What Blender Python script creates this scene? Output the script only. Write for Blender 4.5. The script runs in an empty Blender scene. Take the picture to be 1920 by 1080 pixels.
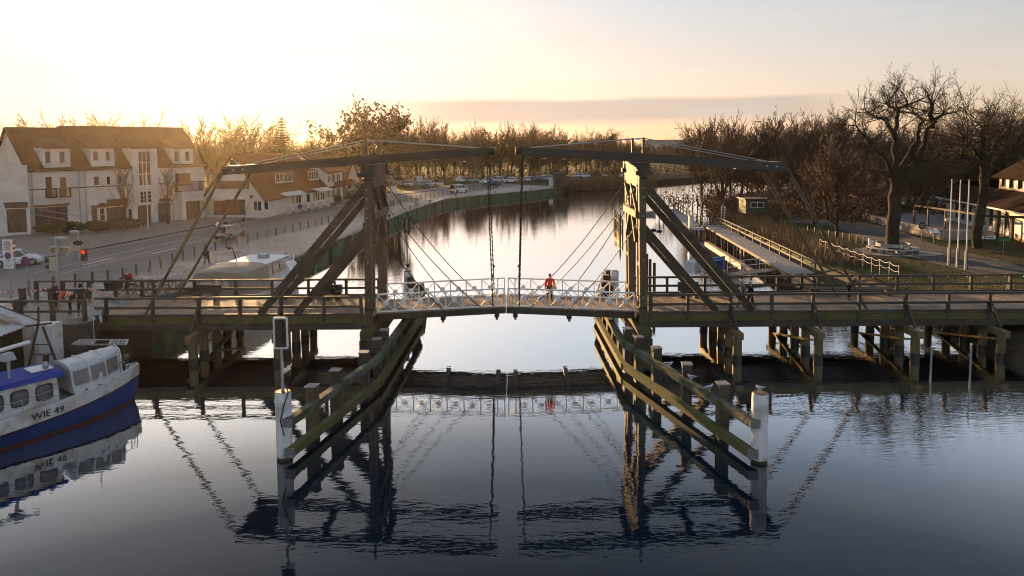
import bpy, bmesh, math, random
from mathutils import Vector, Matrix
SC = bpy.context.scene
COL = SC.collection
PI = math.pi
rad = math.radians
V = Vector
# ------------------------------------------------------------------ camera model
FPX, CX, CY, HC = 1300., 960., 363., 12.4
PITCH, ROLL = rad(4.1), rad(-0.4)
cam_d = bpy.data.cameras.new('camera')
cam = bpy.data.objects.new('camera', cam_d)
COL.objects.link(cam)
CM = Matrix.Rotation(PI/2 - PITCH, 3, 'X') @ Matrix.Rotation(ROLL, 3, 'Z')
cam.matrix_world = Matrix.Translation((0, 0, HC)) @ CM.to_4x4()
cam_d.sensor_width = 36.
cam_d.lens = FPX/1920*36
cam_d.shift_y = (CY-540)/1920.
cam_d.clip_start = .1
cam_d.clip_end = 6000
SC.camera = cam
def ray(x, y):
    return CM @ V(((x-CX)/FPX, -(y-CY)/FPX, -1.))
def PZ(x, y, z):                       # survey helper: the point of height z seen at a photo pixel
    d = ray(x, y); t = (z-HC)/d.z
    return V((d.x*t, d.y*t, z))
def PY(x, y, Yw):                      # survey helper: the point of depth Yw
    d = ray(x, y); t = Yw/d.y
    return V((d.x*t, Yw, HC+d.z*t))
# ------------------------------------------------------------------ mesh builder
class MB:
    def __init__(s):
        s.v = []; s.f = []; s.m = []; s.mi = 0
    def add(s, vs, fs):
        o = len(s.v); s.v += [tuple(p) for p in vs]
        for f in fs:
            s.f.append(tuple(i+o for i in f)); s.m.append(s.mi)
        return s
    def hexa(s, b, t):                 # bottom ring, top ring (same count, ccw from above)
        n = len(b)
        fs = [tuple(reversed(range(n))), tuple(range(n, 2*n))]
        fs += [(i, (i+1) % n, n+(i+1) % n, n+i) for i in range(n)]
        return s.add(list(b)+list(t), fs)
    def box(s, c, d, rz=0.):
        x, y, z = d[0]/2, d[1]/2, d[2]/2
        R = Matrix.Rotation(rz, 3, 'Z'); c = V(c)
        q = [(-x, -y), (x, -y), (x, y), (-x, y)]
        return s.hexa([c+R@V((a, b, -z)) for a, b in q], [c+R@V((a, b, z)) for a, b in q])
    def bx(s, x0, x1, y0, y1, z0, z1):
        return s.box(((x0+x1)/2, (y0+y1)/2, (z0+z1)/2), (abs(x1-x0), abs(y1-y0), abs(z1-z0)))
    def beam(s, p0, p1, w, h, up=(0, 0, 1), tw=1., th=1.):   # timber of width w, height h; tapers to tw, th
        p0, p1 = V(p0), V(p1); d = (p1-p0).normalized(); u = V(up)
        a = d.cross(u)
        if a.length < 1e-4: a = d.cross(V((0, 1, 0)))
        a.normalize(); u = a.cross(d).normalized()
        r = lambda p, w, h: [p-a*w/2-u*h/2, p+a*w/2-u*h/2, p+a*w/2+u*h/2, p-a*w/2+u*h/2]
        return s.hexa(list(reversed(r(p0, w, h))), list(reversed(r(p1, w*tw, h*th))))
    def tube(s, pts, r, n=8, cap=True):
        pts = [V(p) for p in pts]
        if not isinstance(r, (list, tuple)): r = [r]*len(pts)
        o = len(s.v); a = None
        for i, p in enumerate(pts):
            d = (pts[min(i+1, len(pts)-1)]-pts[max(i-1, 0)])
            d = d.normalized() if d.length > 1e-9 else V((0, 0, 1))
            if a is None:
                a = d.cross(V((0, 0, 1)) if abs(d.z) < .9 else V((1, 0, 0))).normalized()
            else:
                a = (a-d*a.dot(d)); a = a.normalized() if a.length > 1e-6 else d.orthogonal().normalized()
            b = d.cross(a)
            for k in range(n):
                t = 2*PI*k/n
                s.v.append(tuple(p+(a*math.cos(t)+b*math.sin(t))*r[i]))
        for i in range(len(pts)-1):
            for k in range(n):
                k2 = (k+1) % n
                s.f.append((o+i*n+k, o+i*n+k2, o+i*n+n+k2, o+i*n+n+k)); s.m.append(s.mi)
        if cap:
            s.f.append(tuple(o+k for k in reversed(range(n)))); s.m.append(s.mi)
            e = o+(len(pts)-1)*n
            s.f.append(tuple(e+k for k in range(n))); s.m.append(s.mi)
        return s
    def lathe(s, prof, c=(0, 0, 0), n=16):     # profile of (radius, z)
        c = V(c)
        return s.tube([c+V((0, 0, z)) for r, z in prof], [max(r, .001) for r, z in prof], n)
    def ball(s, c, r, n=8, sc=(1, 1, 1)):
        c = V(c); o = len(s.v); m = max(4, n//2+1)
        for i in range(m+1):
            t = PI*i/m
            for k in range(n):
                q = 2*PI*k/n
                s.v.append(tuple(c+V((r*sc[0]*math.sin(t)*math.cos(q), r*sc[1]*math.sin(t)*math.sin(q), r*sc[2]*math.cos(t)))))
        for i in range(m):
            for k in range(n):
                k2 = (k+1) % n
                s.f.append((o+i*n+k, o+i*n+n+k, o+i*n+n+k2, o+i*n+k2)); s.m.append(s.mi)
        return s
    def prism(s, poly, ax, t0, t1):            # poly in the two other axes, extruded along ax ('x','y','z')
        f = {'x': lambda a, b, t: (t, a, b), 'y': lambda a, b, t: (a, t, b), 'z': lambda a, b, t: (a, b, t)}[ax]
        return s.hexa([f(a, b, t0) for a, b in poly], [f(a, b, t1) for a, b in poly])
    def quad(s, *p):
        return s.add(p, [tuple(range(len(p)))])
    def slab(s, p, t):                         # thick polygon
        p = [V(q) for q in p]; n = (p[1]-p[0]).cross(p[-1]-p[0]).normalized()
        return s.hexa([q-n*t for q in p], p)
    def loft(s, rings, closed=True, cap=True):
        n = len(rings[0]); o = len(s.v)
        for r in rings: s.v += [tuple(p) for p in r]
        for i in range(len(rings)-1):
            for k in range(n if closed else n-1):
                k2 = (k+1) % n
                s.f.append((o+i*n+k, o+i*n+k2, o+i*n+n+k2, o+i*n+n+k)); s.m.append(s.mi)
        if cap and closed:
            s.f.append(tuple(o+k for k in reversed(range(n)))); s.m.append(s.mi)
            e = o+(len(rings)-1)*n
            s.f.append(tuple(e+k for k in range(n))); s.m.append(s.mi)
        return s
    def xf(s, M):
        s.v = [tuple(M @ V(p)) for p in s.v]; return s
    def build(s, name, mat, parent=None, smooth=False, world=True, fix=True):
        me = bpy.data.meshes.new(name)
        vs = s.v
        if parent is not None and world:
            M = wm(parent).inverted(); vs = [tuple(M @ V(p)) for p in vs]
        me.from_pydata(vs, [], s.f)
        for mm in (mat if isinstance(mat, (list, tuple)) else [mat]): me.materials.append(mm)
        if any(s.m):
            for p, i in zip(me.polygons, s.m): p.material_index = i
        if smooth:
            for p in me.polygons: p.use_smooth = True
        if fix and len(s.f) < 30000:
            bm = bmesh.new(); bm.from_mesh(me); bmesh.ops.recalc_face_normals(bm, faces=bm.faces); bm.to_mesh(me); bm.free()
        if smooth and len(s.f) < 30000:
            try: me.set_sharp_from_angle(angle=rad(50))
            except Exception: pass
        me.update()
        o = bpy.data.objects.new(name, me); COL.objects.link(o)
        if parent is not None: o.parent = parent
        return o
def wm(o):
    M = Matrix.Translation(o.location) @ o.rotation_euler.to_matrix().to_4x4() @ Matrix.Diagonal((*o.scale, 1))
    return (wm(o.parent) @ M) if o.parent else M
def tag(o, label, cat, group=None, kind=None):
    if label: o['label'] = label
    if cat: o['category'] = cat
    if group: o['group'] = group
    if kind: o['kind'] = kind
    return o
def thing(name, label, cat, loc=(0, 0, 0), rz=0., group=None):
    o = bpy.data.objects.new(name, None); COL.objects.link(o)
    o.empty_display_size = .2
    o.location = loc; o.rotation_euler = (0, 0, rz)
    return tag(o, label, cat, group)
def kids(o): return list(o.children)
def tree_of(o): return (o, [tree_of(c) for c in kids(o)])
def dup(t, loc=None, rz=None, label=None, group=None, sc=None):
    def cp(n, parent):
        c = n[0].copy(); COL.objects.link(c); c.parent = parent
        for k in n[1]: cp(k, c)
        return c
    c = cp(tree_of(t), None)
    if loc is not None: c.location = loc
    if rz is not None: c.rotation_euler = (0, 0, rz)
    if label: c['label'] = label
    if group: c['group'] = group
    if sc: c.scale = (sc, sc, sc) if not isinstance(sc, tuple) else sc
    return c
def setting(o):
    o['kind'] = 'structure'; return o
# ------------------------------------------------------------------ materials
def new_mat(name):
    m = bpy.data.materials.new(name); m.use_nodes = True
    nt = m.node_tree; b = nt.nodes['Principled BSDF']
    return m, nt, b
def N(nt, typ, **kw):
    n = nt.nodes.new(typ)
    for k, v in kw.items():
        if k in n.inputs: n.inputs[k].default_value = v
        else: setattr(n, k, v)
    return n
def mat(name, c0, c1=None, rough=.7, scale=3., stretch=(1, 1, 1), bump=0., bscale=None, metal=0., spec=.5, detail=6., lo=.35, hi=.65, c2=None, s2=1., alpha=1., trans=0.):
    m, nt, b = new_mat(name)
    b.inputs['Roughness'].default_value = rough
    b.inputs['Metallic'].default_value = metal
    b.inputs['Specular IOR Level'].default_value = spec
    if alpha < 1: b.inputs['Alpha'].default_value = alpha
    if trans: b.inputs['Transmission Weight'].default_value = trans
    c1 = c1 or tuple(v*.72 for v in c0)
    tc = N(nt, 'ShaderNodeTexCoord'); mp = N(nt, 'ShaderNodeMapping')
    mp.inputs['Scale'].default_value = stretch
    nt.links.new(tc.outputs['Object'], mp.inputs['Vector'])
    nz = N(nt, 'ShaderNodeTexNoise', Scale=scale, Detail=detail, Roughness=.6)
    nt.links.new(mp.outputs[0], nz.inputs['Vector'])
    r = N(nt, 'ShaderNodeValToRGB')
    r.color_ramp.elements[0].position = lo; r.color_ramp.elements[1].position = hi
    r.color_ramp.elements[0].color = (*c0, 1); r.color_ramp.elements[1].color = (*c1, 1)
    nt.links.new(nz.outputs['Fac'], r.inputs[0])
    col = r.outputs[0]
    if c2:
        n2 = N(nt, 'ShaderNodeTexNoise', Scale=s2, Detail=5.)
        nt.links.new(tc.outputs['Object'], n2.inputs['Vector'])
        r2 = N(nt, 'ShaderNodeValToRGB')
        r2.color_ramp.elements[0].position = .48; r2.color_ramp.elements[1].position = .62
        nt.links.new(n2.outputs['Fac'], r2.inputs[0])
        mx = N(nt, 'ShaderNodeMix', data_type='RGBA')
        nt.links.new(r2.outputs[0], mx.inputs[0]); nt.links.new(col, mx.inputs[6]); mx.inputs[7].default_value = (*c2, 1)
        col = mx.outputs[2]
    nt.links.new(col, b.inputs['Base Color'])
    if bump:
        bn = N(nt, 'ShaderNodeTexNoise', Scale=bscale or scale*3, Detail=4.)
        nt.links.new(mp.outputs[0], bn.inputs['Vector'])
        bp = N(nt, 'ShaderNodeBump', Strength=bump, Distance=.05)
        nt.links.new(bn.outputs['Fac'], bp.inputs['Height']); nt.links.new(bp.outputs[0], b.inputs['Normal'])
    return m
def emis(name, col, st):
    m, nt, b = new_mat(name)
    b.inputs['Base Color'].default_value = (*col, 1)
    b.inputs['Emission Color'].default_value = (*col, 1); b.inputs['Emission Strength'].default_value = st
    return m
M = {}
M['wood'] = mat('weathered_timber', (.034, .025, .018), (.066, .049, .036), .75, 2.2, (1, 1, 1), .35, 9, c2=(.07, .066, .038), s2=.7)
M['woodx'] = mat('timber_along', (.04, .031, .024), (.076, .061, .048), .72, 3., (.25, 3, 3), .35, 7, c2=(.06, .056, .034), s2=.8)
M['woodg'] = mat('tower_timber', (.08, .058, .034), (.14, .102, .062), .7, 2.5, (3, 3, .3), .35, 6, c2=(.07, .066, .03), s2=.6)
M['deck'] = mat('deck_plank', (.24, .16, .10), (.34, .24, .155), .66, 2.5, (1, .4, 1), .3, 12, c2=(.16, .108, .07), s2=.5, spec=.45)
M['moss'] = mat('mossy_timber', (.085, .088, .020), (.12, .095, .045), .85, 2.5, (1, 1, 1), .5, 10, c2=(.07, .09, .02), s2=1.1)
M['mossg'] = mat('green_algae_timber', (.035, .055, .016), (.075, .075, .045), .85, 2., (1, 1, 1), .5, 10, c2=(.12, .13, .11), s2=1.4)
M['pile'] = mat('pile_timber', (.24, .17, .08), (.15, .105, .055), .75, 2., (3, 3, .35), .4, 6, c2=(.12, .11, .045), s2=.8)
M['wet'] = mat('wet_foot_dark_joist', (.02, .018, .013), (.03, .026, .016), .5, 3.)
M['brace'] = mat('sun_gold_brace', (.44, .30, .06), (.30, .21, .06), .8, 3., c2=(.2, .16, .05), s2=1.)  # low sun's gold painted into the brace colour
M['cap'] = mat('zinc_cap', (.24, .235, .24), (.15, .15, .16), .55, 6., metal=.3)
M['iron'] = mat('dark_iron', (.028, .026, .024), (.05, .04, .032), .55, 8., metal=.5)
M['rust'] = mat('rusty_steel', (.10, .045, .025), (.05, .03, .02), .7, 5.)
M['white'] = mat('white_paint', (.78, .78, .76), (.68, .68, .66), .5, 5.)
M['whitep'] = mat('white_pile_paint', (.78, .79, .80), (.60, .62, .63), .6, 2., (2, 2, .5), c2=(.40, .40, .36), s2=1.1)
M['railw'] = mat('white_railing_paint', (.82, .83, .85), (.72, .74, .77), .5, 6.)
M['blk'] = mat('black_plastic', (.012, .012, .013), (.02, .02, .02), .5, 5.)
M['gal'] = mat('galvanised_steel', (.38, .39, .40), (.28, .29, .30), .45, 6., metal=.4)
M['grey'] = mat('grey_paint', (.25, .26, .28), (.18, .19, .2), .5, 5.)
M['glass'] = mat('dark_window_glass', (.025, .03, .035), (.04, .045, .05), .06, 1., spec=.8)
M['plaster'] = mat('white_plaster', (.66, .64, .61), (.58, .565, .54), .9, .7, c2=(.55, .53, .50), s2=.35)
M['plasterg'] = mat('grey_beige_plaster', (.44, .42, .39), (.38, .365, .34), .9, .8)
M['frame'] = mat('white_window_frame', (.74, .73, .71), (.66, .65, .63), .5, 5.)
M['brown'] = mat('brown_frame', (.075, .045, .028), (.05, .032, .02), .6, 5.)
M['skin'] = mat('skin', (.48, .30, .21), (.42, .25, .18), .6, 8.)
M['hair'] = mat('dark_hair', (.02, .014, .01), (.03, .02, .014), .6, 20.)
def cloth(n, c): return mat(n, c, tuple(v*.75 for v in c), .9, 12., bump=.3, bscale=9)
# ------------------------------------------------------------------ light and sky
SUN_AZ, SUN_EL = rad(-24.), rad(6.9)              # azimuth from +Y towards +X
sd = V((math.sin(SUN_AZ)*math.cos(SUN_EL), math.cos(SUN_AZ)*math.cos(SUN_EL), math.sin(SUN_EL)))
sl = bpy.data.lights.new('sun', 'SUN'); sl.energy = 5.; sl.angle = rad(.6); sl.color = (1., .60, .26)
so = bpy.data.objects.new('sun', sl); COL.objects.link(so)
so.rotation_euler = sd.to_track_quat('Z', 'Y').to_euler(); so.location = (-100, 200, 60)
w = bpy.data.worlds.new('World'); SC.world = w; w.use_nodes = True
nt = w.node_tree; bg = nt.nodes['Background']
sky = N(nt, 'ShaderNodeTexSky', sky_type='NISHITA', sun_disc=False, sun_elevation=SUN_EL, sun_rotation=SUN_AZ, air_density=1.0, dust_density=1.4, ozone_density=1.2, altitude=0)
L = nt.links.new
def math_(op, a, b=None, c=None, clamp=False):
    n = N(nt, 'ShaderNodeMath', operation=op, use_clamp=clamp)
    for i, q in enumerate((a, b, c)):
        if q is None: continue
        if isinstance(q, (int, float)): n.inputs[i].default_value = q
        else: L(q, n.inputs[i])
    return n.outputs[0]
tc = N(nt, 'ShaderNodeTexCoord'); sx = N(nt, 'ShaderNodeSeparateXYZ'); L(tc.outputs['Generated'], sx.inputs[0])
el = math_('ARCSINE', sx.outputs[2]); az = math_('ARCTAN2', sx.outputs[0], sx.outputs[1])
cv = N(nt, 'ShaderNodeCombineXYZ'); L(math_('MULTIPLY', az, 3.), cv.inputs[0]); L(math_('MULTIPLY', el, 34.), cv.inputs[1])
nz = N(nt, 'ShaderNodeTexNoise', Scale=1.3, Detail=7., Roughness=.55); L(cv.outputs[0], nz.inputs['Vector'])
# one long low cloud bank, a little above the tree line
elw = math_('ADD', el, math_('MULTIPLY', math_('SUBTRACT', nz.outputs['Fac'], .5), .020))
def band(x, a, b, f0, f1):
    u = N(nt, 'ShaderNodeMapRange', interpolation_type='SMOOTHSTEP'); L(x, u.inputs[0]); u.inputs[1].default_value = a-f0; u.inputs[2].default_value = a
    d = N(nt, 'ShaderNodeMapRange', interpolation_type='SMOOTHSTEP'); L(x, d.inputs[0]); d.inputs[1].default_value = b; d.inputs[2].default_value = b+f1
    return math_('MULTIPLY', u.outputs[0], math_('SUBTRACT', 1., d.outputs[0]))
hi = N(nt, 'ShaderNodeMapRange', interpolation_type='SMOOTHSTEP'); L(el, hi.inputs[0]); hi.inputs[1].default_value = rad(2.5); hi.inputs[2].default_value = rad(17)
hs = N(nt, 'ShaderNodeHueSaturation'); L(sky.outputs[0], hs.inputs['Color']); lo2 = N(nt, 'ShaderNodeMapRange', interpolation_type='SMOOTHSTEP'); L(el, lo2.inputs[0]); lo2.inputs[1].default_value = rad(.3); lo2.inputs[2].default_value = rad(5.5); lo2.inputs[3].default_value = .70; lo2.inputs[4].default_value = .47
L(math_('ADD', lo2.outputs[0], math_('MULTIPLY', hi.outputs[0], .12)), hs.inputs['Saturation'])
tn = N(nt, 'ShaderNodeMix', data_type='RGBA'); L(hi.outputs[0], tn.inputs[0]); tn.inputs[6].default_value = (1.12, .93, .90, 1); tn.inputs[7].default_value = (.90, .965, 1.10, 1)
vm = N(nt, 'ShaderNodeVectorMath', operation='MULTIPLY'); L(hs.outputs[0], vm.inputs[0]); L(tn.outputs[2], vm.inputs[1]); 
bwn = N(nt, 'ShaderNodeRGBToBW'); L(vm.outputs[0], bwn.inputs[0])
dv = N(nt, 'ShaderNodeVectorMath', operation='SCALE'); L(vm.outputs[0], dv.inputs[0]); L(math_('DIVIDE', 2.2, math_('ADD', 1., math_('MULTIPLY', bwn.outputs[0], .235))), dv.inputs['Scale']); 
sdn = N(nt, 'ShaderNodeVectorMath', operation='DOT_PRODUCT'); L(tc.outputs['Generated'], sdn.inputs[0]); sdn.inputs[1].default_value = sd
eb = N(nt, 'ShaderNodeMapRange', interpolation_type='SMOOTHSTEP'); L(sdn.outputs['Value'], eb.inputs[0]); eb.inputs[1].default_value = .35; eb.inputs[2].default_value = -.5; eb.inputs[3].default_value = 1.; eb.inputs[4].default_value = 1.05
dv2 = N(nt, 'ShaderNodeVectorMath', operation='SCALE'); L(dv.outputs[0], dv2.inputs[0]); L(eb.outputs[0], dv2.inputs['Scale']); skyc = dv2.outputs[0]
bank = math_('MULTIPLY', band(elw, rad(2.1), rad(3.3), rad(.9), rad(.5)), band(az, rad(-4), rad(21), rad(12), rad(9)))
mx = N(nt, 'ShaderNodeMix', data_type='RGBA'); L(math_('MULTIPLY', bank, .75), mx.inputs[0]); L(skyc, mx.inputs[6]); mx.inputs[7].default_value = (3.6, 3.05, 2.7, 1)
# high thin veil
cv2 = N(nt, 'ShaderNodeCombineXYZ'); L(math_('MULTIPLY', az, 2.2), cv2.inputs[0]); L(math_('MULTIPLY', el, 12.), cv2.inputs[1])
n2 = N(nt, 'ShaderNodeTexNoise', Scale=1.6, Detail=8., Roughness=.6); L(cv2.outputs[0], n2.inputs['Vector'])
r2 = N(nt, 'ShaderNodeMapRange', interpolation_type='SMOOTHSTEP'); L(n2.outputs['Fac'], r2.inputs[0]); r2.inputs[1].default_value = .35; r2.inputs[2].default_value = .75
mx2 = N(nt, 'ShaderNodeMix', data_type='RGBA'); L(math_('MULTIPLY', r2.outputs[0], .35), mx2.inputs[0]); L(mx.outputs[2], mx2.inputs[6]); mx2.inputs[7].default_value = (5.2, 4.6, 4.1, 1)
L(mx2.outputs[2], bg.inputs['Color']); bg.inputs['Strength'].default_value = .05
SC.view_settings.view_transform = 'Standard'; SC.view_settings.look = 'None'
SC.view_settings.exposure = 1.72; SC.view_settings.gamma = 1
SC.cycles.use_denoising = True; SC.cycles.filter_width = 1.05
SC.cycles.max_bounces = 6; SC.cycles.diffuse_bounces = 2; SC.cycles.glossy_bounces = 3; SC.cycles.volume_bounces = 0
SC.cycles.transparent_max_bounces = 8
SC.cycles.caustics_reflective = False; SC.cycles.caustics_refractive = False
SC.cycles.sample_clamp_indirect = 4.
# ------------------------------------------------------------------ water
m, nt, b = new_mat('river_water'); L = nt.links.new
nt.nodes.remove(b); out = nt.nodes['Material Output']
gl = N(nt, 'ShaderNodeBsdfGlossy', Roughness=.015); gl.inputs['Color'].default_value = (1, 1, 1, 1)
df = N(nt, 'ShaderNodeBsdfDiffuse'); df.inputs['Color'].default_value = (.002, .010, .022, 1)
tc = N(nt, 'ShaderNodeTexCoord')
mp = N(nt, 'ShaderNodeMapping'); mp.inputs['Scale'].default_value = (.55, 1.5, 1); L(tc.outputs['Object'], mp.inputs['Vector'])
a1 = N(nt, 'ShaderNodeTexNoise', Scale=1.25, Detail=3., Roughness=.5); L(mp.outputs[0], a1.inputs['Vector'])
mp2 = N(nt, 'ShaderNodeMapping'); mp2.inputs['Scale'].default_value = (.8, 2.4, 1); mp2.inputs['Rotation'].default_value = (0, 0, rad(-18)); L(tc.outputs['Object'], mp2.inputs['Vector'])
a2 = N(nt, 'ShaderNodeTexNoise', Scale=2.6, Detail=2.); L(mp2.outputs[0], a2.inputs['Vector'])
# breeze patches: rougher towards the right
a3 = N(nt, 'ShaderNodeTexNoise', Scale=.06, Detail=2.); L(tc.outputs['Object'], a3.inputs['Vector'])
sx = N(nt, 'ShaderNodeSeparateXYZ'); L(tc.outputs['Object'], sx.inputs[0])
g = N(nt, 'ShaderNodeMapRange', interpolation_type='SMOOTHSTEP'); L(sx.outputs[0], g.inputs[0]); g.inputs[1].default_value = 6; g.inputs[2].default_value = 20
def ma(op, a, b_):
    n = N(nt, 'ShaderNodeMath', operation=op)
    for i, q in enumerate((a, b_)):
        if isinstance(q, (int, float)): n.inputs[i].default_value = q
        else: L(q, n.inputs[i])
    return n.outputs[0]
amp = ma('ADD', ma('MULTIPLY', g.outputs[0], .5), ma('MULTIPLY', a3.outputs['Fac'], .5))
h = ma('ADD', ma('MULTIPLY', a1.outputs['Fac'], .55), ma('MULTIPLY', ma('MULTIPLY', a2.outputs['Fac'], amp), .6))
bp = N(nt, 'ShaderNodeBump', Strength=1., Distance=.0105); L(h, bp.inputs['Height'])
L(bp.outputs[0], gl.inputs['Normal'])
lw = N(nt, 'ShaderNodeLayerWeight', Blend=.5)
cr = N(nt, 'ShaderNodeValToRGB'); cr.color_ramp.interpolation = 'LINEAR'
e = cr.color_ramp.elements
e[0].position = .44; e[0].color = (.022, .022, .022, 1); e[1].position = .78; e[1].color = (.96, .96, .96, 1)
for p_, v_ in ((.55, .13), (.60, .30), (.67, .75)):
    k_ = e.new(p_); k_.color = (v_, v_, v_, 1)
L(lw.outputs['Facing'], cr.inputs[0])
ms = N(nt, 'ShaderNodeMixShader'); L(cr.outputs[0], ms.inputs[0]); L(df.outputs[0], ms.inputs[1]); L(gl.outputs[0], ms.inputs[2])
L(ms.outputs[0], out.inputs[0])
M['water'] = m
q = MB().quad((-1500, -120, 0), (1500, -120, 0), (1500, 1800, 0), (-1500, 1800, 0))
setting(q.build('water', M['water']))
# ------------------------------------------------------------------ land
def sst(a, b, x):
    t = min(1, max(0, (x-a)/(b-a))); return t*t*(3-2*t)
def zl(x, y):                          # left bank height: quay level, rising to the bridge end
    d = math.hypot(max(0, abs(x+32)-9), max(0, abs(y-42)-4.))
    return 1.4+1.0*(1-sst(0, 13, d))
def zr(x, y):                          # right bank height
    return 1.2+1.1*(1-sst(0, 9, math.hypot(max(0, 38-x), max(0, abs(y-42.5)-4))))+.5*sst(60, 85, y)*sst(38, 52, x)
def sheet(name, lefts, rights, m, n=8, dz=0., zf=zl, kind='structure', sub=3):
    """ground strip between two polylines with equal point counts"""
    def sp(ps):
        r = []
        for i in range(len(ps)-1):
            for k in range(sub):
                t = k/sub; r.append((ps[i][0]*(1-t)+ps[i+1][0]*t, ps[i][1]*(1-t)+ps[i+1][1]*t))
        return r+[ps[-1]]
    A, B = sp(lefts), sp(rights); q = MB(); vs = []; fs = []
    for a, b_ in zip(A, B):
        for k in range(n+1):
            t = k/n; x, y = a[0]*(1-t)+b_[0]*t, a[1]*(1-t)+b_[1]*t
            vs.append((x, y, zf(x, y)+dz))
    for i in range(len(A)-1):
        for k in range(n):
            j = i*(n+1)+k; fs.append((j, j+1, j+n+2, j+n+1))
    q.add(vs, fs)
    o = q.build(name, m)
    if kind: o['kind'] = kind
    return o
M['asphalt'] = mat('asphalt', (.075, .075, .078), (.10, .098, .096), .55, 1.2, bump=.15, bscale=60, c2=(.06, .06, .064), s2=.15)
M['cobble'] = None
m, nt, b = new_mat('wet_cobbles'); L = nt.links.new
tc = N(nt, 'ShaderNodeTexCoord')
vo = N(nt, 'ShaderNodeTexVoronoi', Scale=3.2); L(tc.outputs['Object'], vo.inputs['Vector'])
no = N(nt, 'ShaderNodeTexNoise', Scale=.35, Detail=5.); L(tc.outputs['Object'], no.inputs['Vector'])
rr = N(nt, 'ShaderNodeValToRGB'); rr.color_ramp.elements[0].color = (.13, .115, .10, 1); rr.color_ramp.elements[1].color = (.30, .265, .23, 1)
rr.color_ramp.elements[0].position = .3; rr.color_ramp.elements[1].position = .7
L(no.outputs['Fac'], rr.inputs[0]); L(rr.outputs[0], b.inputs['Base Color'])
b.inputs['Roughness'].default_value = .27
bp = N(nt, 'ShaderNodeBump', Strength=1., Distance=.12, invert=True); L(vo.outputs['Distance'], bp.inputs['Height']); L(bp.outputs[0], b.inputs['Normal'])
M['cobble'] = m
M['pave'] = mat('paving', (.16, .14, .125), (.20, .18, .16), .7, 2., bump=.3, bscale=8)
M['grass'] = mat('grass', (.026, .036, .010), (.05, .046, .016), .95, 1.3, bump=.6, bscale=14, c2=(.06, .046, .02), s2=.25, spec=.15)
M['earth'] = mat('bank_earth', (.05, .042, .028), (.075, .06, .035), .95, 1.5, bump=.5, bscale=8)
M['line'] = mat('road_paint', (.55, .55, .54), (.40, .40, .40), .6, 4.)
M['concrete'] = mat('concrete', (.30, .285, .265), (.23, .22, .20), .85, 1.6, bump=.2, c2=(.18, .17, .14), s2=.6)
QUAY = [(-24.2, 45.6), (-23.4, 50), (-22.2, 60), (-21.7, 67), (-21.4, 73), (-19.4, 96), (-17.6, 116), (-14.0, 140), (-7, 150.2), (5, 164.5), (13.2, 177)]
KERB = [(-33.4, 45.6), (-32.6, 50), (-32.4, 60), (-32.2, 67), (-31.6, 73), (-27.6, 92), (-24.2, 110), (-20.6, 134), (-14.4, 150.5), (-4.5, 171), (3, 186)]
ROADF = [(-52, 45.6), (-50.5, 50), (-47.8, 60), (-46.6, 67), (-45.6, 73), (-41.5, 94), (-36.5, 112), (-32, 132), (-25, 152), (-12, 180), (-4, 196)]
sheet('quay_cobbles', KERB, QUAY, M['cobble'])
sheet('road', ROADF, KERB, M['asphalt'])
PAV = [(-75, 45.6), (-70, 55), (-66, 68), (-64, 78), (-62, 86), (-52, 98), (-44.8, 112), (-36.2, 132), (-29.5, 152), (-16, 182), (-7, 198)]
sheet('pavement', PAV, ROADF, M['pave'], dz=.10)
sheet('forecourt', [(-75, 37.0), (-75, 45.6)], [(-24.2, 38.6), (-24.2, 45.6)], M['cobble'], n=24)
setting(MB().quad((-75, 36.6, 2.39), (-34, 37.2, 2.39), (-24.2, 38.6, 2.39), (-75, 37.0, 2.39)).build('forecourt_edge', M['cobble'], fix=False))
# left hinterland and everything beyond the river
LAND = [(-1500, 30), (-75, 30), (-75, 45.6), (-70, 55), (-66, 68), (-62, 86), (-52, 98), (-44.8, 112), (-36.2, 132), (-29.5, 152), (-16, 182), (-7, 198), (3, 186), (13.2, 177), (20, 180.5), (28, 187), (34, 194), (44, 208), (66, 229), (110, 250), (200, 262), (1500, 300), (1500, 1800), (-1500, 1800)]
def land(name, poly, z, m, skirt=1.6):
    q = MB(); n = len(poly)
    q.add([(x, y, z) for x, y in poly], [tuple(range(n))])
    q.add([(x, y, z) for x, y in poly]+[(x, y, z-skirt) for x, y in poly], [(i, (i+1) % n, n+(i+1) % n, n+i) for i in range(n)])
    o = q.build(name, m); o['kind'] = 'structure'; return o
land('grass_field', LAND, 1.36, M['grass'])
# right bank, edge from the camera side round to the far bend
RB = [(29.5, 28), (29.3, 46), (29.0, 54), (28.2, 62), (28.6, 72), (29.5, 84), (30.5, 96), (32, 108), (36, 122), (44, 140), (60, 158), (90, 172), (160, 185)]
RO = [(120, 28), (120, 46), (120, 54), (120, 62), (120, 72), (120, 84), (120, 96), (120, 108), (120, 122), (125, 140), (130, 158), (150, 165), (170, 180)]
sheet('riverside_lawn', RB, RO, M['grass'], n=48, zf=lambda x, y: zr(x, y), sub=4)
q = MB(); pts = RB; 
for (x0, y0), (x1, y1) in zip(RB[:-1], RB[1:]):
    z0, z1 = zr(x0, y0), zr(x1, y1)
    q.quad((x0, y0, z0), (x1, y1, z1), (x1-1.6, y1, -.5), (x0-1.6, y0, -.5))
setting(q.build('riverbank', M['earth'], fix=False))
q = MB().quad((170, 20, 1.1), (1500, 20, 1.1), (1500, 290, 1.1), (170, 180, 1.1)).quad((120, 20, 1.15), (170, 20, 1.15), (170, 180, 1.15), (120, 130, 1.15))
setting(q.build('far_field', M['grass']))
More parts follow.
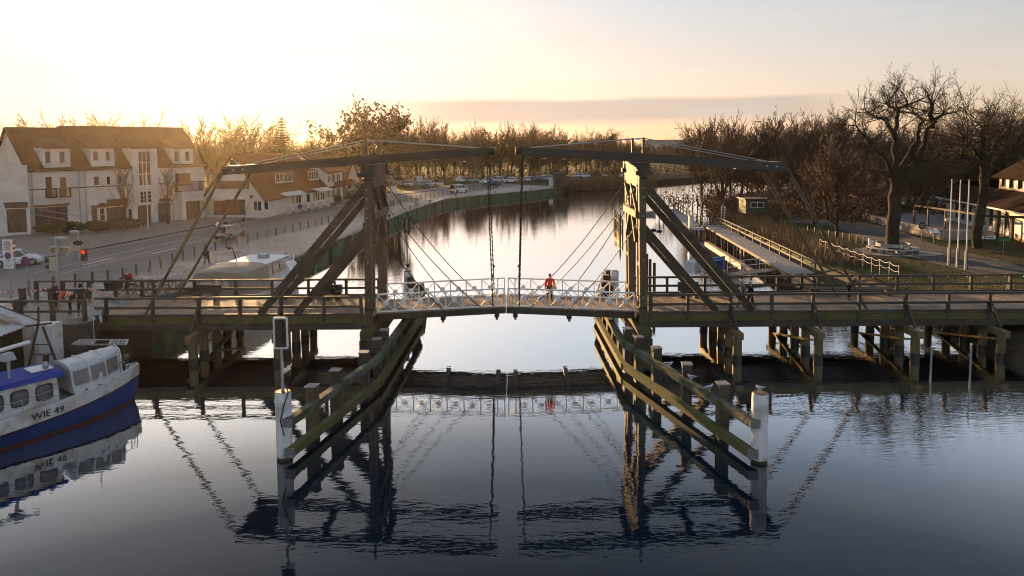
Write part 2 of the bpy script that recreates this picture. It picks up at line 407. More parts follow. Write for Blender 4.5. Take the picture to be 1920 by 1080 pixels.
# ------------------------------------------------------------------ the drawbridge
BX = -.4
def X(s, d): return BX+s*d
SIDE = {-1: 'sunward end beside the town quay', 1: 'end beside the riverside lawn'}
def chain_pts(p0, p1, sag, n=60):
    p0, p1 = V(p0), V(p1); r = []
    for i in range(n+1):
        t = i/n; p = p0.lerp(p1, t); p.z -= sag*4*t*(1-t); r.append(p)
    return r
def chain(q, p0, p1, sag=0., link=.22, r=.028):
    L_ = (V(p1)-V(p0)).length; n = max(6, int(L_/link*2))
    pts = chain_pts(p0, p1, sag, n)
    q.tube(pts, [r*(1.35 if i % 2 else .62) for i in range(len(pts))], 5)
def tower(s, label):
    t = thing('bridge_tower', label, 'bridge tower', (X(s, 7.95), 42.4, 0), 0, 'towers of the timber drawbridge')
    for yf, yi in ((40.0, 41.0), (44.8, 43.9)):
        dirn = 1 if yi > yf else -1
        q = MB()
        q.beam((X(s, 8.05), yf, 1.0), (X(s, 7.9), yf+.02*dirn, 11.15), .42, .38, (0, 1, 0), .92, .95)
        q.beam((X(s, 8.05), yi+.1*dirn, 1.0), (X(s, 7.9), yi-.35*dirn, 11.1), .36, .24, (0, 1, 0))
        for zz in (3.1, 5.2, 7.4):
            q.bx(X(s, 7.8), X(s, 8.12), min(yf, yi)+.1, max(yf, yi)-.1, zz, zz+.22)
        q.build('post', M['woodg'], t)
        for zz in (8.2, 8.75, 9.3, 9.8, 3.4, 5.6): MB().box((X(s, 7.98), yf-.22*dirn, zz), (.075, .06, .075)).build('bolt_head', M['gal'], t)
        for zz in (10.35, 2.75): MB().bx(X(s, 7.72), X(s, 8.22), yf-.225, yf+.225, zz, zz+.10).build('iron_strap', M['iron'], t)
        MB().bx(X(s, 8.5), X(s, 7.5), yf-.28, yf+.28, 10.55, 10.8).bx(X(s, 8.3), X(s, 7.62), yf-.22, yf+.26, 10.8, 11.27).build('bearing_block', M['wood'], t)
        # raking leg into the water
        q = MB().beam((X(s, 8.05), yf-.25*dirn, 1.45), (X(s, 8.5), yf-.9*dirn, -2), .62, .5, (0, 1, 0))
        q.beam((X(s, 8.1), yi, 1.2), (X(s, 8.2), yi, -2), .5, .5, (0, 1, 0)).build('leg', M['pile'], t)
        # long raking struts
        for zt, df, dt in ((10.0, 14.5, 8.1), (7.45, 12.35, 8.1)):
            MB().beam((X(s, dt-.1), yf+.08*dirn, zt+.1), (X(s, df), yf+.35*dirn, 2.5), .34, .40, (0, 0, 1)).build('strut', M['wood'], t)
    # portal panel, cross brace, cross beam, knees
    xi = X(s, 7.78)
    q = MB()
    for k in range(4):
        a = 40.25+k*1.06; q.bx(xi-.08, xi+.08, a, a+1.0, 9.85+.02*(k % 2), 11.08)
    q.bx(xi-.13, xi+.13, 40.2, 44.6, 11.08, 11.24).build('boarding', M['woodg'], t)
    q = MB()
    for a, b_ in ((40.35, 42.3), (42.5, 44.5)):
        q.beam((xi-.03, a, 8.45), (xi-.03, b_, 9.9), .14, .26, (1, 0, 0)); q.beam((xi+.1, a, 9.9), (xi+.1, b_, 8.45), .1, .24, (1, 0, 0))
    q.bx(xi-.1, xi+.1, 42.28, 42.52, 8.45, 9.85)
    q.build('cross_brace', M['woodg'], t)
    MB().bx(xi-.2, xi+.2, 40.2, 44.6, 8.05, 8.45).build('cross_beam', M['woodg'], t)
    for a, b_ in ((40.7, 41.9), (44.1, 42.9)):
        MB().beam((xi, a, 6.6), (xi, b_, 8.1), .26, .3, (1, 0, 0)).build('knee', M['woodg'], t)
    # sill timbers over the piles and their ends
    MB().bx(X(s, 7.6), X(s, 8.35), 38.9, 46.0, 1.35, 1.75).build('sill', M['moss'], t)
    MB().bx(X(s, 7.55), X(s, 8.3), 38.5, 46.4, .78, 1.33).build('cap_beam', M['wood'], t)
    # piles inside the tower foot
    for k, yy in enumerate((41.7, 42.6, 43.4)):
        q = MB(); q.tube([(X(s, 8.0), yy, -2), (X(s, 8.0), yy, .8)], .22, 10); q.build('pile', M['pile'], t, True)
    # sagging stay chains from tower to leaf
    for (yt, zt, ye, de, sg) in ((44.3, 10.15, 43.85, 1.65, .55), (40.3, 10.05, 40.55, 1.5, .5), (44.3, 8.25, 43.85, 3.75, .3), (40.3, 7.75, 40.55, 3.75, .3)):
        q = MB(); chain(q, (X(s, 7.75), yt, zt), (X(s, de), ye, 2.75 if de < 3 else 2.62), sg); q.build('stay_chain', M['iron'], t)
    return t
tower(-1, 'weathered timber drawbridge tower whose struts run down towards the boat with tan canvas')
tower(1, 'timber drawbridge tower glowing gold on one face, behind the person in red')
def balance(s, label):
    t = thing('balance_beam', label, 'balance beam', (X(s, 7.95), 42.2, 11.3), 0, 'balance beams of the drawbridge')
    zb = lambda d: 11.55+(7.95-d)*(.06 if d < 7.95 else .072)
    for yy in (40.4, 44.0):
        q = MB().beam((X(s, .95), yy, zb(.95)), (X(s, 7.95), yy, zb(7.95)), .40, .46, th=1.12)
        q.beam((X(s, 7.95), yy, zb(7.95)), (X(s, 16.4), yy, zb(16.4)), .40, .515, th=.92)
        q.build('beam', M['woodx'], t)
        MB().tube([(X(s, .62), yy, zb(.7)), (X(s, .98), yy, zb(.9))], [.235, .25], 12).build('end_cap', M['iron'], t, True)
        q = MB()
        MB().bx(X(s, 8.12), X(s, 7.98), yy-.08, yy+.08, zb(7.95)+.2, 12.72).build('king_post', M['woodg'], t)
        for p in ((1.6, 0), (15.4, 0)):
            q = MB().tube([(X(s, 8.05), yy, 12.68), (X(s, p[0]), yy, zb(p[0])+.25)], .032, 6); q.build('stay_rod', M['gal'], t)
        q = MB(); chain(q, (X(s, 1.05), yy, zb(1.)-.2), (X(s, .78), 40.58 if yy < 42 else 43.82, 2.75), 0, .3, .04)
        q.ball((X(s, .8), 40.55 if yy < 42 else 43.85, 4.6), .09, 8).build('lifting_chain', M['iron'], t)
        pf = (X(s, 21.4), yy+.1, 2.45)
        MB().tube([(X(s, 16.45 if yy < 42 else 16.1), yy, zb(16.4)-.1), pf], [.10, .085], 8).build('pull_pole', M['woodg'], t, True)
        for d in (15.2, 15.75): MB().box((X(s, d), yy-.21, zb(d)), (.10, .04, .10)).build('bolt_head', M['gal'], t)
    MB().bx(X(s, 16.3), X(s, 14.4), 40.62, 43.78, zb(15.3)-.28, zb(15.3)+.22).build('ballast_box', M['wood'], t)
    for d in (7.4, 11.2):
        MB().bx(X(s, d-.2), X(s, d+.2), 40.6, 43.8, zb(d)-.2, zb(d)+.15).build('cross_tie', M['wood'], t)
    return t
balance(-1, 'long dark balance beam crossing the hazy gabled houses behind')
balance(1, 'long grey balance beam reaching towards the brown wood on the lawn side')
def leaf(s, label):
    t = thing('bascule_leaf', label, 'bascule leaf', (X(s, 7.6), 42.2, 2.4), 0, 'the two lifting leaves of the drawbridge')
    zd = lambda d: 2.45+.33*(1-d/7.64)
    q = MB(); d = .012; k = 0
    while d < 7.6:
        w_ = .19; z = zd(d+.1)
        q.bx(X(s, d), X(s, d+w_-.02), 40.55, 43.85, z-.07, z+.004*(k % 3)); d += w_; k += 1
    q.build('deck', M['deck'], t)
    for yq in (41.45, 42.2, 42.95): MB().beam((X(s, 7.6), yq, zd(7.6)-.24), (X(s, .03), yq, zd(0)-.24), .55, .3).build('joist', M['wet'], t)  # joists near black, painting in the shade under the leaf
    for yy in (40.75, 43.65):
        q = MB(); P = lambda d, z: (X(s, d), z)
        q.prism([P(7.64, zd(7.64)-.46), P(.012, zd(0)-.42), P(.012, zd(0)-.075), P(7.64, zd(7.64)-.075)][::s], 'y', yy-.17, yy+.17).build('girder', M['wood'], t)
    for d in (.55, 3.75):
        z = zd(d); q = MB().bx(X(s, d-.14), X(s, d+.14), 40.5, 43.9, z-.62, z-.42)
        q.bx(X(s, d-.07), X(s, d+.07), 40.46, 40.56, z-.75, z-.62).build('cross_bearer', M['iron'], t)
    for yy in (40.6, 43.8):
        h = 1.08; q = MB(); ds = [.12]+[.55+i*1.01 for i in range(8)]
        rail = q
        for hh, r in ((h, .042), (.05, .036)):
            q.beam((X(s, .12), yy, zd(.12)+hh), (X(s, 7.62), yy, zd(7.62)+hh), r*2, r*2)
        for a, b_ in zip(ds[1:-1], ds[2:]):
            za, zb_ = zd(a), zd(b_)
            q.beam((X(s, a), yy-.012, za+.07), (X(s, b_), yy-.012, zb_+h-.03), .042, .045, (0, 1, 0)); q.beam((X(s, a), yy+.022, za+h-.03), (X(s, b_), yy+.022, zb_+.07), .042, .045, (0, 1, 0))
        q.beam((X(s, .12), yy, zd(0)+h-.02), (X(s, .55), yy, zd(.5)+.6), .042, .045, (0, 1, 0))
        R = q.build('railing', M['railw'], t)
        for d in ds:
            MB().beam((X(s, d), yy, zd(d)-.05), (X(s, d), yy, zd(d)+h+.02), .068, .068, (0, 1, 0)).build('railing_post', M['railw'], R)
        for a, b_ in zip(ds[1:-1], ds[2:]):
            c = (a+b_)/2; z = zd(c)+h/2; q = MB()
            for sz, th, dy in ((.19, 0, .035), (.135, PI/4, .05)):
                pl = [(X(s, c)+sz*math.cos(PI/2*i+th), z+sz*math.sin(PI/2*i+th)) for i in range(4)]
                q.prism(pl, 'y', yy-dy, yy+dy)
            q.build('rosette', M['railw'], R)
    return t
leaf(-1, 'white railed bridge leaf without a person on it')
leaf(1, 'white railed bridge leaf carrying the person in the red jacket')
PD = [8.45, 10.6, 13.1, 15.5, 17.9, 20.6, 23.3, 25.8, 28.2, 30.7, 33.3, 36]
def approach(s, label, d1, nposts):
    t = thing('approach_bridge', label, 'bridge span', (X(s, 12), 42.4, 2.4), 0, 'fixed approach spans of the drawbridge')
    a, b_ = X(s, 7.7), X(s, d1)
    q = MB(); n = int(abs(b_-a)/.21); k = 0; rn = random.Random(3+s)
    for i in range(n):
        x = a+(b_-a)*i/n; x2 = x+s*.195
        q.bx(x, x2, 39.95, 45.2, 2.38, 2.45+rn.uniform(-.006, .008))
    q.build('deck', M['deck'], t)
    for k in range(6): MB().bx(a+s*.5, b_, 40.35+k*.82, 40.35+k*.82+.62, 2.06+.004*k, 2.372).build('joist', M['wet'], t)  # joists in near-black colour that stands in for shade below the deck
    for yy, o in ((39.92, -1), (45.22, 1)):
        q = MB().bx(a+s*.45, b_, yy-.1, yy+.14, 2.02, 2.375); q.build('fascia', M['moss'], t)
        q = MB().bx(a+s*.45, b_, yy-.22, yy+.12, 1.68, 2.015); q.build('girder', M['wood'], t)
        q = MB().bx(a+s*.7, b_, yy-.05, yy+.13, 2.452, 2.58); q.build('kerb_beam', M['woodx'], t)
        q = MB().bx(a+s*.72, b_, yy-.09, yy+.09, 3.50, 3.62); q.build('handrail', M['woodx'], t)
        q = MB().bx(a+s*.72, b_, yy-.04, yy+.04, 2.92, 3.06); q.build('mid_rail', M['woodx'], t)
        for i, d in enumerate(PD[:nposts]):
            x = X(s, d)
            q = MB().beam((x, yy+o*.02, 1.72), (x, yy+o*.16, 1.6), .1, .1)
            q = MB().bx(x-.085, x+.085, yy+o*.06-.08, yy+o*.06+.08, 1.66 if i % 2 else 1.8, 3.498)
            if i % 2 == 0 and i > 0:
                q.beam((x+s*.02, yy+o*.14, 3.0), (x+s*.16, yy+o*.85, 1.72), .14, .14, (1, 0, 0))
            q.build('railing_post', M['wood'], t)
            if o < 0:
                for zz in (2.05, 1.84): MB().box((x, yy-.18, zz), (.05, .04, .05)).build('bolt', M['gal'], t)
        # small reflector lamps under the handrail
        for i in range(int(abs(d1-9)/1.25)):
            MB().box((X(s, 9.2+i*1.25), yy+.08, 3.44), (.06, .05, .05)).build('rail_lamp', M['white'], t) if o > 0 else None
    return t
approach(-1, 'fixed timber span between the town forecourt and the drawbridge tower', 24.0, 7)
approach(1, 'fixed timber span between the lawn and the drawbridge tower', 37.5, 12)
def pier(s, d, label, braced):
    t = thing('bridge_pier', label, 'bridge pier', (X(s, d), 42.4, 0), 0, 'timber piers under the bridge spans')
    MB().bx(X(s, d)-.18, X(s, d)+.18, 38.3, 46.2, 1.30, 1.675).build('cap_beam', M['pile'], t)
    rn = random.Random(int(d*10))
    for i, yy in enumerate((38.8, 40.4, 42.0, 43.8, 45.7)):
        q = MB(); x = X(s, d)+rn.uniform(-.06, .06)
        q.tube([(x, yy-.03, -2), (x, yy, .0), (x, yy, 1.3)], [.27, .26, .24], 10); q.mi = 1
        p_ = q.build('pile', [M['pile'], M['wet']], t, True)
        MB().tube([(x, yy-.01, -.3), (x, yy, .34)], .268, 10).build('wet_band', M['wet'], p_, True)
    if braced:
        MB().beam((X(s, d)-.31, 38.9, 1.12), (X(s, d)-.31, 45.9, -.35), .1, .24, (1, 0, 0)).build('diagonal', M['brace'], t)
        MB().beam((X(s, d)+.31, 45.7, 1.1), (X(s, d)+.31, 39.2, -.5), .1, .22, (1, 0, 0)).build('diagonal', M['pile'], t)
    return t
pier(1, 13.2, 'unbraced pier of close piles beside the golden tower', False)
pier(1, 17.75, 'braced timber pier, next but one from the golden tower', True)
pier(1, 23.3, 'braced timber pier midway along the lawn side span', True)
pier(1, 28.2, 'braced timber pier standing closest to the lawn bank', True)
pier(-1, 13.0, 'plain pier of bare piles behind the white framed signal', False)
pier(-1, 17.9, 'dark timber pier closest to the town quay', True)
# ------------------------------------------------------------------ fenders
def fender(s, label, P, name='guide_fender'):
    """P: list of (X,Y) along the lower wale"""
    t = thing(name, label, 'guide fender', (P[0][0], P[0][1], 0), 0, 'timber guide fenders of the bridge opening')
    off = .42*(-s if False else s)
    def poly(z, ox, h, w_, nm, m, e0=0):
        q = MB()
        for i, (a, b_) in enumerate(zip(P[:-1], P[1:])):
            dy = V((b_[0]-a[0], b_[1]-a[1], 0)).normalized()*.0
            q.beam((a[0]+ox, a[1], z), (b_[0]+ox, b_[1]+.12, z+(.004 if i else 0)), w_, h)
        q.build(nm, m, t)
    poly(.42, 0, .34, .30, 'lower_wale', M['moss'])
    poly(1.62, s*.04, .30, .32, 'upper_wale', M['mossg'])
    # piles on the outer side
    tot = [0]
    for a, b_ in zip(P[:-1], P[1:]): tot.append(tot[-1]+math.hypot(b_[0]-a[0], b_[1]-a[1]))
    rn = random.Random(5+s); ys_ = ([28.6, 30.6, 33.4, 35.4, 37.2] if s < 0 else [28.4, 31.1, 33.8, 35.6, 37.3])+[39.2, 41.2, 43.2, 45.2, 47.6, 50, 52.4, 54.8]
    for yq in ys_:
        i = max(j for j in range(len(P)-1) if P[j][1] <= yq); d = tot[i]+(tot[i+1]-tot[i])*(yq-P[i][1])/(P[i+1][1]-P[i][1])
        i = max(j for j in range(len(tot)-1) if tot[j] <= d); u = (d-tot[i])/(tot[i+1]-tot[i])
        x = P[i][0]*(1-u)+P[i+1][0]*u+s*.33; y = P[i][1]*(1-u)+P[i+1][1]*u
        zt = 2.28+rn.uniform(-.04, .06)
        if 38.2 < y < 46.6: zt = 1.28
        an = rn.uniform(-.2, .2)
        p_ = MB().box((x, y, (zt-2)/2), (.42, .42, zt+2), an).build('pile', M['wood'], t)
        if zt > 2: MB().box((x, y, zt+.025), (.48, .48, .045), an).build('pile_cap', M['cap'], p_)
        MB().box((x, y, -.1), (.435, .435, .5), an).build('wet_band', M['wet'], p_)
    # end grain blocks
    a = P[0]; e = P[-1]
    MB().box((a[0], a[1]-.02, .42), (.39, .05, .37)).build('end_block', M['cap'], t)
    MB().box((a[0]+s*.06, a[1]-.02, 1.62), (.39, .05, .33)).build('end_block', M['cap'], t)
    # planked dark inner wall behind the wales
    return t
fender(-1, 'mossy timber guide fender bending away from the white signal pile', [(-8.75, 26.3), (-6.78, 34.2), (-6.4, 47.2), (-8.4, 56.5)])
fender(1, 'mossy timber guide fender with gulls resting on it', [(9.2, 25.9), (5.95, 36.6), (5.75, 47.2), (7.6, 56.5)])
def round_pile(x, y, z, r, label, group):
    t = thing('mooring_pile', label, 'mooring pile', (x, y, 0), 0, group)
    MB().lathe([(r, -2), (r, z-.06), (r*.93, z)], (x, y, 0), 20).build('shaft', M['whitep'], t, True)
    MB().lathe([(r*1.012, -.3), (r*1.012, .12)], (x, y, 0), 20).build('waterline_band', M['wet'], t, True)
    MB().lathe([(r*.9, z), (r*.85, z+.015)], (x, y, 0), 20).build('pile_top', M['rust'], t)
    return t
G_ = 'white mooring piles at the fender ends'
round_pile(-9.1, 26.75, 2.72, .31, 'white round pile carrying the tall white framed signal', G_)
round_pile(9.55, 26.2, 2.72, .31, 'white round pile with a gull perched on its rusty top', G_)
round_pile(-8.05, 52.6, 2.7, .3, 'white round pile with a small signal on a pole, behind the white railing', G_)
round_pile(7.75, 52.0, 2.75, .3, 'greyish round pile beyond the railing beside the golden tower', G_)
# ------------------------------------------------------------------ houses of the town
M['roof'] = mat('dark_red_roof_tiles', (.060, .032, .024), (.085, .044, .032), .9, 1.5, (1, 1, 1), .4, 10, c2=(.045, .028, .022), s2=.3, spec=.1)
M['roofr'] = mat('rust_roof_tiles', (.095, .042, .023), (.13, .062, .034), .9, 2., bump=.4, bscale=9, spec=.1)
M['sign_dk'] = mat('dark_shop_sign', (.05, .035, .03), None, .6)
M['awn'] = mat('pale_awning_cloth', (.62, .60, .56), None, .8)
M['hedge'] = mat('dark_hedge_leaves', (.022, .028, .012), (.045, .045, .02), .8, 6.)
class Wall:
    """vertical wall plane from A to B (ground points), outward normal to the right of A->B"""
    def __init__(s, A, B, z0=1.5):
        s.A = V((A[0], A[1], 0)); s.B = V((B[0], B[1], 0)); s.u = (s.B-s.A).normalized(); s.n = V((s.u.y, -s.u.x, 0)); s.L = (s.B-s.A).length; s.z0 = z0
    def px(s, x, y):                   # wall coordinates of a photo pixel
        d = ray(x, y); o = V((0, 0, HC)); t = (s.A-o).dot(s.n)/d.dot(s.n); p = o+d*t
        return ((p-s.A).dot(s.u), p.z)
    def P(s, t, z, o=0.): return s.A+s.u*t+s.n*o+V((0, 0, z))
    def rect(s, x0, y0, x1, y1):
        xm = (x0+x1)/2; ym = (y0+y1)/2
        return (s.px(x0, ym)[0], s.px(xm, y1)[1], s.px(x1, ym)[0], s.px(xm, y0)[1])
    def skin(s, q, t0, t1, z0, z1, ops, o=0., rev=.22):
        ts = sorted({t0, t1, *[v for r in ops for v in (r[0], r[2]) if t0 < v < t1]}); zs = sorted({z0, z1, *[v for r in ops for v in (r[1], r[3]) if z0 < v < z1]})
        for a, b_ in zip(ts, ts[1:]):
            for c, d in zip(zs, zs[1:]):
                tm, zm = (a+b_)/2, (c+d)/2
                if any(r[0] < tm < r[2] and r[1] < zm < r[3] for r in ops): continue
                q.quad(s.P(a, c, o), s.P(b_, c, o), s.P(b_, d, o), s.P(a, d, o))
        for r in ops:
            c = [(r[0], r[1]), (r[2], r[1]), (r[2], r[3]), (r[0], r[3])]
            for i in range(4):
                a, b_ = c[i], c[(i+1) % 4]
                q.quad(s.P(*a, o), s.P(*b_, o), s.P(*b_, o-rev), s.P(*a, o-rev))
    def box(s, q, t0, t1, z0, z1, o0, o1):
        q.hexa([s.P(t0, z0, o1), s.P(t1, z0, o1), s.P(t1, z0, o0), s.P(t0, z0, o0)], [s.P(t0, z1, o1), s.P(t1, z1, o1), s.P(t1, z1, o0), s.P(t0, z1, o0)])
    def window(s, r, parent, o=0., nx=2, ny=1, fm='frame', name='window', fw=.07, glass='glass', rev=.16, sill=True):
        q = MB(); t0, z0, t1, z1 = r
        for a, b_, c, d in ((t0, t0+fw, z0, z1), (t1-fw, t1, z0, z1), (t0+fw, t1-fw, z0, z0+fw), (t0+fw, t1-fw, z1-fw, z1)):
            s.box(q, a, b_, c, d, o-rev, o-rev+.07)
        for i in range(1, nx):
            x = t0+(t1-t0)*i/nx; s.box(q, x-fw*.55, x+fw*.55, z0+fw, z1-fw, o-rev+.003, o-rev+.06)
        for i in range(1, ny):
            z = z0+(z1-z0)*i/ny; s.box(q, t0+fw, t1-fw, z-fw*.45, z+fw*.45, o-rev+.006, o-rev+.055)
        if sill: s.box(q, t0-.08, t1+.08, z0-.07, z0-.003, o-.02, o+.08)
        f = q.build(name, M[fm], parent)
        g = MB(); g.quad(s.P(t0, z0, o-rev+.02), s.P(t1, z0, o-rev+.02), s.P(t1, z1, o-rev+.02), s.P(t0, z1, o-rev+.02)); g.build('pane', M[glass], f, fix=False)
        return f
def gable_roof(q, w_, t0, t1, z, zr, d, over=.4, th=.22):
    """pitched roof with its ridge parallel to wall w_, at half depth d"""
    for a, b_ in ((over, -d/2), (-d-over, -d/2)):
        za = z-over*(zr-z)/(d/2)
        p = [w_.P(t0, za, a), w_.P(t1, za, a), w_.P(t1, zr, b_), w_.P(t0, zr, b_)]
        q.slab(p if a > 0 else [p[1], p[0], p[3], p[2]], th)
# --- apartment house with shops
wA = Wall(PZ(60, 437, 1.5), PZ(386, 407, 1.5))
apt = thing('apartment_house', 'white three storey apartment house with dormers over street shops', 'building', wA.P(wA.L/2, 1.45))
EZ, RZ, DP = 9.75, 15.1, 13.5
R_ = wA.rect
win = {  # photo rectangles of the street front
 'd1': [(84, 283, 96, 307), (111, 283, 123, 307)], 'd2': [(174, 283, 185, 302), (198, 283, 207, 302)], 'd4': [(327, 283, 337, 303), (347, 283, 356, 303)]}
f1 = [(86, 332, 98, 369), (113, 332, 125, 369)]
f1s = [(176, 330, 187, 348), (200, 330, 208, 347), (220, 329, 229, 347)]
tri = (329, 325, 358, 347); bay1 = (257, 283, 280, 348); bay2 = (260, 358, 282, 380)
shop = [(66, 388, 128, 434), (172, 385, 183, 424), (200, 388, 238, 424), (242, 392, 250, 415), (297, 380, 320, 416)]
arch = (187, 390, 198, 414)
rects = {k: R_(*k) for k in f1+f1s+[tri]+shop+[arch]}
wallq = MB()
wA.skin(wallq, 0, wA.L, 1.3, EZ, list(rects.values()))
wallq.build('street_wall', M['plaster'], apt, fix=False)
for r in f1: wA.window(rects[r], apt, nx=1, ny=2, fm='brown')
for r in f1s: wA.window(rects[r], apt, nx=1)
wA.window(rects[tri], apt, nx=3, fm='brown')
for r in shop: wA.window(rects[r], apt, nx=max(1, int((r[2]-r[0])/12)), ny=2, fm='brown', name='shop_window', sill=False)
wA.window(rects[arch], apt, nx=1, ny=2)
a_ = rects[arch]; q = MB(); tm = (a_[0]+a_[2])/2
q.hexa([wA.P(tm+.75*math.cos(PI*i/8), a_[3]+.08+.62*math.sin(PI*i/8), .02) for i in range(9)], [wA.P(tm+.75*math.cos(PI*i/8), a_[3]+.08+.62*math.sin(PI*i/8), .09) for i in range(9)]); q.build('arch_sign', M['roofr'], apt)
# dormers that rise through the eaves
def dormer(x0, x1, ytop, ws, nx=1, o=.0, low=None, grid=None):
    t0, t1 = wA.px(x0, 300)[0], wA.px(x1, 300)[0]; zt = wA.px((x0+x1)/2, ytop)[1]
    q = MB(); zb = EZ if low is None else low
    rs = [R_(*r) for r in ws]
    wA.skin(q, t0, t1, zb, zt, rs, o)
    for t in (t0, t1):                 # cheeks back to the roof slope
        back = -(zt-EZ)/(RZ-EZ)*DP/2
        q.quad(wA.P(t, zb, o), wA.P(t, zt, o), wA.P(t, zt, back), wA.P(t, EZ-.3, 0))
        if o > 0: q.quad(wA.P(t, zb, o), wA.P(t, EZ, o), wA.P(t, EZ, 0), wA.P(t, zb, 0))
    dq = q.build('dormer', M['plaster'], apt, fix=False)
    for r in rs:
        if grid: wA.window(r, dq, o, *grid)
        else: wA.window(r, dq, o, nx)
    b_ = (zt-EZ)/(RZ-EZ)*DP/2+1.6
    zb2 = EZ+(RZ-EZ)*b_/(DP/2)
    q = MB().slab([wA.P(t0-.2, zt+.05, o+.3), wA.P(t1+.2, zt+.05, o+.3), wA.P(t1+.2, zb2+.12, -b_), wA.P(t0-.2, zb2+.12, -b_)], .16); q.build('dormer_roof', M['roof'], dq)
dormer(82, 132, 277, win['d1']); dormer(171, 215, 277, win['d2']); dormer(325, 363, 277, win['d4'])
dormer(245, 292, 277, [bay1, bay2], o=.5, low=4.2, grid=(3, 3))
tb0, tb1 = wA.px(246, 400)[0], wA.px(291, 400)[0]
for ta in (tb0, tb1-.7):
    q = MB(); wA.box(q, ta, ta+.7, 1.3, 4.2, 0, .5); q.build('bay_pier', M['plaster'], apt)
q = MB(); wA.box(q, tb0+.7, tb1-.7, 1.3, 4.0, -.1, .02); q.build('entrance_door', M['brown'], apt)
# porch block on the right with balcony above
t0, t1 = wA.px(335, 400)[0], wA.px(376, 400)[0]; zt = wA.px(350, 357)[1]
dr = wA.rect(342, 376, 369, 413); q = MB(); wA.skin(q, t0, t1, 1.3, zt, [dr], 1.1); 
for t in (t0, t1): q.quad(wA.P(t, 1.3, 0), wA.P(t, 1.3, 1.1), wA.P(t, zt, 1.1), wA.P(t, zt, 0))
q.quad(wA.P(t0, zt, 0), wA.P(t0, zt, 1.1), wA.P(t1, zt, 1.1), wA.P(t1, zt, 0))
po = q.build('porch', M['plaster'], apt, fix=False); wA.window(dr, po, 1.1, 4, 2, 'brown', 'shop_door', sill=False)
def balcony(x0, x1, y0, y1, dep):
    a, zb, b_, zt = R_(x0, y0, x1, y1); q = MB()
    wA.box(q, a, b_, zb-.12, zb, .01, dep); n = int((b_-a)/.14)
    wA.box(q, a, b_, zt-.06, zt, dep-.06, dep)
    for i in range(n+1): t = a+(b_-a-.03)*i/n; wA.box(q, t, t+.03, zb+.003, zt-.063, dep-.045, dep-.015)
    for t in (a, b_-.05): wA.box(q, t+.003, t+.05, zb+.003, zt-.063, .01, dep-.065)
    q.build('balcony', M['iron'], apt)
balcony(85, 105, 353, 369, .45); balcony(111, 131, 352, 368, .45); balcony(327, 373, 343, 357, 1.1)
# gable walls and roof
for t, sg in ((0, 1), (wA.L, -1)):
    q = MB(); pr = [wA.P(t, 1.3, 0), wA.P(t, EZ, 0), wA.P(t, RZ-.15, -DP/2), wA.P(t, EZ, -DP), wA.P(t, 1.3, -DP)]
    q.add(pr, [(0, 1, 2, 3, 4)]); q.build('gable_wall', M['plaster'], apt, fix=False)
q = MB(); q.quad(wA.P(0, 1.3, -DP), wA.P(wA.L, 1.3, -DP), wA.P(wA.L, EZ, -DP), wA.P(0, EZ, -DP)); q.build('rear_wall', M['plaster'], apt, fix=False)
tm = wA.px(150, 300)[0]
q = MB(); gable_roof(q, wA, -.35, tm, EZ, RZ, DP); q.build('roof', M['roof'], apt)
q = MB(); gable_roof(q, wA, tm+.01, wA.L+.35, EZ, RZ+.28, DP); q.build('roof', M['roof'], apt)
for x0, y0 in ((302, 290),):
    t, z = wA.px(x0, y0); s_ = (z-EZ)/(RZ-EZ)*DP/2
# string course, downpipes, lower grey zone, shop fascias
q = MB(); zc = wA.px(120, 354)[1]
tg = wA.px(240, 354)[0]; wA.box(q, 0, tb0, zc, zc+.14, .003, .06); wA.box(q, tb1, wA.L, zc, zc+.14, .003, .06); q.build('string_course', M['brown'], apt)
for x in (58, 146, 158, 236, 321):
    t = wA.px(x, 350)[0]; q = MB().tube([wA.P(t+.1, 1.3, .12), wA.P(t+.1, EZ-.1, .12)], .07, 6); q.build('downpipe', M['gal'], apt, True)
for r in ((64, 383, 130, 387), (200, 373, 240, 386), (296, 372, 321, 378)):
    a, zb, b_, zt = R_(*r); q = MB(); wA.box(q, a, b_, zb, zt, .003, .12); q.build('shop_fascia', M['sign_dk'], apt)
for xa, xb in ((108, 130), (150, 168)):    # folded awning arms
    a = wA.px(xa, 390); q = MB()
    q.tube([wA.P(a[0]-5, 4.5, .1), wA.P(a[0], 3.1, 2.2)], .05, 6).build('awning_arm', M['gal'], apt)
# projecting shop entrance on the gable side, with its dark name board
g0 = wA.P(-.2, 0, -1.); wG = Wall(PZ(-30, 443, 1.5), PZ(58, 439, 1.5))
q = MB(); rs = [wG.rect(13, 392, 50, 436)]
wG.skin(q, 0, wG.L, 1.3, 10.2, rs); so_ = q.build('corner_wall', M['plaster'], apt, fix=False)
wG.window(rs[0], so_, 0, 4, 2, 'brown', 'shop_door', sill=False)
r = wG.rect(9, 379, 52, 390); q = MB(); wG.box(q, r[0], r[2], r[1], r[3], .003, .1); sb = q.build('name_board', M['sign_dk'], so_)
def text(body, size, loc, nrm, m, parent, up=V((0, 0, 1)), name='lettering', ext=.006, align='CENTER'):
    c = bpy.data.curves.new(name, 'FONT'); c.body = body; c.size = size; c.extrude = ext; c.align_x = align; c.align_y = 'CENTER'; c.resolution_u = 2
    tmp = bpy.data.objects.new(name, c); COL.objects.link(tmp)
    dg = bpy.context.evaluated_depsgraph_get(); me = bpy.data.meshes.new_from_object(tmp.evaluated_get(dg))
    bpy.data.objects.remove(tmp)
    o = bpy.data.objects.new(name, me); COL.objects.link(o); me.materials.clear(); me.materials.append(m)
    z = V(nrm).normalized(); x = V(up).cross(z).normalized(); y = z.cross(x)
    W = Matrix((x, y, z)).transposed().to_4x4(); W.translation = V(loc)
    o.parent = parent; o.matrix_local = wm(parent).inverted() @ W
    return o
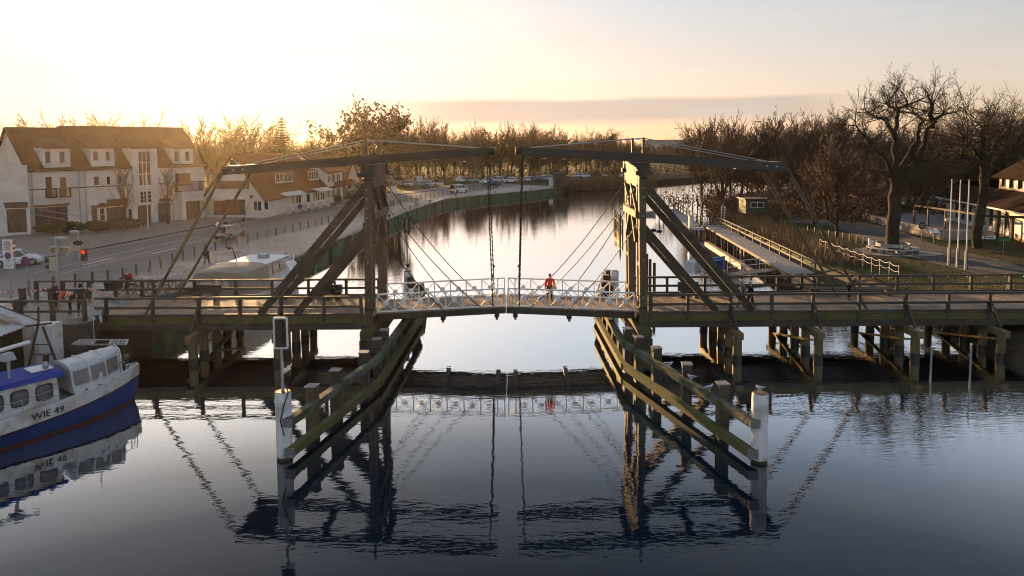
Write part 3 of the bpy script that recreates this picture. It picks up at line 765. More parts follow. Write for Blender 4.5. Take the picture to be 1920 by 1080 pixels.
def wtext(w_, body, size, t, z, o, m, parent): return text(body, size, w_.P(t, z, o), w_.n, m, parent)
q = MB(); gtri = MB().add([wG.P(wG.L-5.5, 10.2, 0), wG.P(wG.L, 10.2, 0), wG.P(wG.L-5.5, 14.4, 0)], [(0, 1, 2)]); 
# --- gabled restaurant houses further along
def house(name, label, A, B, dep, ze, zr, ops, gable=False, mw='plaster', mr='roofr', wins=(), z0=1.3, extra=None):
    w_ = Wall(A, B); h = thing(name, label, 'house', w_.P(w_.L/2, z0, -dep/2))
    rs = [w_.rect(*r[:4]) for r in ops]; q = MB()
    w_.skin(q, 0, w_.L, z0, ze, [r for r in rs if r[3] <= ze])
    L_ = w_.L
    if gable:
        hi = [r for r in rs if r[3] > ze]
        q.add([w_.P(0, ze), w_.P(L_, ze), w_.P(L_/2, zr)], [(0, 1, 2)]); q.add([w_.P(0, ze, -dep), w_.P(L_, ze, -dep), w_.P(L_/2, zr, -dep)], [(0, 1, 2)])
        for t in (0, L_): q.quad(w_.P(t, z0, 0), w_.P(t, ze, 0), w_.P(t, ze, -dep), w_.P(t, z0, -dep))
    else:
        for t in (0, L_): q.add([w_.P(t, z0, 0), w_.P(t, ze, 0), w_.P(t, zr, -dep/2), w_.P(t, ze, -dep), w_.P(t, z0, -dep)], [(0, 1, 2, 3, 4)])
    q.quad(w_.P(0, z0, -dep), w_.P(L_, z0, -dep), w_.P(L_, ze, -dep), w_.P(0, ze, -dep))
    q.build('wall', M[mw], h, fix=False)
    for o_, r in zip(ops, rs): w_.window(r, h, 0 if r[3] <= ze else .19, o_[4] if len(o_) > 4 else 2, 1, o_[5] if len(o_) > 5 else 'frame')
    q = MB()
    if gable:
        for t0, sg in ((0, -1), (L_, 1)):
            ov = .6; za = ze-ov*(zr-ze)/(L_/2)
            p = [w_.P(t0+sg*ov, za+.2, .5), w_.P(t0+sg*ov, za+.2, -dep-.4), w_.P(L_/2, zr+.2, -dep-.4), w_.P(L_/2, zr+.2, .5)]
            q.slab(p if sg > 0 else p[::-1], .2)
    else: gable_roof(q, w_, -.4, L_+.4, ze+.1, zr+.2, dep, .6)
    q.build('roof', M[mr], h)
    return w_, h
A, B = PZ(385, 407, 1.5), PZ(508, 404, 1.5); ya = (A.y+B.y)/2
w1, h1 = house('gabled_house', 'low gabled restaurant house next to the apartment house', (A.x, ya-1), (B.x, ya-2), 16, 4.6, PY(442, 288, ya)[2]-.3, [(432, 299, 450, 315, 1, 'brown'), (400, 374, 460, 402, 5, 'brown'), (474, 377, 490, 396, 2), (494, 378, 503, 394, 1)], True)
q = MB(); w1.box(q, .2, 4.2, 4.25, 4.45, .1, 2.2); q.build('canopy', M['awn'], h1)
q = MB(); w1.box(q, w1.L/2-2.6, w1.L/2+2.6, 5.9, 7.1, .2, .35); q.build('name_board', M['brown'], h1)
wh = w1.px(516, 345)
A, B = PZ(509, 403, 1.5), PZ(612, 384, 1.5)
w2, h2 = house('roadside_inn', 'long low inn with pale awnings and balcony behind the no parking sign', A, B, 12, 4.9, 10.6, [(528, 368, 540, 386, 2), (544, 367, 552, 384, 2), (556, 366, 566, 382, 2), (575, 364, 582, 378, 1, 'brown'), (588, 362, 600, 377, 3), (602, 361, 609, 375, 2)], False)
for x0, x1, y0, y1 in ((519, 553, 326, 346), (581, 601, 322, 340)):
    t0, zb = w2.px(x0, y1); t1, zt = w2.px(x1, y0); zb = max(zb, 5.6); zt = max(zt, zb+1.9); q = MB()
    back = lambda z: -(z-4.9)/(5.7)*6
    q.hexa([w2.P(t0, zb, back(zb)+.9), w2.P(t1, zb, back(zb)+.9), w2.P(t1, zb-.3, back(zb)-1.6), w2.P(t0, zb-.3, back(zb)-1.6)], [w2.P(t0, zt, back(zb)+.9), w2.P(t1, zt, back(zb)+.9), w2.P(t1, zt+.3, back(zb)-3.2), w2.P(t0, zt+.3, back(zb)-3.2)])
    dq = q.build('dormer', M['roofr'], h2)
    w2.window((t0+.3, zb+.25, t1-.3, zt-.25), dq, back(zb)+1.08, 4, 1, 'frame')
for x0, x1 in ((521, 560), (584, 611)):
    t0 = w2.px(x0, 365)[0]; t1 = w2.px(x1, 362)[0]; q = MB()
    q.slab([w2.P(t0, 4.35, 1.7), w2.P(t1, 4.35, 1.7), w2.P(t1, 4.85, .1), w2.P(t0, 4.85, .1)], .12); q.build('awning', M['awn'], h2)
for i in range(6):
    t = w2.px(522+i*15, 385)[0]; q = MB(); w2.box(q, t, t+1.4, 1.4, 2.5, 1.5, 1.6)
    q.build('terrace_screen', M['plasterg'], h2)
A, B = PZ(613, 383, 1.5), PZ(643, 374, 1.5)
w3, h3 = house('balcony_house', 'white two storey house with balcony at the end of the row', A, B, 10, 7.6, 10.8, [(614, 350, 619, 371, 2), (622, 349, 629, 371, 3), (631, 348, 639, 369, 2), (615, 329, 620, 342, 2), (623, 327, 630, 342, 3), (632, 326, 639, 341, 2)], False)
q = MB(); w3.box(q, -.3, w3.L+1.6, 4.5, 4.65, .05, 1.6); w3.box(q, -.3, w3.L+1.6, 4.66, 5.6, 1.5, 1.6); q.build('balcony', M['roofr'], h3)
A, B = PY(648, 366, 150), PY(684, 362, 156)
w4, h4 = house('pale_gable_house', 'pale gabled house half hidden behind the tower and dark bushes', (A.x, 150), (B.x, 152), 9, 4.4, 9.2, [(652, 345, 658, 355, 1), (666, 344, 674, 354, 2)], True, 'plasterg')
A, B = PY(726, 352, 190), PY(765, 350, 200)
w5, h5 = house('flat_office', 'low pale cabin by the car park under bare trees', (A.x, 188), (B.x, 190), 6, 4.6, 5.4, [(738, 332, 755, 337, 4, 'brown')], False, 'plasterg', 'brown')
# bushes, hedges, planters
def leafball(q, c, r, n, rn, size=.14, sc=(1, 1, .8), hollow=.5):
    c = V(c)
    for _ in range(n):
        d = V((rn.gauss(0, 1), rn.gauss(0, 1), rn.gauss(0, 1))).normalized(); k = r*(hollow+(1-hollow)*rn.random()**.6)
        p = c+V((d.x*sc[0], d.y*sc[1], d.z*sc[2]))*k
        a = V((rn.gauss(0, 1), rn.gauss(0, 1), rn.gauss(0, 1))).normalized(); b_ = a.orthogonal().normalized(); cc = a.cross(b_)
        s_ = size*rn.uniform(.6, 1.3)
        q.quad(p+b_*s_, p+cc*s_*.6, p-b_*s_, p-cc*s_*.6)
def bush(name, label, c, r, n, m='hedge', size=.16, sc=(1, 1, .8), group=None, cat='bush', seed=1):
    rn = random.Random(seed); q = MB()
    leafball(q, (0, 0, r*.75), r, n, rn, size, sc)
    t = thing(name, label, cat, c, 0, group); q.build('foliage', M[m], t, world=False, fix=False)
    q = MB()
    for i in range(5):
        a = rn.uniform(0, 6.3); q.tube([(0, 0, -.1), (math.cos(a)*r*.3*sc[0], math.sin(a)*r*.3*sc[1], r*.9*sc[2])], [.05, .02], 5)
    q.build('stems', M['brown'], t, world=False)
    return t
gH = 'clipped hedges of the shop terraces'
for i, (x, y, lb, sc) in enumerate(((100, 440, 'low dark hedge before the wide shop window', (2.2, .7, .6)), (135, 438, 'low dark hedge between the lamp mast and the wide shop window', (1.6, .7, .6)), (182, 436, 'low dark hedge beside the narrow brown door', (1.5, .7, .6)), (232, 431, 'round dark hedge at the foot of the bare street tree', (2.6, .9, .6)))):
    p = PZ(x, y, 1.5); bush('hedge', lb, p, 1.15, 900, sc=sc, group=gH, cat='hedge', seed=i)
for i, (x, y, r, lb) in enumerate(((590, 377, 1.3, 'small dark fir bush in front of the inn'), (612, 378, 1.5, 'low dark bush before the white balcony house'), (657, 372, 2.6, 'big dark evergreen bush left of the timber tower'), (632, 379, .9, 'little bush by the kerb of the balcony house'))):
    bush('bush', lb, PZ(x, y, 1.45), r, 1100, seed=20+i)
# masts and poles
def pole(name, label, cat, p, h, r, m='gal', head=None, group=None):
    t = thing(name, label, cat, p, 0, group); MB().tube([(0, 0, 0), (0, 0, h)], [r, r*.75], 8).build('pole', M[m], t, True, world=False)
    if head: head(t)
    return t
p = PZ(278, 430, 1.5); hgt = PY(276, 322, p.y).z-1.5
pole('flagpole', 'thin white flagpole in front of the stair bay of the apartment house', 'flagpole', p, hgt, .07, 'white')
p = PZ(146, 428, 1.5); hgt = PY(144, 331, p.y).z-1.5
def flathead(t): MB().box((.0, 0, hgt+.05), (1.3, .5, .16)).build('lamp_head', M['gal'], t, world=False)
pole('street_lamp', 'brown lamp mast with flat head against the white apartment house', 'street lamp', p, hgt, .16, 'brown', flathead)
p = PZ(26, 440, 1.5)
t = thing('parasol', 'closed grey parasol at the shop corner', 'parasol', p); MB().tube([(0, 0, 0), (0, 0, 2.9)], .03, 6).build('pole', M['brown'], t, world=False); MB().lathe([(.22, 1.1), (.13, 2.0), (.02, 2.95)], n=8).build('cloth', M['grey'], t, world=False)
# ------------------------------------------------------------------ bollards along the kerb
def along(P, step, start=0.):
    out = []; acc = start
    for a, b_ in zip(P[:-1], P[1:]):
        L_ = math.hypot(b_[0]-a[0], b_[1]-a[1]); 
        while acc < L_:
            u = acc/L_; out.append((a[0]+(b_[0]-a[0])*u, a[1]+(b_[1]-a[1])*u)); acc += step
        acc -= L_
    return out
b0 = thing('bollard', 'slim dark wooden bollard in the row between road and wet cobbles', 'bollard', (0, 0, 0), 0, 'bollards along the quay road')
MB().lathe([(.085, -.2), (.085, .93), (.06, .98)], n=8).build('post', M['brown'], b0, True, world=False)
rn = random.Random(4); first = True
for i, (x, y) in enumerate(along(KERB, 2.0, 1.0)):
    if y > 172: break
    z = zl(x+.35, y); o = b0 if first else dup(b0); first = False
    o.location = (x+.35, y, z); o.rotation_euler = (rn.uniform(-.02, .02), rn.uniform(-.03, .03), 0)
    if i == 7: o.rotation_euler = (0, .13, 0); o['label'] = 'wooden bollard leaning right on its round foot plate'
    if i == 8: o.rotation_euler = (0, -.12, 0); o['label'] = 'wooden bollard tilted left next to the right leaning one'
m0 = thing('mooring_bollard', 'small black iron mooring bollard on the far quay edge', 'mooring bollard', (0, 0, 0), 0, 'mooring bollards of the quay')
MB().lathe([(.16, 0), (.13, .3), (.2, .36), (.16, .46)], n=8).build('iron_post', M['iron'], m0, True, world=False)
for i, (x, y) in enumerate(along(QUAY, 13., 9.)):
    if y > 172: break
    o = m0 if i == 0 else dup(m0); o.location = (x-.5, y, zl(x-.5, y))
# road paint
def stripe(name, p, w_, zf=zl, dz=.006):
    q = MB()
    for a, b_ in zip(p[:-1], p[1:]):
        d = V((b_[0]-a[0], b_[1]-a[1], 0)).normalized(); n_ = V((-d.y, d.x, 0))*w_/2
        c = [V((*a, 0))-n_, V((*b_, 0))-n_, V((*b_, 0))+n_, V((*a, 0))+n_]
        q.quad(*[(v.x, v.y, zf(v.x, v.y)+dz) for v in c])
    return setting(q.build(name, M['line'], fix=False))
mix = lambda A, B, u: [(a[0]*(1-u)+b_[0]*u, a[1]*(1-u)+b_[1]*u) for a, b_ in zip(A, B)]
for k, (u, w_) in enumerate(((.93, .14), (.62, .12), (.45, .12))):
    pp = mix(KERB, ROADF, u); pts = along(pp, 1.0)
    if k == 0: stripe('road_edge_line', pts[2:], w_)
    else: stripe('road_lane_line', [p for p in pts if p[1] < 84], w_)
for u, yy in ((.53, 64), (.36, 70)):
    pp = along(mix(KERB, ROADF, u), 1.); pp = [p for p in pp if yy < p[1] < yy+5]
    stripe('road_arrow', pp, .35)
# sheet pile wall of the quay
M['sheet'] = mat('green_sheet_piling', (.045, .115, .062), (.068, .15, .085), .75, 2., (1, 1, .4), .2, 8, c2=(.035, .09, .05), s2=1.)
qw = thing('quay_wall', 'green corrugated steel quay wall with pale concrete cap along the river bend', 'quay wall', (-14, 140, 0))
q = MB(); pts = along(QUAY, .45); o_ = len(q.v); vs = []; fs = []
off = [0, 0, .32, .32]
for i, (x, y) in enumerate(pts):
    j = min(i+1, len(pts)-1); d = V((pts[j][0]-pts[j-1][0], pts[j][1]-pts[j-1][1], 0)).normalized(); n_ = V((d.y, -d.x, 0))
    k = .02+off[i % 4]; z = zl(x, y)
    vs += [(x+n_.x*k, y+n_.y*k, -.8), (x+n_.x*k, y+n_.y*k, z-.12)]
for i in range(len(pts)-1): fs.append((2*i, 2*i+2, 2*i+3, 2*i+1))
q.add(vs, fs).build('sheet_piling', M['sheet'], qw, fix=False)
q = MB()
for a, b_ in zip(QUAY[:-1], QUAY[1:]):
    d = V((b_[0]-a[0], b_[1]-a[1], 0)).normalized(); n_ = V((d.y, -d.x, 0)); za, zb = zl(*a), zl(*b_)
    A0, B0 = V((*a, za)), V((*b_, zb))
    q.slab([A0-n_*.25+V((0, 0, .03)), A0+n_*.42+V((0, 0, .03)), B0+n_*.42+V((0, 0, .03)), B0-n_*.25+V((0, 0, .03))], .16)
q.build('coping', M['concrete'], qw)
q = MB(); pts = along(QUAY, 6., 3.)
for x, y in pts[1:]: MB().box((x+.42, y, .35), (.2, .25, 2.0)).build('fender_timber', M['wood'], qw)
# dark stone quay below the forecourt, on the camera side of the bridge
q = MB()
for a, b_ in zip([(-75, 37.0), (-34, 37.2), (-27, 37.6), (-24.2, 38.6)], [(-34, 37.2), (-27, 37.6), (-24.2, 38.6), (-24.2, 45.6)]):
    za, zb = zl(*a), zl(*b_); q.quad((a[0]+.15, a[1]-.15, -.8), (b_[0]+.15, b_[1]-.15, -.8), (b_[0], b_[1], zb+.01), (a[0], a[1], za+.01))
M['stone'] = mat('dark_stone_wall', (.06, .055, .048), (.10, .09, .075), .85, 2.5, (1, 1, 2), .6, 6)
tag(q.build('stone_quay', M['stone'], fix=False), 'dark stone quay front under the forecourt behind the blue boat', 'quay wall')
# ------------------------------------------------------------------ people
def skinned(name, chains, m, parent, sub=2):
    """chains: lists of (point, radius); chains share joints by equal points; grown into one surface"""
    vs = []; rs = []; es = []; idx = {}
    for ch in chains:
        prev = None
        for p, r in ch:
            k = tuple(round(c, 4) for c in p)
            if k not in idx: idx[k] = len(vs); vs.append(k); rs.append(r)
            i = idx[k]
            if prev is not None and prev != i: es.append((prev, i))
            prev = i
    me = bpy.data.meshes.new(name); me.from_pydata(vs, es, [])
    o = bpy.data.objects.new(name, me); COL.objects.link(o); me.materials.append(m)
    md = o.modifiers.new('skin', 'SKIN')
    for i, r in enumerate(rs):
        v = me.skin_vertices[0].data[i]; v.radius = (r, r) if not isinstance(r, tuple) else r; v.use_root = (i == 0)
    md.use_smooth_shade = True; md.branch_smoothing = .3
    sb = o.modifiers.new('sub', 'SUBSURF'); sb.levels = sub; sb.render_levels = sub
    dg = bpy.context.evaluated_depsgraph_get(); me2 = bpy.data.meshes.new_from_object(o.evaluated_get(dg))
    o.modifiers.clear(); o.data = me2; bpy.data.meshes.remove(me)
    if not me2.materials: me2.materials.append(m)
    o.parent = parent
    return o
def person(label, loc, rz, H=1.76, top=(.3, .3, .32), legs=(.03, .03, .035), pose='walk', coat=False, hood=False, hair=True, group=None, extra=None):
    t = thing('person', label, 'person', loc, rz, group); k = H/1.76
    S = lambda *a: V(a)*k
    sit = pose == 'sit'; bend = pose == 'bend'; lean = pose == 'lean'
    hip = S(0, 0, .52) if sit else S(0, .12 if bend else 0, .92)
    ch = hip+(S(0, -.42, .22) if bend else S(0, -.28, .38) if lean else S(0, -.06, .42) if sit else S(0, -.02, .42))
    dirv = (ch-hip).normalized()
    nk = ch+dirv*.12*k; hd = nk+(S(0, -.12, .05) if bend else S(0, -.06, .13)); 
    fwd = V((0, -1, 0))
    legsP = []
    for sx, st in ((-1, .22), (1, -.20)):
        h0 = hip+S(.09*sx, 0, -.02)
        if sit: kn = h0+S(.03*sx, -.42, -.02); an = kn+S(0, .02, -.42)
        elif pose == 'walk': kn = S(.10*sx, -st*.55-.05, .50); an = S(.10*sx, -st+ (.06 if st < 0 else 0), .10)
        elif pose == 'bike': kn = S(.12*sx, -.1-st*.4, .52); an = S(.12*sx, -st*.5, .12)
        else: kn = S(.11*sx, -.03, .50); an = S(.12*sx, .02, .09)
        toe = V((an.x, an.y-.15*k, max(.035, an.z-.055*k)))
        legsP.append((h0, kn, an, toe))
    arms = []
    for sx in (-1, 1):
        sh = ch+S(.19*sx, 0, .02)
        if bend: el = sh+S(.03*sx, -.10, -.25); ha = el+S(-.02*sx, -.08, -.22)
        elif lean: el = sh+S(.05*sx, -.16, -.20); ha = el+S(-.04*sx, -.24, .02)
        elif sit: el = sh+S(.05*sx, -.03, -.26); ha = el+S(-.05*sx, -.24, -.04)
        elif pose == 'bike': el = sh+S(.04*sx, -.18, -.18); ha = el+S(0, -.26, .0)
        else: el = sh+S(.07*sx, .03*sx+.02, -.27); ha = el+S(.01*sx, -.07, -.23)
        arms.append((sh, el, ha, sx))
    # body: one continuous skinned figure with head, face and fingers
    C = [[(hip, .12*k), (hip.lerp(ch, .5), .115*k), (ch, .13*k), (nk, .055*k), (hd, .085*k), (hd+(S(0, -.05, .02) if bend else S(0, .01, .09)), .08*k)],
         [(hd, .085*k), (hd+S(0, -.098, .0), .014*k)], [(hd, .085*k), (hd+S(0, -.05, -.07), .035*k)]]
    for sx in (-1, 1): C.append([(hd, .085*k), (hd+S(.09*sx, .01, .0), .018*k)])
    for h0, kn, an, toe in legsP: C.append([(hip, .12*k), (h0, .085*k), (kn, .058*k), (an, .04*k), (toe, .035*k)])
    for sh, el, ha, sx in arms:
        d = (ha-el).normalized(); sd_ = d.cross(V((0, 1, .3))).normalized()
        pm = ha+d*.06*k
        C.append([(ch, .13*k), (sh, .055*k), (el, .042*k), (ha, .03*k), (pm, .034*k)])
        for i in range(4):
            b_ = pm+sd_*(i-1.5)*.02*k+d*.03*k; l_ = (.07, .08, .075, .06)[i]*k
            C.append([(pm, .034*k), (b_, .010*k), (b_+d*l_*.6+fwd*.008, .009*k), (b_+d*l_+fwd*.03*k, .008*k)])
        C.append([(pm, .034*k), (pm+sd_*-.045*k+fwd*.02*k, .011*k), (pm+sd_*-.05*k+d*.045*k+fwd*.03*k, .009*k)])
    skinned('body', C, M['skin'], t)
    mt = cloth('jacket_cloth', top); ml = cloth('trouser_cloth', legs)
    low = hip+(S(0, .02, -.28) if coat and not sit else S(0, 0, -.02))
    C = [[(low, .17*k), (hip+dirv*.06*k, .155*k), (hip.lerp(ch, .55), .155*k), (ch, .165*k), (nk-dirv*.03*k, .085*k)]]
    for sh, el, ha, sx in arms: C.append([(ch, .165*k), (sh, .085*k), (el, .065*k), (ha-(ha-el)*.08, .05*k)])
    skinned('jacket', C, mt, t)
    C = []
    for h0, kn, an, toe in legsP: C.append([(hip+S(0, 0, .04), .145*k), (h0, .105*k), (kn, .078*k), (an+S(0, 0, .02), .06*k)])
    skinned('trousers', C, ml, t)
    for h0, kn, an, toe in legsP: skinned('shoe', [[(an+S(0, .03, -.02), .05*k), (an+S(0, -.02, -.045), .048*k), (toe, .042*k)]], M['blk'], t)
    if hood: skinned('hood', [[(nk, .10*k), (hd+S(0, .03, .02), .12*k), (hd+S(0, .01, .10), .085*k)]], mt, t)
    elif hair: skinned('hair', [[(hd+S(0, .06, -.04), .06*k), (hd+S(0, .035, .04), .088*k), (hd+S(0, -.01, .10), .075*k)]], M['hair'], t)
    if extra: extra(t, k, hip, ch, hd)
    return t
DZ = 2.455
def at(px, py, z): return PZ(px, py, z)
p = at(1031, 566, 2.66)
person('person in a bright red jacket and dark trousers walking across the white railed bridge', p, rad(176), 1.82, (.64, .045, .018), (.02, .022, .035), 'walk')
def cap_(t, k, hip, ch, hd): MB().ball(hd+V((0, -.01, .07))*k, .105*k, 10, (1, 1.1, .6)).build('cap', M['white'], t, True, world=False)
p = at(1391, 574, DZ); person('person in a grey green jacket and pale cap walking beside a dark dressed companion', (PY(1392, 550, 41.5).x, 41.5, DZ), rad(-75), 1.72, (.16, .19, .17), (.05, .05, .06), 'walk', extra=cap_)
person('person all in black walking next to someone in a pale cap', (PY(1408, 550, 41.0).x, 41.0, DZ), rad(-85), 1.68, (.012, .012, .014), (.012, .012, .015), 'walk')
p = at(1606, 568, DZ); person('person in an olive coat leaning forward on the lawn side span below the pull poles', (p.x, 43.2, DZ), rad(80), 1.74, (.10, .085, .055), (.02, .02, .022), 'lean')
person('hooded person sitting hunched on the bench between the raking struts', (PY(625, 545, 43.8).x, 43.9, DZ), rad(62), 1.74, (.02, .017, .014), (.02, .018, .016), 'sit', hood=True)
def hiviz(t, k, hip, ch, hd):
    d = (ch-hip).normalized()
    for u in (.35, .62):
        c = hip.lerp(ch, u); MB().tube([c-d*.03, c+d*.03], .182*k, 14).build('reflective_stripe', M['white'], t, True, world=False)
HZ = lambda x, y: zl(x, y)
person('worker bending down in an orange jacket with white reflective stripes', (PY(131, 560, 41.2).x, 41.2, 2.4), rad(-60), 1.98, (.75, .09, .02), (.02, .02, .025), 'bend', extra=hiviz)
person('tall person in a black hooded coat standing beside the worker in orange', (PY(151, 560, 40.6).x, 40.6, 2.4), rad(200), 1.98, (.012, .012, .016), (.012, .012, .015), 'stand', coat=True, hood=True)
person('person in a dark blue jacket half hidden behind the grey lamp pole', (PY(106, 560, 42.2).x-.15, 42.3, 2.4), rad(150), 1.85, (.03, .045, .09), (.02, .022, .03), 'stand')
def pack(t, k, hip, ch, hd): MB().ball(ch+V((0, .22, -.12))*k, .2*k, 10, (.9, .65, 1.25)).build('backpack', cloth('red_pack', (.30, .02, .03)), t, True, world=False)
xb = PY(238, 540, 46.6).x
person('cyclist with a red backpack standing over a bicycle by the parked bicycles', (xb, 46.7, 2.32), rad(-80), 1.80, (.045, .03, .022), (.02, .018, .016), 'bike', extra=pack)
p = at(388, 498, zl(-31, 66)); person('person in a long brown coat walking along the bollards on the wet cobbles', p, rad(160), 1.78, (.07, .045, .025), (.03, .022, .016), 'walk', coat=True, hood=True)
# ------------------------------------------------------------------ bicycles
def torus(q, c, R, r, n=20, m=5, ax='y'):
    pts = [V((math.cos(2*PI*i/n)*R, 0, math.sin(2*PI*i/n)*R))+V(c) for i in range(n)]
    o = len(q.v)
    for i in range(n):
        d = V((math.cos(2*PI*i/n), 0, math.sin(2*PI*i/n)))
        for k in range(m):
            a = 2*PI*k/m; q.v.append(tuple(pts[i]+d*(r*math.cos(a))+V((0, r*math.sin(a), 0))))
    for i in range(n):
        for k in range(m):
            q.f.append((o+i*m+k, o+i*m+(k+1) % m, o+((i+1) % n)*m+(k+1) % m, o+((i+1) % n)*m+k)); q.m.append(q.mi)
    return q
def bicycle(label, loc, rz, col, group='bicycles parked behind the bridge railing'):
    t = thing('bicycle', label, 'bicycle', loc, rz, group); m = mat('bicycle_paint', col, None, .4)
    for x in (-.53, .53):
        q = torus(MB(), (x, 0, .34), .325, .025); wq = q.build('wheel', M['blk'], t, True, world=False)
        q = MB()
        for i in range(7): a = PI*i/7; q.tube([(x-.31*math.cos(a), 0, .34-.31*math.sin(a)), (x+.31*math.cos(a), 0, .34+.31*math.sin(a))], .004, 3)
        q.build('spokes', M['gal'], wq, world=False)
        MB().tube([(x+.37*math.cos(a_), 0, .34+.37*math.sin(a_)) for a_ in [.3+i*.25 for i in range(9)]], .022, 5).build('mudguard', m, wq, world=False)
    q = MB(); bb, hd, st, se = V((-.08, 0, .3)), V((.38, 0, .82)), V((-.24, 0, .80)), V((-.53, 0, .34))
    for a, b_ in ((bb, hd), (bb, st), (st, hd-V((0, 0, .06))), (se, bb), (se, st), (hd, V((.53, 0, .34))), (hd, hd+V((-.03, 0, .2))), (st, st+V((-.04, 0, .16)))): q.tube([a, b_], .017, 6)
    q.build('frame', m, t, True, world=False)
    MB().tube([(.25, -.29, 1.02), (.36, -.2, 1.05), (.37, .2, 1.05), (.25, .29, 1.02)], .014, 5).build('handlebar', M['gal'], t, True, world=False)
    MB().ball((-.29, 0, .98), .13, 8, (1.1, .6, .35)).build('saddle', M['blk'], t, True, world=False)
    MB().bx(-.78, -.3, -.08, .08, .70, .72).build('rack', M['iron'], t, world=False)
    return t
bl = ['bicycle with the red backpack rider standing over it', 'dark bicycle just right of the rider with red backpack', 'bicycle third from the rider in the parked row', 'bicycle in the middle of the parked row behind the railing', 'bicycle just left of the outer pull pole foot', 'bicycle between the two pull pole feet', 'last bicycle of the row, nearest the tan canvas boat']
for i, (px, c) in enumerate(zip((236, 256, 272, 288, 303, 318, 336), ((.02, .02, .02), (.03, .03, .03), (.12, .02, .02), (.02, .03, .05), (.03, .03, .03), (.06, .06, .06), (.03, .02, .02)))):
    x = PY(px, 555, 46.8).x; bicycle(bl[i], (x, 46.9+.12*(i % 2), zl(x, 46.9)+.0), rad(180 if i == 0 else 60+i*7), c)
# cargo box of the rider's bicycle and benches on the deck
x = PY(212, 545, 46.6).x; t = thing('cargo_box', 'black cargo box in front of the rider with red backpack', 'cargo box', (x, 46.7, zl(x, 46.7)+.3))
q = MB(); q.hexa([(-.4, -.3, 0), (.4, -.3, 0), (.4, .3, 0), (-.4, .3, 0)], [(-.5, -.35, .55), (.5, -.35, .55), (.5, .35, .55), (-.5, .35, .55)]); q.build('box', M['blk'], t, world=False)
MB().bx(-.5, .5, -.36, .36, .552, .58).build('lid', M['grey'], t, world=False)
gB = 'heavy timber benches on the bridge deck'
for lb, x0, x1, y in (('long timber bench in front of the tan canvas boat', PY(366, 570, 44.5).x, PY(414, 570, 44.5).x, 44.4), ('timber bench carrying the hooded sitting person', PY(608, 560, 44.).x, PY(640, 560, 44.).x, 44.1), ('timber bench between the right tower and the walking couple', PY(1273, 560, 44).x, PY(1312, 560, 44).x, 44.1), ('longest timber bench below the pull poles on the lawn side', PY(1516, 560, 44.3).x, PY(1672, 560, 44.3).x, 44.4)):
    t = thing('bench', lb, 'bench', ((x0+x1)/2, y, DZ), 0, gB); w_ = (x1-x0)/2
    MB().bx(-w_, w_, -.28, .28, .40, .48).build('seat', M['woodx'], t, world=False)
    for sx in (-1, 1): MB().bx(sx*(w_-.25)-.12, sx*(w_-.25)+.12, -.22, .22, 0.005, .397).build('leg', M['wood'], t, world=False)
    if w_ < 1.0: MB().bx(-w_, w_, .22, .29, .483, .95).build('backrest', M['woodx'], t, world=False)
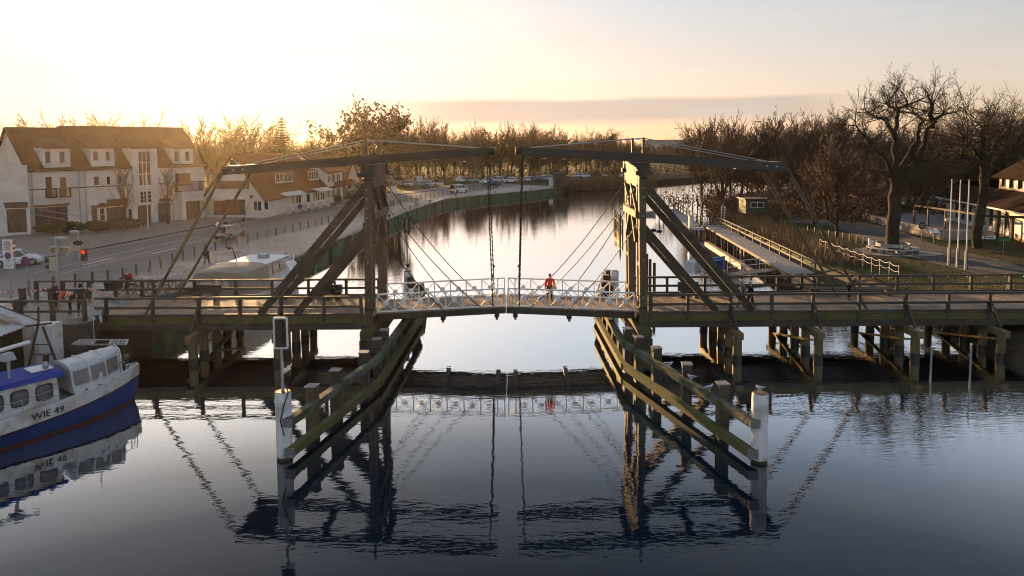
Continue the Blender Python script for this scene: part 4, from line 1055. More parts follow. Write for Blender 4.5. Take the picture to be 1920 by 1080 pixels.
# ------------------------------------------------------------------ cars
M['tyre'] = mat('tyre_rubber', (.015, .015, .015), None, .85); M['rim'] = mat('alloy_rim', (.35, .36, .37), None, .35, metal=.7)
M['carglass'] = mat('car_glass', (.02, .024, .028), None, .05, spec=.8)
M['tail'] = mat('tail_light', (.30, .012, .01), None, .25); M['lamp'] = mat('head_light_glass', (.6, .62, .65), None, .15); M['plate'] = mat('number_plate', (.7, .7, .68), None, .5)
def car(label, loc, rz, paint, kind='hatch', group=None, cat='car', name='parked_car', bright=None):
    """x forward"""
    paint = tuple(min(.85, v*1.3) for v in paint); m = mat('car_paint', paint, tuple(v*.95 for v in paint), .25, spec=.7)
    Lh, W, Hh = {'hatch': (2.1, .88, 1.47), 'mpv': (2.2, .91, 1.62), 'van': (2.3, .93, 1.88), 'beetle': (2.05, .86, 1.5), 'estate': (2.3, .9, 1.48)}[kind]
    t = thing(name, label, cat, loc, rz, group)
    belt = {'beetle': .86, 'van': 1.08}.get(kind, .92); bon = {'beetle': .88, 'van': 1.0, 'mpv': .98}.get(kind, .86)
    st = [(-Lh, .45, .62, .80), (-Lh+.08, .30, .78, .92), (-Lh+.5, .22, belt, 1.), (-.6, .2, belt, 1.), (.35, .2, belt-.01, 1.), (.9, .2, bon+.02, 1.), (Lh-.45, .22, bon-.07, .97), (Lh-.1, .28, bon-.2, .86), (Lh, .42, .55, .74)]
    if kind == 'beetle': st[5] = (.75, .2, .95, .94); st[6] = (1.4, .22, .86, .86); st[7] = (1.85, .28, .62, .7)
    rings = []
    for x, z0, z1, wf in st:
        w_ = W*wf; rings.append([(x, -w_*.92, z0), (x, w_*.92, z0), (x, w_, z0+.18), (x, w_*.99, (z0+z1)/2+.08), (x, w_*.90, z1), (x, w_*.45, z1+.025), (x, -w_*.45, z1+.025), (x, -w_*.90, z1), (x, -w_*.99, (z0+z1)/2+.08), (x, -w_, z0+.18)])
    body = MB().loft(rings).build('body', m, t, True, world=False)
    r0, r1, r2, r3 = {'hatch': (-Lh+.12, -Lh+.55, .35, 1.05), 'mpv': (-Lh+.1, -Lh+.42, .45, 1.25), 'van': (-Lh+.06, -Lh+.2, .75, 1.4), 'beetle': (-1.45, -.75, .25, .85), 'estate': (-Lh+.1, -Lh+.5, .3, 1.05)}[kind]
    wb, wt = W*.88, W*.70
    def ring(x, z, w_): return [(x, -w_, z), (x, w_, z)]
    q = MB().hexa([(r0, -wb, belt-.03), (r3, -wb, belt-.03), (r3, wb, belt-.03), (r0, wb, belt-.03)], [(r1, -wt, Hh-.05), (r2, -wt, Hh-.05), (r2, wt, Hh-.05), (r1, wt, Hh-.05)])
    q.build('window', M['carglass'], t, world=False)
    q = MB(); n = 6; rr = []
    for i in range(n+1):
        u = i/n; x = r1-.06+(r2-r1+.14)*u; e = math.sin(PI*u); rr.append([(x, -wt-.02, Hh-.07), (x, wt+.02, Hh-.07), (x, wt*.75, Hh-.01+.03*e), (x, -wt*.75, Hh-.01+.03*e)])
    q.loft(rr).build('roof', m, t, True, world=False)
    for sy in (-1, 1):
        q = MB()
        for (xa, xb) in ((r0, r1), (r3, r2)): q.beam((xa, sy*(wb+.004), belt-.02), (xb, sy*(wt+.01), Hh-.04), .07, .05, (0, 1, 0))
        for fr in ((.36, .62) if kind != 'beetle' else (.42,)):
            xa = r0+(r3-r0)*fr; xb = r1+(r2-r1)*fr; q.beam((xa, sy*(wb+.006), belt-.02), (xb, sy*(wt+.012), Hh-.04), .07, .04, (0, 1, 0))
        q.build('pillar', m, t, world=False)
        MB().box((r3-.25, sy*(W+.06), belt+.08), (.12, .18, .12)).build('mirror', m, t, world=False)
        for x in (-Lh+.78, Lh-.82):
            wq = MB().tube([(x, sy*(W-.17), .32), (x, sy*(W+.015), .32)], .325, 18).build('wheel', M['tyre'], t, True, world=False)
            MB().tube([(x, sy*(W+.01), .32), (x, sy*(W+.03), .32)], .20, 12).build('rim', M['rim'], wq, world=False)
            MB().tube([(x+.37*math.cos(a), sy*(W+.005), .32+.37*math.sin(a)) for a in [PI*i/8 for i in range(9)]], .035, 5).build('wheel_arch', M['blk'] if kind != 'beetle' else m, body, world=False)
        MB().ball((Lh-.12, sy*W*.62, .68), .15, 8, (.5, 1.1, .6)).build('headlight', M['lamp'], t, True, world=False)
        MB().box((-Lh+.06, sy*W*.70, .86 if kind != 'van' else 1.0), (.12, .22, .22 if kind != 'van' else .4)).build('tail_light', M['tail'], t, world=False)
    MB().box((-Lh-.005, 0, .62), (.03, .52, .12)).build('number_plate', M['plate'], t, world=False)
    MB().bx(-Lh-.03, -Lh+.1, -W*.8, W*.8, .3, .48).build('bumper', M['blk'] if kind != 'beetle' else m, t, world=False)
    return t
p = PZ(438, 449, 1.45); car('silver grey people carrier driving away along the bollards', (p.x-1.1, 82.5, 1.41), rad(80), (.20, .19, .18), 'mpv', name='moving_car')
p = PZ(12, 500, 1.5); car('pale silver rounded car behind the 20 zone sign', (p.x, p.y+1.5, zl(p.x, p.y)), rad(28), (.52, .55, .58), 'beetle', name='moving_car')
p = PZ(861, 361, 1.45); car('white delivery van on the quay road by the car park', (p.x, p.y, 1.42), rad(52), (.62, .60, .56), 'van', name='moving_car', cat='van')
gC = 'cars in the far car park'
lots = [(774, 349, 'white estate car left of another by the tall white board', (.62, .62, .62), 20, 'estate'), (806, 349, 'silver car standing by the small white trailer', (.5, .5, .5), 15, 'mpv'), (868, 341, 'white car behind the delivery van', (.6, .6, .6), 10, 'hatch'), (884, 341, 'pale grey car next to the white car behind the van', (.4, .41, .42), 10, 'hatch'),
 (912, 344, 'white car at the left of the middle parking row', (.6, .6, .6), 200, 'hatch'), (921, 349, 'black car with red tail lights in front of the middle row', (.02, .02, .025), 195, 'estate'), (931, 342, 'light silver car in the middle parking row', (.45, .46, .48), 190, 'mpv'), (943, 340, 'dark grey car in the middle parking row', (.06, .06, .07), 195, 'hatch'), (952, 340, 'dark red car in the middle parking row', (.16, .03, .03), 195, 'hatch'), (957, 342, 'white car at the right end of the middle parking row', (.6, .6, .6), 195, 'hatch'),
 (994, 340, 'silver estate car parked sideways left in the right hand row', (.48, .48, .48), 2, 'estate'), (1008, 340, 'dark car beside the sideways silver estate', (.05, .05, .06), 8, 'hatch'), (1016, 339, 'black and white car third in the right hand row', (.3, .3, .3), 12, 'hatch'), (1024, 338, 'white car fourth in the right hand row', (.6, .6, .6), 15, 'hatch'), (1034, 338, 'light blue grey car in the right hand row', (.35, .40, .45), 20, 'mpv'), (1043, 337, 'white car near the brown kiosk', (.6, .6, .6), 20, 'hatch'), (1051, 336, 'black car right beside the brown kiosk', (.03, .03, .03), 20, 'mpv'), (1089, 333, 'white car alone on the far road bend', (.6, .6, .6), 5, 'estate'), (1095, 333, 'pale car close behind another on the far bend', (.5, .5, .5), 5, 'hatch'), (790, 350, 'grey pick up half hidden between two light cars', (.2, .2, .2), 18, 'hatch')]
for px, py, lb, c, a, kd in lots:
    p = PZ(px, py, 1.45); car(lb, p, rad(a), c, kd, gC)
# ------------------------------------------------------------------ signs and signals
M['red'] = mat('sign_red', (.50, .02, .02), None, .5); M['blue'] = mat('sign_blue', (.03, .09, .35), None, .5); M['ink'] = mat('sign_black', (.01, .01, .01), None, .6)
M['glowred'] = emis('red_signal_lamp', (1., .025, .008), .55)
def disc(q, c, r, y0, y1, n=24, r2=0):
    pts = [(c[0]+r*math.cos(2*PI*i/n), c[1]+r*math.sin(2*PI*i/n)) for i in range(n)]
    q.prism(pts, 'y', y0, y1); return q
def bar(q, c, l_, w_, a, y0, y1):
    d = V((math.cos(a), math.sin(a))); e = V((-d.y, d.x)); cc = V(c)
    q.prism([tuple(cc-d*l_-e*w_), tuple(cc+d*l_-e*w_), tuple(cc+d*l_+e*w_), tuple(cc-d*l_+e*w_)], 'y', y0, y1); return q
def sg(t, nm, q, m, par=None): return q.build(nm, m, par or t, world=False)
def base(px, pyb, Yd): p = PY(px, 500, Yd); return V((p.x, Yd, zl(p.x, Yd)))
b_ = base(16.5, 0, 43.5); topz = PY(14, 449, 43.5).z-b_.z; 
t = thing('zone_sign', 'tall white 20 zone and no parking sign board on a grey pole', 'road sign', b_, rad(-8))
sg(t, 'pole', MB().tube([(0, .05, 0), (0, .05, topz)], .04, 8), M['gal'])
s_ = sg(t, 'speed_board', MB().bx(-.36, .36, -.02, .02, topz-.72, topz), M['white'])
sg(t, 'ring', disc(MB(), (0, topz-.30), .22, -.03, -.021), M['red'], s_); sg(t, 'ring_face', disc(MB(), (0, topz-.30), .165, -.035, -.031), M['white'], s_)
text('20', .24, wm(t) @ V((0, -.04, topz-.30)), wm(t).to_3x3() @ V((0, -1, 0)), M['ink'], s_); text('ZONE', .13, wm(t) @ V((0, -.03, topz-.62)), wm(t).to_3x3() @ V((0, -1, 0)), M['ink'], s_)
s_ = sg(t, 'parking_board', MB().bx(-.36, .36, -.02, .02, topz-1.42, topz-.74), M['white'])
sg(t, 'ring', disc(MB(), (0, topz-1.03), .23, -.03, -.021), M['red'], s_); sg(t, 'ring_face', disc(MB(), (0, topz-1.03), .185, -.035, -.031), M['blue'], s_); sg(t, 'slash', bar(MB(), (0, topz-1.03), .19, .025, rad(-45), -.039, -.036), M['red'], s_)
text('ZONE', .11, wm(t) @ V((0, -.03, topz-1.34)), wm(t).to_3x3() @ V((0, -1, 0)), M['ink'], s_)
sg(t, 'supplement_board', MB().bx(-.36, .36, -.02, .02, topz-1.86, topz-1.45), M['white'])
for zz in (1.56, 1.66, 1.75): sg(t, 'text_line', MB().bx(-.22, .22, -.026, -.0205, topz-zz-.012, topz-zz+.012), M['grey'])
def round_sign(lb, px, pyc, Yd, r, kind, tilt=0., group=None):
    b_ = base(px, 0, Yd); zc = PY(px, pyc, Yd).z-b_.z
    t = thing('round_sign', lb, 'road sign', b_, rad(-6), group); t.rotation_euler = (0, tilt, rad(-6))
    sg(t, 'pole', MB().tube([(0, .05, 0), (0, .05, zc+r*.8)], .035, 8), M['gal'])
    d_ = sg(t, 'disc', disc(MB(), (0, zc), r, -.015, .015), M['red'])
    sg(t, 'face', disc(MB(), (0, zc), r*.82, -.022, -.0155), M['blue'] if kind != 'ban' else M['white'], d_)
    if kind == 'stop':
        sg(t, 'slash', bar(MB(), (0, zc), r*.84, r*.09, rad(45), -.027, -.023), M['red'], d_); sg(t, 'slash', bar(MB(), (0, zc), r*.84, r*.09, rad(-45), -.030, -.0275), M['red'], d_)
    return t
round_sign('round blue and red no stopping sign on a slightly leaning pole', 53, 490, 45., .33, 'stop', rad(-4))
round_sign('round no stopping sign by the kerb before the inn', 566, 387, 110, .42, 'stop')
round_sign('round red and white sign left of the silver people carrier', 412, 421, 76, .36, 'ban')
# lamp pole with traffic mirrors and signal head
def lamp_head(t, x, z, sx=1):
    q = MB(); q.ball((x+sx*.28, 0, z), .34, 12, (1.1, .75, .38)); h_ = q.build('lamp_head', M['gal'], t, True, world=False)
    MB().ball((x+sx*.32, 0, z-.06), .26, 10, (1., .7, .4)).build('lamp_glass', M['white'], h_, True, world=False)
b_ = base(108, 0, 43.2); z = PY(107, 447, 43.2).z-b_.z
t = thing('street_lamp', 'grey lamp pole carrying two pale framed traffic mirrors', 'street lamp', b_)
sg(t, 'pole', MB().tube([(0, 0, 0), (0, 0, z)], [.085, .065], 10), M['gal']); lamp_head(t, 0, z)
zc = PY(107, 470, 43.2).z-b_.z
M['mirror'] = mat('mirror_glass', (.22, .19, .14), (.12, .10, .06), .15, 3., metal=.6)
for sx, w_ in ((-1, .26), (1, .36)):
    q = MB(); rr = [(sx*(.02+w_)+w_*math.copysign(abs(math.cos(a))**.5, math.cos(a)), zc+.27*math.copysign(abs(math.sin(a))**.5, math.sin(a))) for a in [2*PI*i/20 for i in range(20)]]
    f_ = sg(t, 'mirror_frame', q.prism(rr, 'y', .12, .22), mat('cream_frame', (.55, .53, .46), None, .5))
    q = MB(); rr = [(sx*(.02+w_)+.75*(x-sx*(.02+w_)), zc+.7*(zz-zc)) for x, zz in rr]; sg(t, 'mirror_glass', q.prism(rr, 'y', .09, .119), M['mirror'], f_)
b_ = base(99, 0, 43.9); z = PY(95, 482, 43.9).z-b_.z
t = thing('signal_head', 'cream backed traffic signal facing away to the street', 'traffic signal', b_)
sg(t, 'pole', MB().tube([(.25, .1, 0), (.25, .1, z)], .05, 8), M['gal'])
sg(t, 'housing', MB().bx(-.13, .25, -.15, .05, z-.85, z), mat('cream_housing', (.50, .47, .36), None, .55))
for k in range(2): sg(t, 'visor', MB().tube([(-.36, -.05, z-.22-.38*k), (-.131, -.05, z-.22-.38*k)], .13, 10), M['blk'])
b_ = base(154, 0, 45.8); z = PY(153, 467, 45.8).z-b_.z
t = thing('traffic_signal', 'traffic signal showing red on a slim grey pole', 'traffic signal', b_)
sg(t, 'pole', MB().tube([(0, 0, 0), (-.04, 0, z)], .055, 8), M['gal'])
h_ = sg(t, 'housing', MB().bx(.03, .33, -.12, .12, z-.80, z+.02), M['blk'])
sg(t, 'red_lamp', MB().ball((.20, -.12, z-.18), .12, 12, (1, .5, 1)), M['glowred'], h_); sg(t, 'green_lamp', MB().ball((.20, -.12, z-.55), .11, 12, (1, .5, 1)), M['blk'], h_)
for k in (.03, .40): sg(t, 'visor', MB().bx(.08, .32, -.27, -.121, z-k-.02, z-k), M['blk'], h_)
b_ = base(149, 0, 52.); z = PY(149, 436, 52.).z-b_.z
t = thing('street_lamp', 'grey lamp pole with an oval dark mirror edged in white dashes', 'street lamp', b_)
sg(t, 'pole', MB().tube([(0, 0, 0), (0, 0, z)], [.08, .06], 8), M['gal']); lamp_head(t, 0, z+.05, -1)
zc = PY(151, 455, 52.).z-b_.z
q = MB(); ov = [(.1+.52*math.cos(2*PI*i/28), zc+.25*math.sin(2*PI*i/28)) for i in range(28)]; f_ = sg(t, 'mirror_frame', q.prism(ov, 'y', -.16, -.08), M['brown'])
q = MB(); sg(t, 'mirror_glass', q.prism([(.1+(x-.1)*.75, zc+(zz-zc)*.7) for x, zz in ov], 'y', -.18, -.161), M['blk'], f_)
q = MB()
for i in range(0, 28, 2):
    x, zz = ov[i]; q.box((.1+(x-.1)*.92, -.175, zc+(zz-zc)*.9), (.07, .02, .055))
sg(t, 'reflector_edge', q, M['white'], f_)
# red white striped barrier board and tape
b_ = base(28, 0, 56); z = PY(28, 456, 56).z-b_.z
t = thing('barrier_board', 'red and white striped warning board behind the zone sign', 'warning board', b_)
sg(t, 'post', MB().tube([(0, .05, 0), (0, .05, z)], .04, 6), M['gal'])
for k in range(5): q = MB(); a = z-.95+k*.19; q.prism([(-.13, a), (.13, a+.12), (.13, a+.31), (-.13, a+.19)], 'y', -.02, .02); sg(t, 'stripe', q, M['red'] if k % 2 == 0 else M['white'])
def tape(lb, p0, p1, sag, nm='barrier_tape', w_=.08):
    q = MB(); pts = chain_pts(p0, p1, sag, 24)
    for i, (a, b2) in enumerate(zip(pts[:-1], pts[1:])):
        q.mi = i % 2; q.beam(a, b2, .012, w_)
    tag(q.build(nm, [M['white'], M['red']]), lb, 'barrier tape')
tape('red and white barrier tape strung across the forecourt', PY(-20, 545, 43.8), PY(92, 541, 44.6), .15)
tape('red and white striped barrier pole slanting down beside the black coated person', PY(166, 541, 43.5), PY(215, 557, 43.0), 0., 'barrier_pole', .16)
for i, (px, Yd, h_, lb) in enumerate(((42, 43.6, 1.05, 'square black timber post at the forecourt edge'), (30, 41.5, .8, 'low dark post by the front railing end'), (96, 43.9, .95, 'dark post beside the blue jacketed person'))):
    x = PY(px, 550, Yd).x; t = thing('timber_post', lb, 'post', (x, Yd, zl(x, Yd)-.05)); sg(t, 'shaft', MB().bx(-.14, .14, -.14, .14, 0, h_), M['brown']); sg(t, 'top_plate', MB().bx(-.17, .17, -.17, .17, h_+.002, h_+.06), M['blk'])
# railings that carry on over the forecourt
def rail_run(lb, x0, x1, y, zb, n):
    t = thing('railing', lb, 'railing', ((x0+x1)/2, y, zb)); a, b2 = x0, x1
    MB().bx(a, b2, y-.08, y+.08, zb+1.06, zb+1.17).build('handrail', M['woodx'], t); MB().bx(a, b2, y-.04, y+.04, zb+.45, zb+.58).build('mid_rail', M['woodx'], t)
    for i in range(n):
        x = a+.1+(b2-a-.2)*i/(n-1); MB().bx(x-.1, x+.1, y-.1, y+.1, zb-.4, zb+1.058).build('railing_post', M['wood'], t)
rail_run('dark timber railing along the front edge of the forecourt', -34, -24.6, 39.4, 2.43, 6)
rail_run('dark timber railing between the forecourt and the parked bicycles', -31.6, -24.4, 45.3, 2.43, 5)
# ------------------------------------------------------------------ boats
M['hullblue'] = mat('blue_hull_paint', (.003, .05, .21), (.005, .065, .27), .45, 1.5, c2=(.004, .04, .16), s2=.8)
M['hullwhite'] = mat('white_hull_paint', (.70, .71, .72), (.58, .59, .60), .5, 2., (1, 1, .4), c2=(.46, .42, .37), s2=1.3, lo=.3, hi=.7)
M['antifoul'] = mat('rust_red_boot_top', (.09, .028, .016), (.055, .02, .013), .7, 3.)
M['deckgrey'] = mat('grey_deck_paint', (.30, .32, .31), (.24, .25, .25), .6, 3.)
M['bluedk'] = mat('blue_roof_paint', (.02, .07, .36), (.02, .05, .27), .7, 3., spec=.2)
m, nt, b = new_mat('clear_tarpaulin'); b.inputs['Base Color'].default_value = (.46, .49, .52, 1); b.inputs['Roughness'].default_value = .3
bn = N(nt, 'ShaderNodeTexNoise', Scale=3.5, Detail=4.); bp = N(nt, 'ShaderNodeBump', Strength=.9, Distance=.15); nt.links.new(bn.outputs['Fac'], bp.inputs['Height']); nt.links.new(bp.outputs[0], b.inputs['Normal'])
M['tarp'] = m
M['film'] = mat('hazy_window_film', (.19, .18, .18), (.13, .125, .13), .25, 2.)
hd = rad(-36.3)                       # heading: rotate +Y by this angle
FB = thing('fishing_boat', 'blue and white fishing boat numbered WIE 49 under a clear tarpaulin', 'fishing boat', (-24.2, 25.5, 0), hd)
LB = (V((-18.5, 33.5, 0))-V(FB.location)); LEN = 9.85
FB.location = V((-18.5, 33.5, 0))-V((-math.sin(hd)*LEN, math.cos(hd)*LEN, 0))
# local frame: y forward from 0 (amidships) to LEN (bow tip); x starboard
def hb(y):                            # half beam
    u = y/LEN; return 1.65*(1-max(0, (u-.20)/.80)**4) if u > 0 else 1.65*(1-.12*min(1, (-u)**2*4))
def sh(y): return 1.16+.62*max(0, (y/LEN))**1.8
ys = [-3.2, -2, 0, 1.5, 3, 4.5, 5.8, 7, 8, 8.8, 9.4, LEN]
q = MB(); rings = []
for y in ys:
    w_ = max(.05, hb(y)); z = sh(y); e = max(0, (y-6)/(LEN-6))*.5
    rings.append([(-w_, y, z-.56), (-w_*.97, y-e*.2, .5), (-w_*.88, y-e*.5, .08), (-w_*.7, y-e*.9, -.5), (w_*.7, y-e*.9, -.5), (w_*.88, y-e*.5, .08), (w_*.97, y-e*.2, .5), (w_, y, z-.56)])
hull = q.loft(rings, True, True).build('hull', M['hullblue'], FB, True, world=False)
q = MB(); rr = []
for y in ys:
    w_ = max(.05, hb(y)); e = max(0, (y-6)/(LEN-6))*.5
    rr.append([(-w_*.90-.012, y-e*.46, .10), (-w_*.83-.012, y-e*.66, -.2), (w_*.83+.012, y-e*.66, -.2), (w_*.90+.012, y-e*.46, .10)])
q.loft(rr).build('boot_top', M['antifoul'], hull, world=False)
q = MB(); rr = []
for y in ys:
    w_ = max(.06, hb(y)); z = sh(y); rr.append([(-w_-.02, y, z-.58), (w_+.02, y, z-.58), (w_+.05, y+.02, z), (w_-.10 if w_ > .3 else w_*.4, y-.03, z+.005), (w_-.10 if w_ > .3 else w_*.4, y-.03, z-.28), (-w_+.10 if w_ > .3 else -w_*.4, y-.03, z-.28), (-w_+.10 if w_ > .3 else -w_*.4, y-.03, z+.005), (-w_-.05, y+.02, z)])
q.loft(rr).build('bulwark', M['hullwhite'], FB, True, world=False)
for s_ in (-1, 1):
    q = MB().tube([(s_*(max(.06, hb(y))+.035), y, sh(y)-.59) for y in ys], .035, 6); q.build('rubbing_strake', M['iron'], hull, True, world=False)
q = MB()
for a, b_ in zip(ys[:-1], ys[1:]): q.quad((-hb(a)+.1, a, sh(a)-.26), (max(.02, hb(a)-.1), a, sh(a)-.26), (max(.02, hb(b_)-.1), b_, sh(b_)-.26), (min(-.02, -hb(b_)+.1), b_, sh(b_)-.26))
q.build('deck', M['deckgrey'], FB, fix=False, world=False)
# wheelhouse with rounded windows
wy0, wy1, ww = 3.15, 6.05, 1.02; wz0, wz1 = .9, 2.38
q = MB(); q.hexa([(-ww, wy0, wz0), (ww, wy0, wz0), (ww, wy1, wz0), (-ww, wy1, wz0)], [(-ww*.96, wy0+.05, wz1), (ww*.96, wy0+.05, wz1), (ww*.96, wy1-.12, wz1), (-ww*.96, wy1-.12, wz1)])
wh_ = q.build('wheelhouse', M['hullwhite'], FB, world=False)
def rwin(c, wd, ht, ax, off, par=None):
    pts = [(c[0]+wd*math.copysign(abs(math.cos(a))**.45, math.cos(a)), c[1]+ht*math.copysign(abs(math.sin(a))**.45, math.sin(a))) for a in [2*PI*i/20 for i in range(20)]]
    q = MB().prism([(a, b_) for a, b_ in pts], ax, off, off+.02 if off > 0 else off-.02); f_ = q.build('window_frame', M['blk'], par or wh_, world=False)
    pts = [(c[0]+(a-c[0])*.84, c[1]+(b_-c[1])*.84) for a, b_ in pts]
    MB().prism(pts, ax, off, off+.028 if off > 0 else off-.028).build('window', M['glass'], par or wh_, world=False)
for y in (3.6, 4.5, 5.43): rwin((y, 1.82), .34, .36, 'x', ww*.985+.005)
for x in (-.5, .5): rwin((x, 1.84), .36, .34, 'y', wy1-.055)
q = MB(); q.hexa([(-ww-.14, wy0-.1, wz1), (ww+.14, wy0-.1, wz1), (ww+.12, wy1+.12, wz1), (-ww-.12, wy1+.12, wz1)], [(-ww-.1, wy0-.06, wz1+.17), (ww+.1, wy0-.06, wz1+.17), (ww*.9, wy1+.1, wz1+.21), (-ww*.9, wy1+.1, wz1+.21)]); q.build('wheelhouse_roof', M['bluedk'], FB, world=False)
MB().bx(-.5, .4, 5.2, 6.05, wz1+.215, wz1+.27).build('roof_hatch', M['white'], FB, world=False)
q = MB(); q.ball((.35, 5.75, wz1+.42), .17, 12, (1, .8, 1)).build('searchlight', M['gal'], FB, True, world=False)
MB().tube([(.3, 4.4, wz1+.18), (.3, 4.4, wz1+1.05)], .07, 8).build('radar_mast', M['gal'], FB, True, world=False)
MB().hexa([(.05, 4.1, wz1+1.0), (.55, 4.15, wz1+1.0), (.5, 4.65, wz1+1.0), (.0, 4.6, wz1+1.0)], [(.1, 4.2, wz1+1.28), (.48, 4.22, wz1+1.3), (.45, 4.55, wz1+1.33), (.08, 4.5, wz1+1.3)]).build('wrapped_radar', M['tarp'], FB, world=False)
MB().tube([(-.2, 2.2, wz1+1.15), (-.05, 5.35, wz1+1.5)], .085, 10).build('white_boom', M['white'], FB, True, world=False)
MB().tube([(-.12, 3.7, wz1+.15), (-.12, 3.7, wz1+1.3)], .035, 6).build('boom_post', M['gal'], FB, world=False)
# tarpaulin tent over the foredeck
def tw(y): return min(1.05, hb(y)-.14)
q = MB(); rr = []; rnc = random.Random(8)
for i in range(19):
    y = 6.5+2.35*i/18; w_ = tw(y); z = sh(y)-.02; h = 1.22-.06*(i == 18); jt = lambda k=1.: rnc.gauss(0, .022)*k
    lo_ = .02+.10*math.sin(i*1.3)+.05*math.sin(i*2.9)
    r = []
    for s_ in (-1, 1):
        c = [(w_+.20+jt(), z-lo_), (w_+.13+jt(2), z+.12+jt()), (w_+.04+jt(1.5), z+.35+jt()), (w_*.95+.02+jt(), z+.62), (w_*.86+jt(.6), z+.96), (w_*.8, z+h*.9), (w_*.42, z+h*.985+jt(.8))]
        c = [(s_*a, y+jt(.4), b) for a, b in c]; r += c if s_ > 0 else []
        if s_ < 0: lft = c
    rr.append([lft[0], r[0]]+r[1:]+[(0, y, z+h+jt(.8))]+lft[:0:-1])
tp = q.loft(rr).build('tarpaulin', M['tarp'], FB, True, world=False)
for y in (6.52, 7.27, 8.0, 8.82):
    w_ = tw(y); z = sh(y); q = MB().tube([(s2*a, y, z+b) for s2, a, b in ((1, w_+.06, .3), (1, w_*.87+.02, .97), (1, w_*.8, 1.12), (1, .0, 1.25), (-1, w_*.8, 1.12), (-1, w_*.87+.02, .97), (-1, w_+.06, .3))], .022, 5); q.build('tent_hoop', M['white'], tp, True, world=False)
for a, b_ in ((6.6, 7.2), (7.33, 7.93), (8.06, 8.6)):
    q = MB(); wa, wb = tw(a), tw(b_); za, zb = sh(a), sh(b_)
    q.slab([(wa+.10, a, za+.30), (wb+.10, b_, zb+.30), (wb*.87+.06, b_, zb+.93), (wa*.87+.06, a, za+.93)], .02); q.build('film_window', M['film'], tp, world=False)
# rails, frame, anchor post
for s_ in (-1, 1):
    q = MB(); st = [.2, 1.6, 3., 4.4, 5.8]
    for y in st: q.tube([(s_*(hb(y)-.05), y, sh(y)), (s_*(hb(y)-.05), y, sh(y)+.62)], .018, 6)
    for h in (.3, .6): q.tube([(s_*(hb(y)-.05), y, sh(y)+h) for y in st], .014, 6)
    q.build('guard_rail', M['gal'], FB, True, world=False)
q = MB(); st = [8.7, 9.2, 9.6]
for s_ in (-1, 1):
    for y in st: q.tube([(s_*max(.04, hb(y)-.06), y, sh(y)), (s_*max(.04, hb(y)-.06), y, sh(y)+.55)], .02, 6)
    q.tube([(s_*max(.04, hb(y)-.06), y, sh(y)+.53) for y in st], .02, 6)
q.build('bow_rail', M['rust'], FB, True, world=False)
MB().tube([(0, 9.15, sh(9.15)-.25), (0, 9.15, sh(9.15)+.25)], .09, 8).tube([(-.2, 9.15, sh(9.15)+.12), (.2, 9.15, sh(9.15)+.12)], .05, 6).build('mooring_post', M['iron'], FB, True, world=False)
# number on both bows
def hullpt(y, s_, dz): return V((s_*(hb(y)+.03), y, sh(y)-.29+dz))
a, b_ = hullpt(4.75, 1, 0), hullpt(5.85, 1, 0)
u = (b_-a).normalized(); nrm = u.cross(V((0, 0, 1)))
W = wm(FB); R3 = W.to_3x3()
# letters run from bow to stern on starboard side
lt = text('WIE 49', .42, W @ ((a+b_)/2+nrm*.05), R3 @ nrm, M['ink'], FB, up=R3 @ (V((0, 0, 1))))
# ------------------------------------------------------------------ second, dark work boat and shed at the quay
WB = thing('work_boat', 'dark work boat with white locker and ladder gallows behind the blue boat', 'work boat', (-24.6, 34.6, 0), rad(-62))
q = MB(); rr = []
for y in (-4, -2, 0, 2, 3.4, 4.4):
    w_ = 1.25*(1-max(0, y/4.4)**2*.95); z = .95+.2*max(0, y/4.4); rr.append([(-w_, y, z), (-w_*.8, y, -.3), (w_*.8, y, -.3), (w_, y, z)])
wbh = q.loft(rr).build('hull', mat('black_hull', (.03, .03, .032), (.05, .048, .045), .5, 3.), WB, True, world=False)
q = MB(); rr = []
for y in (-4, -2, 0, 2, 3.4, 4.4):
    w_ = 1.25*(1-max(0, y/4.4)**2*.95); z = .95+.2*max(0, y/4.4); rr.append([(-w_-.04, y, z), (w_+.04, y, z), (w_+.04, y, z+.09), (-w_-.04, y, z+.09)])
q.loft(rr).build('gunwale', M['grey'], WB, world=False)
def pyw(x, y, Yd): return PY(x, y, Yd)
def wbox(nm, x0, x1, y0, y1, Yd, dep, m, par):
    a = PY(x0, y1, Yd); b2 = PY(x1, y0, Yd); return MB().bx(a.x, b2.x, Yd, Yd+dep, a.z, b2.z).build(nm, m, par)
wbox('white_locker', 67, 97, 610, 684, 34.0, .8, M['hullwhite'], WB); wbox('beige_locker', 46, 61, 612, 690, 34.1, .8, mat('beige_panel', (.40, .37, .31), None, .7), WB)
q = MB()
for p0, p1, r in (((72, 605), (52, 695), .06), ((80, 612), (107, 682), .06), ((63, 646), (92, 646), .03), ((60, 665), (99, 664), .04), ((47, 612), (97, 606), .05), ((72, 575), (72, 610), .05)): q.tube([PY(*p0, 33.4), PY(*p1, 33.4)], r, 8)
q.build('gantry', M['rust'], WB, True)
MB().tube([PY(86, 664, 33.3), PY(86, 684, 33.3)], .14, 10).build('rusty_drum', M['rust'], WB, True)
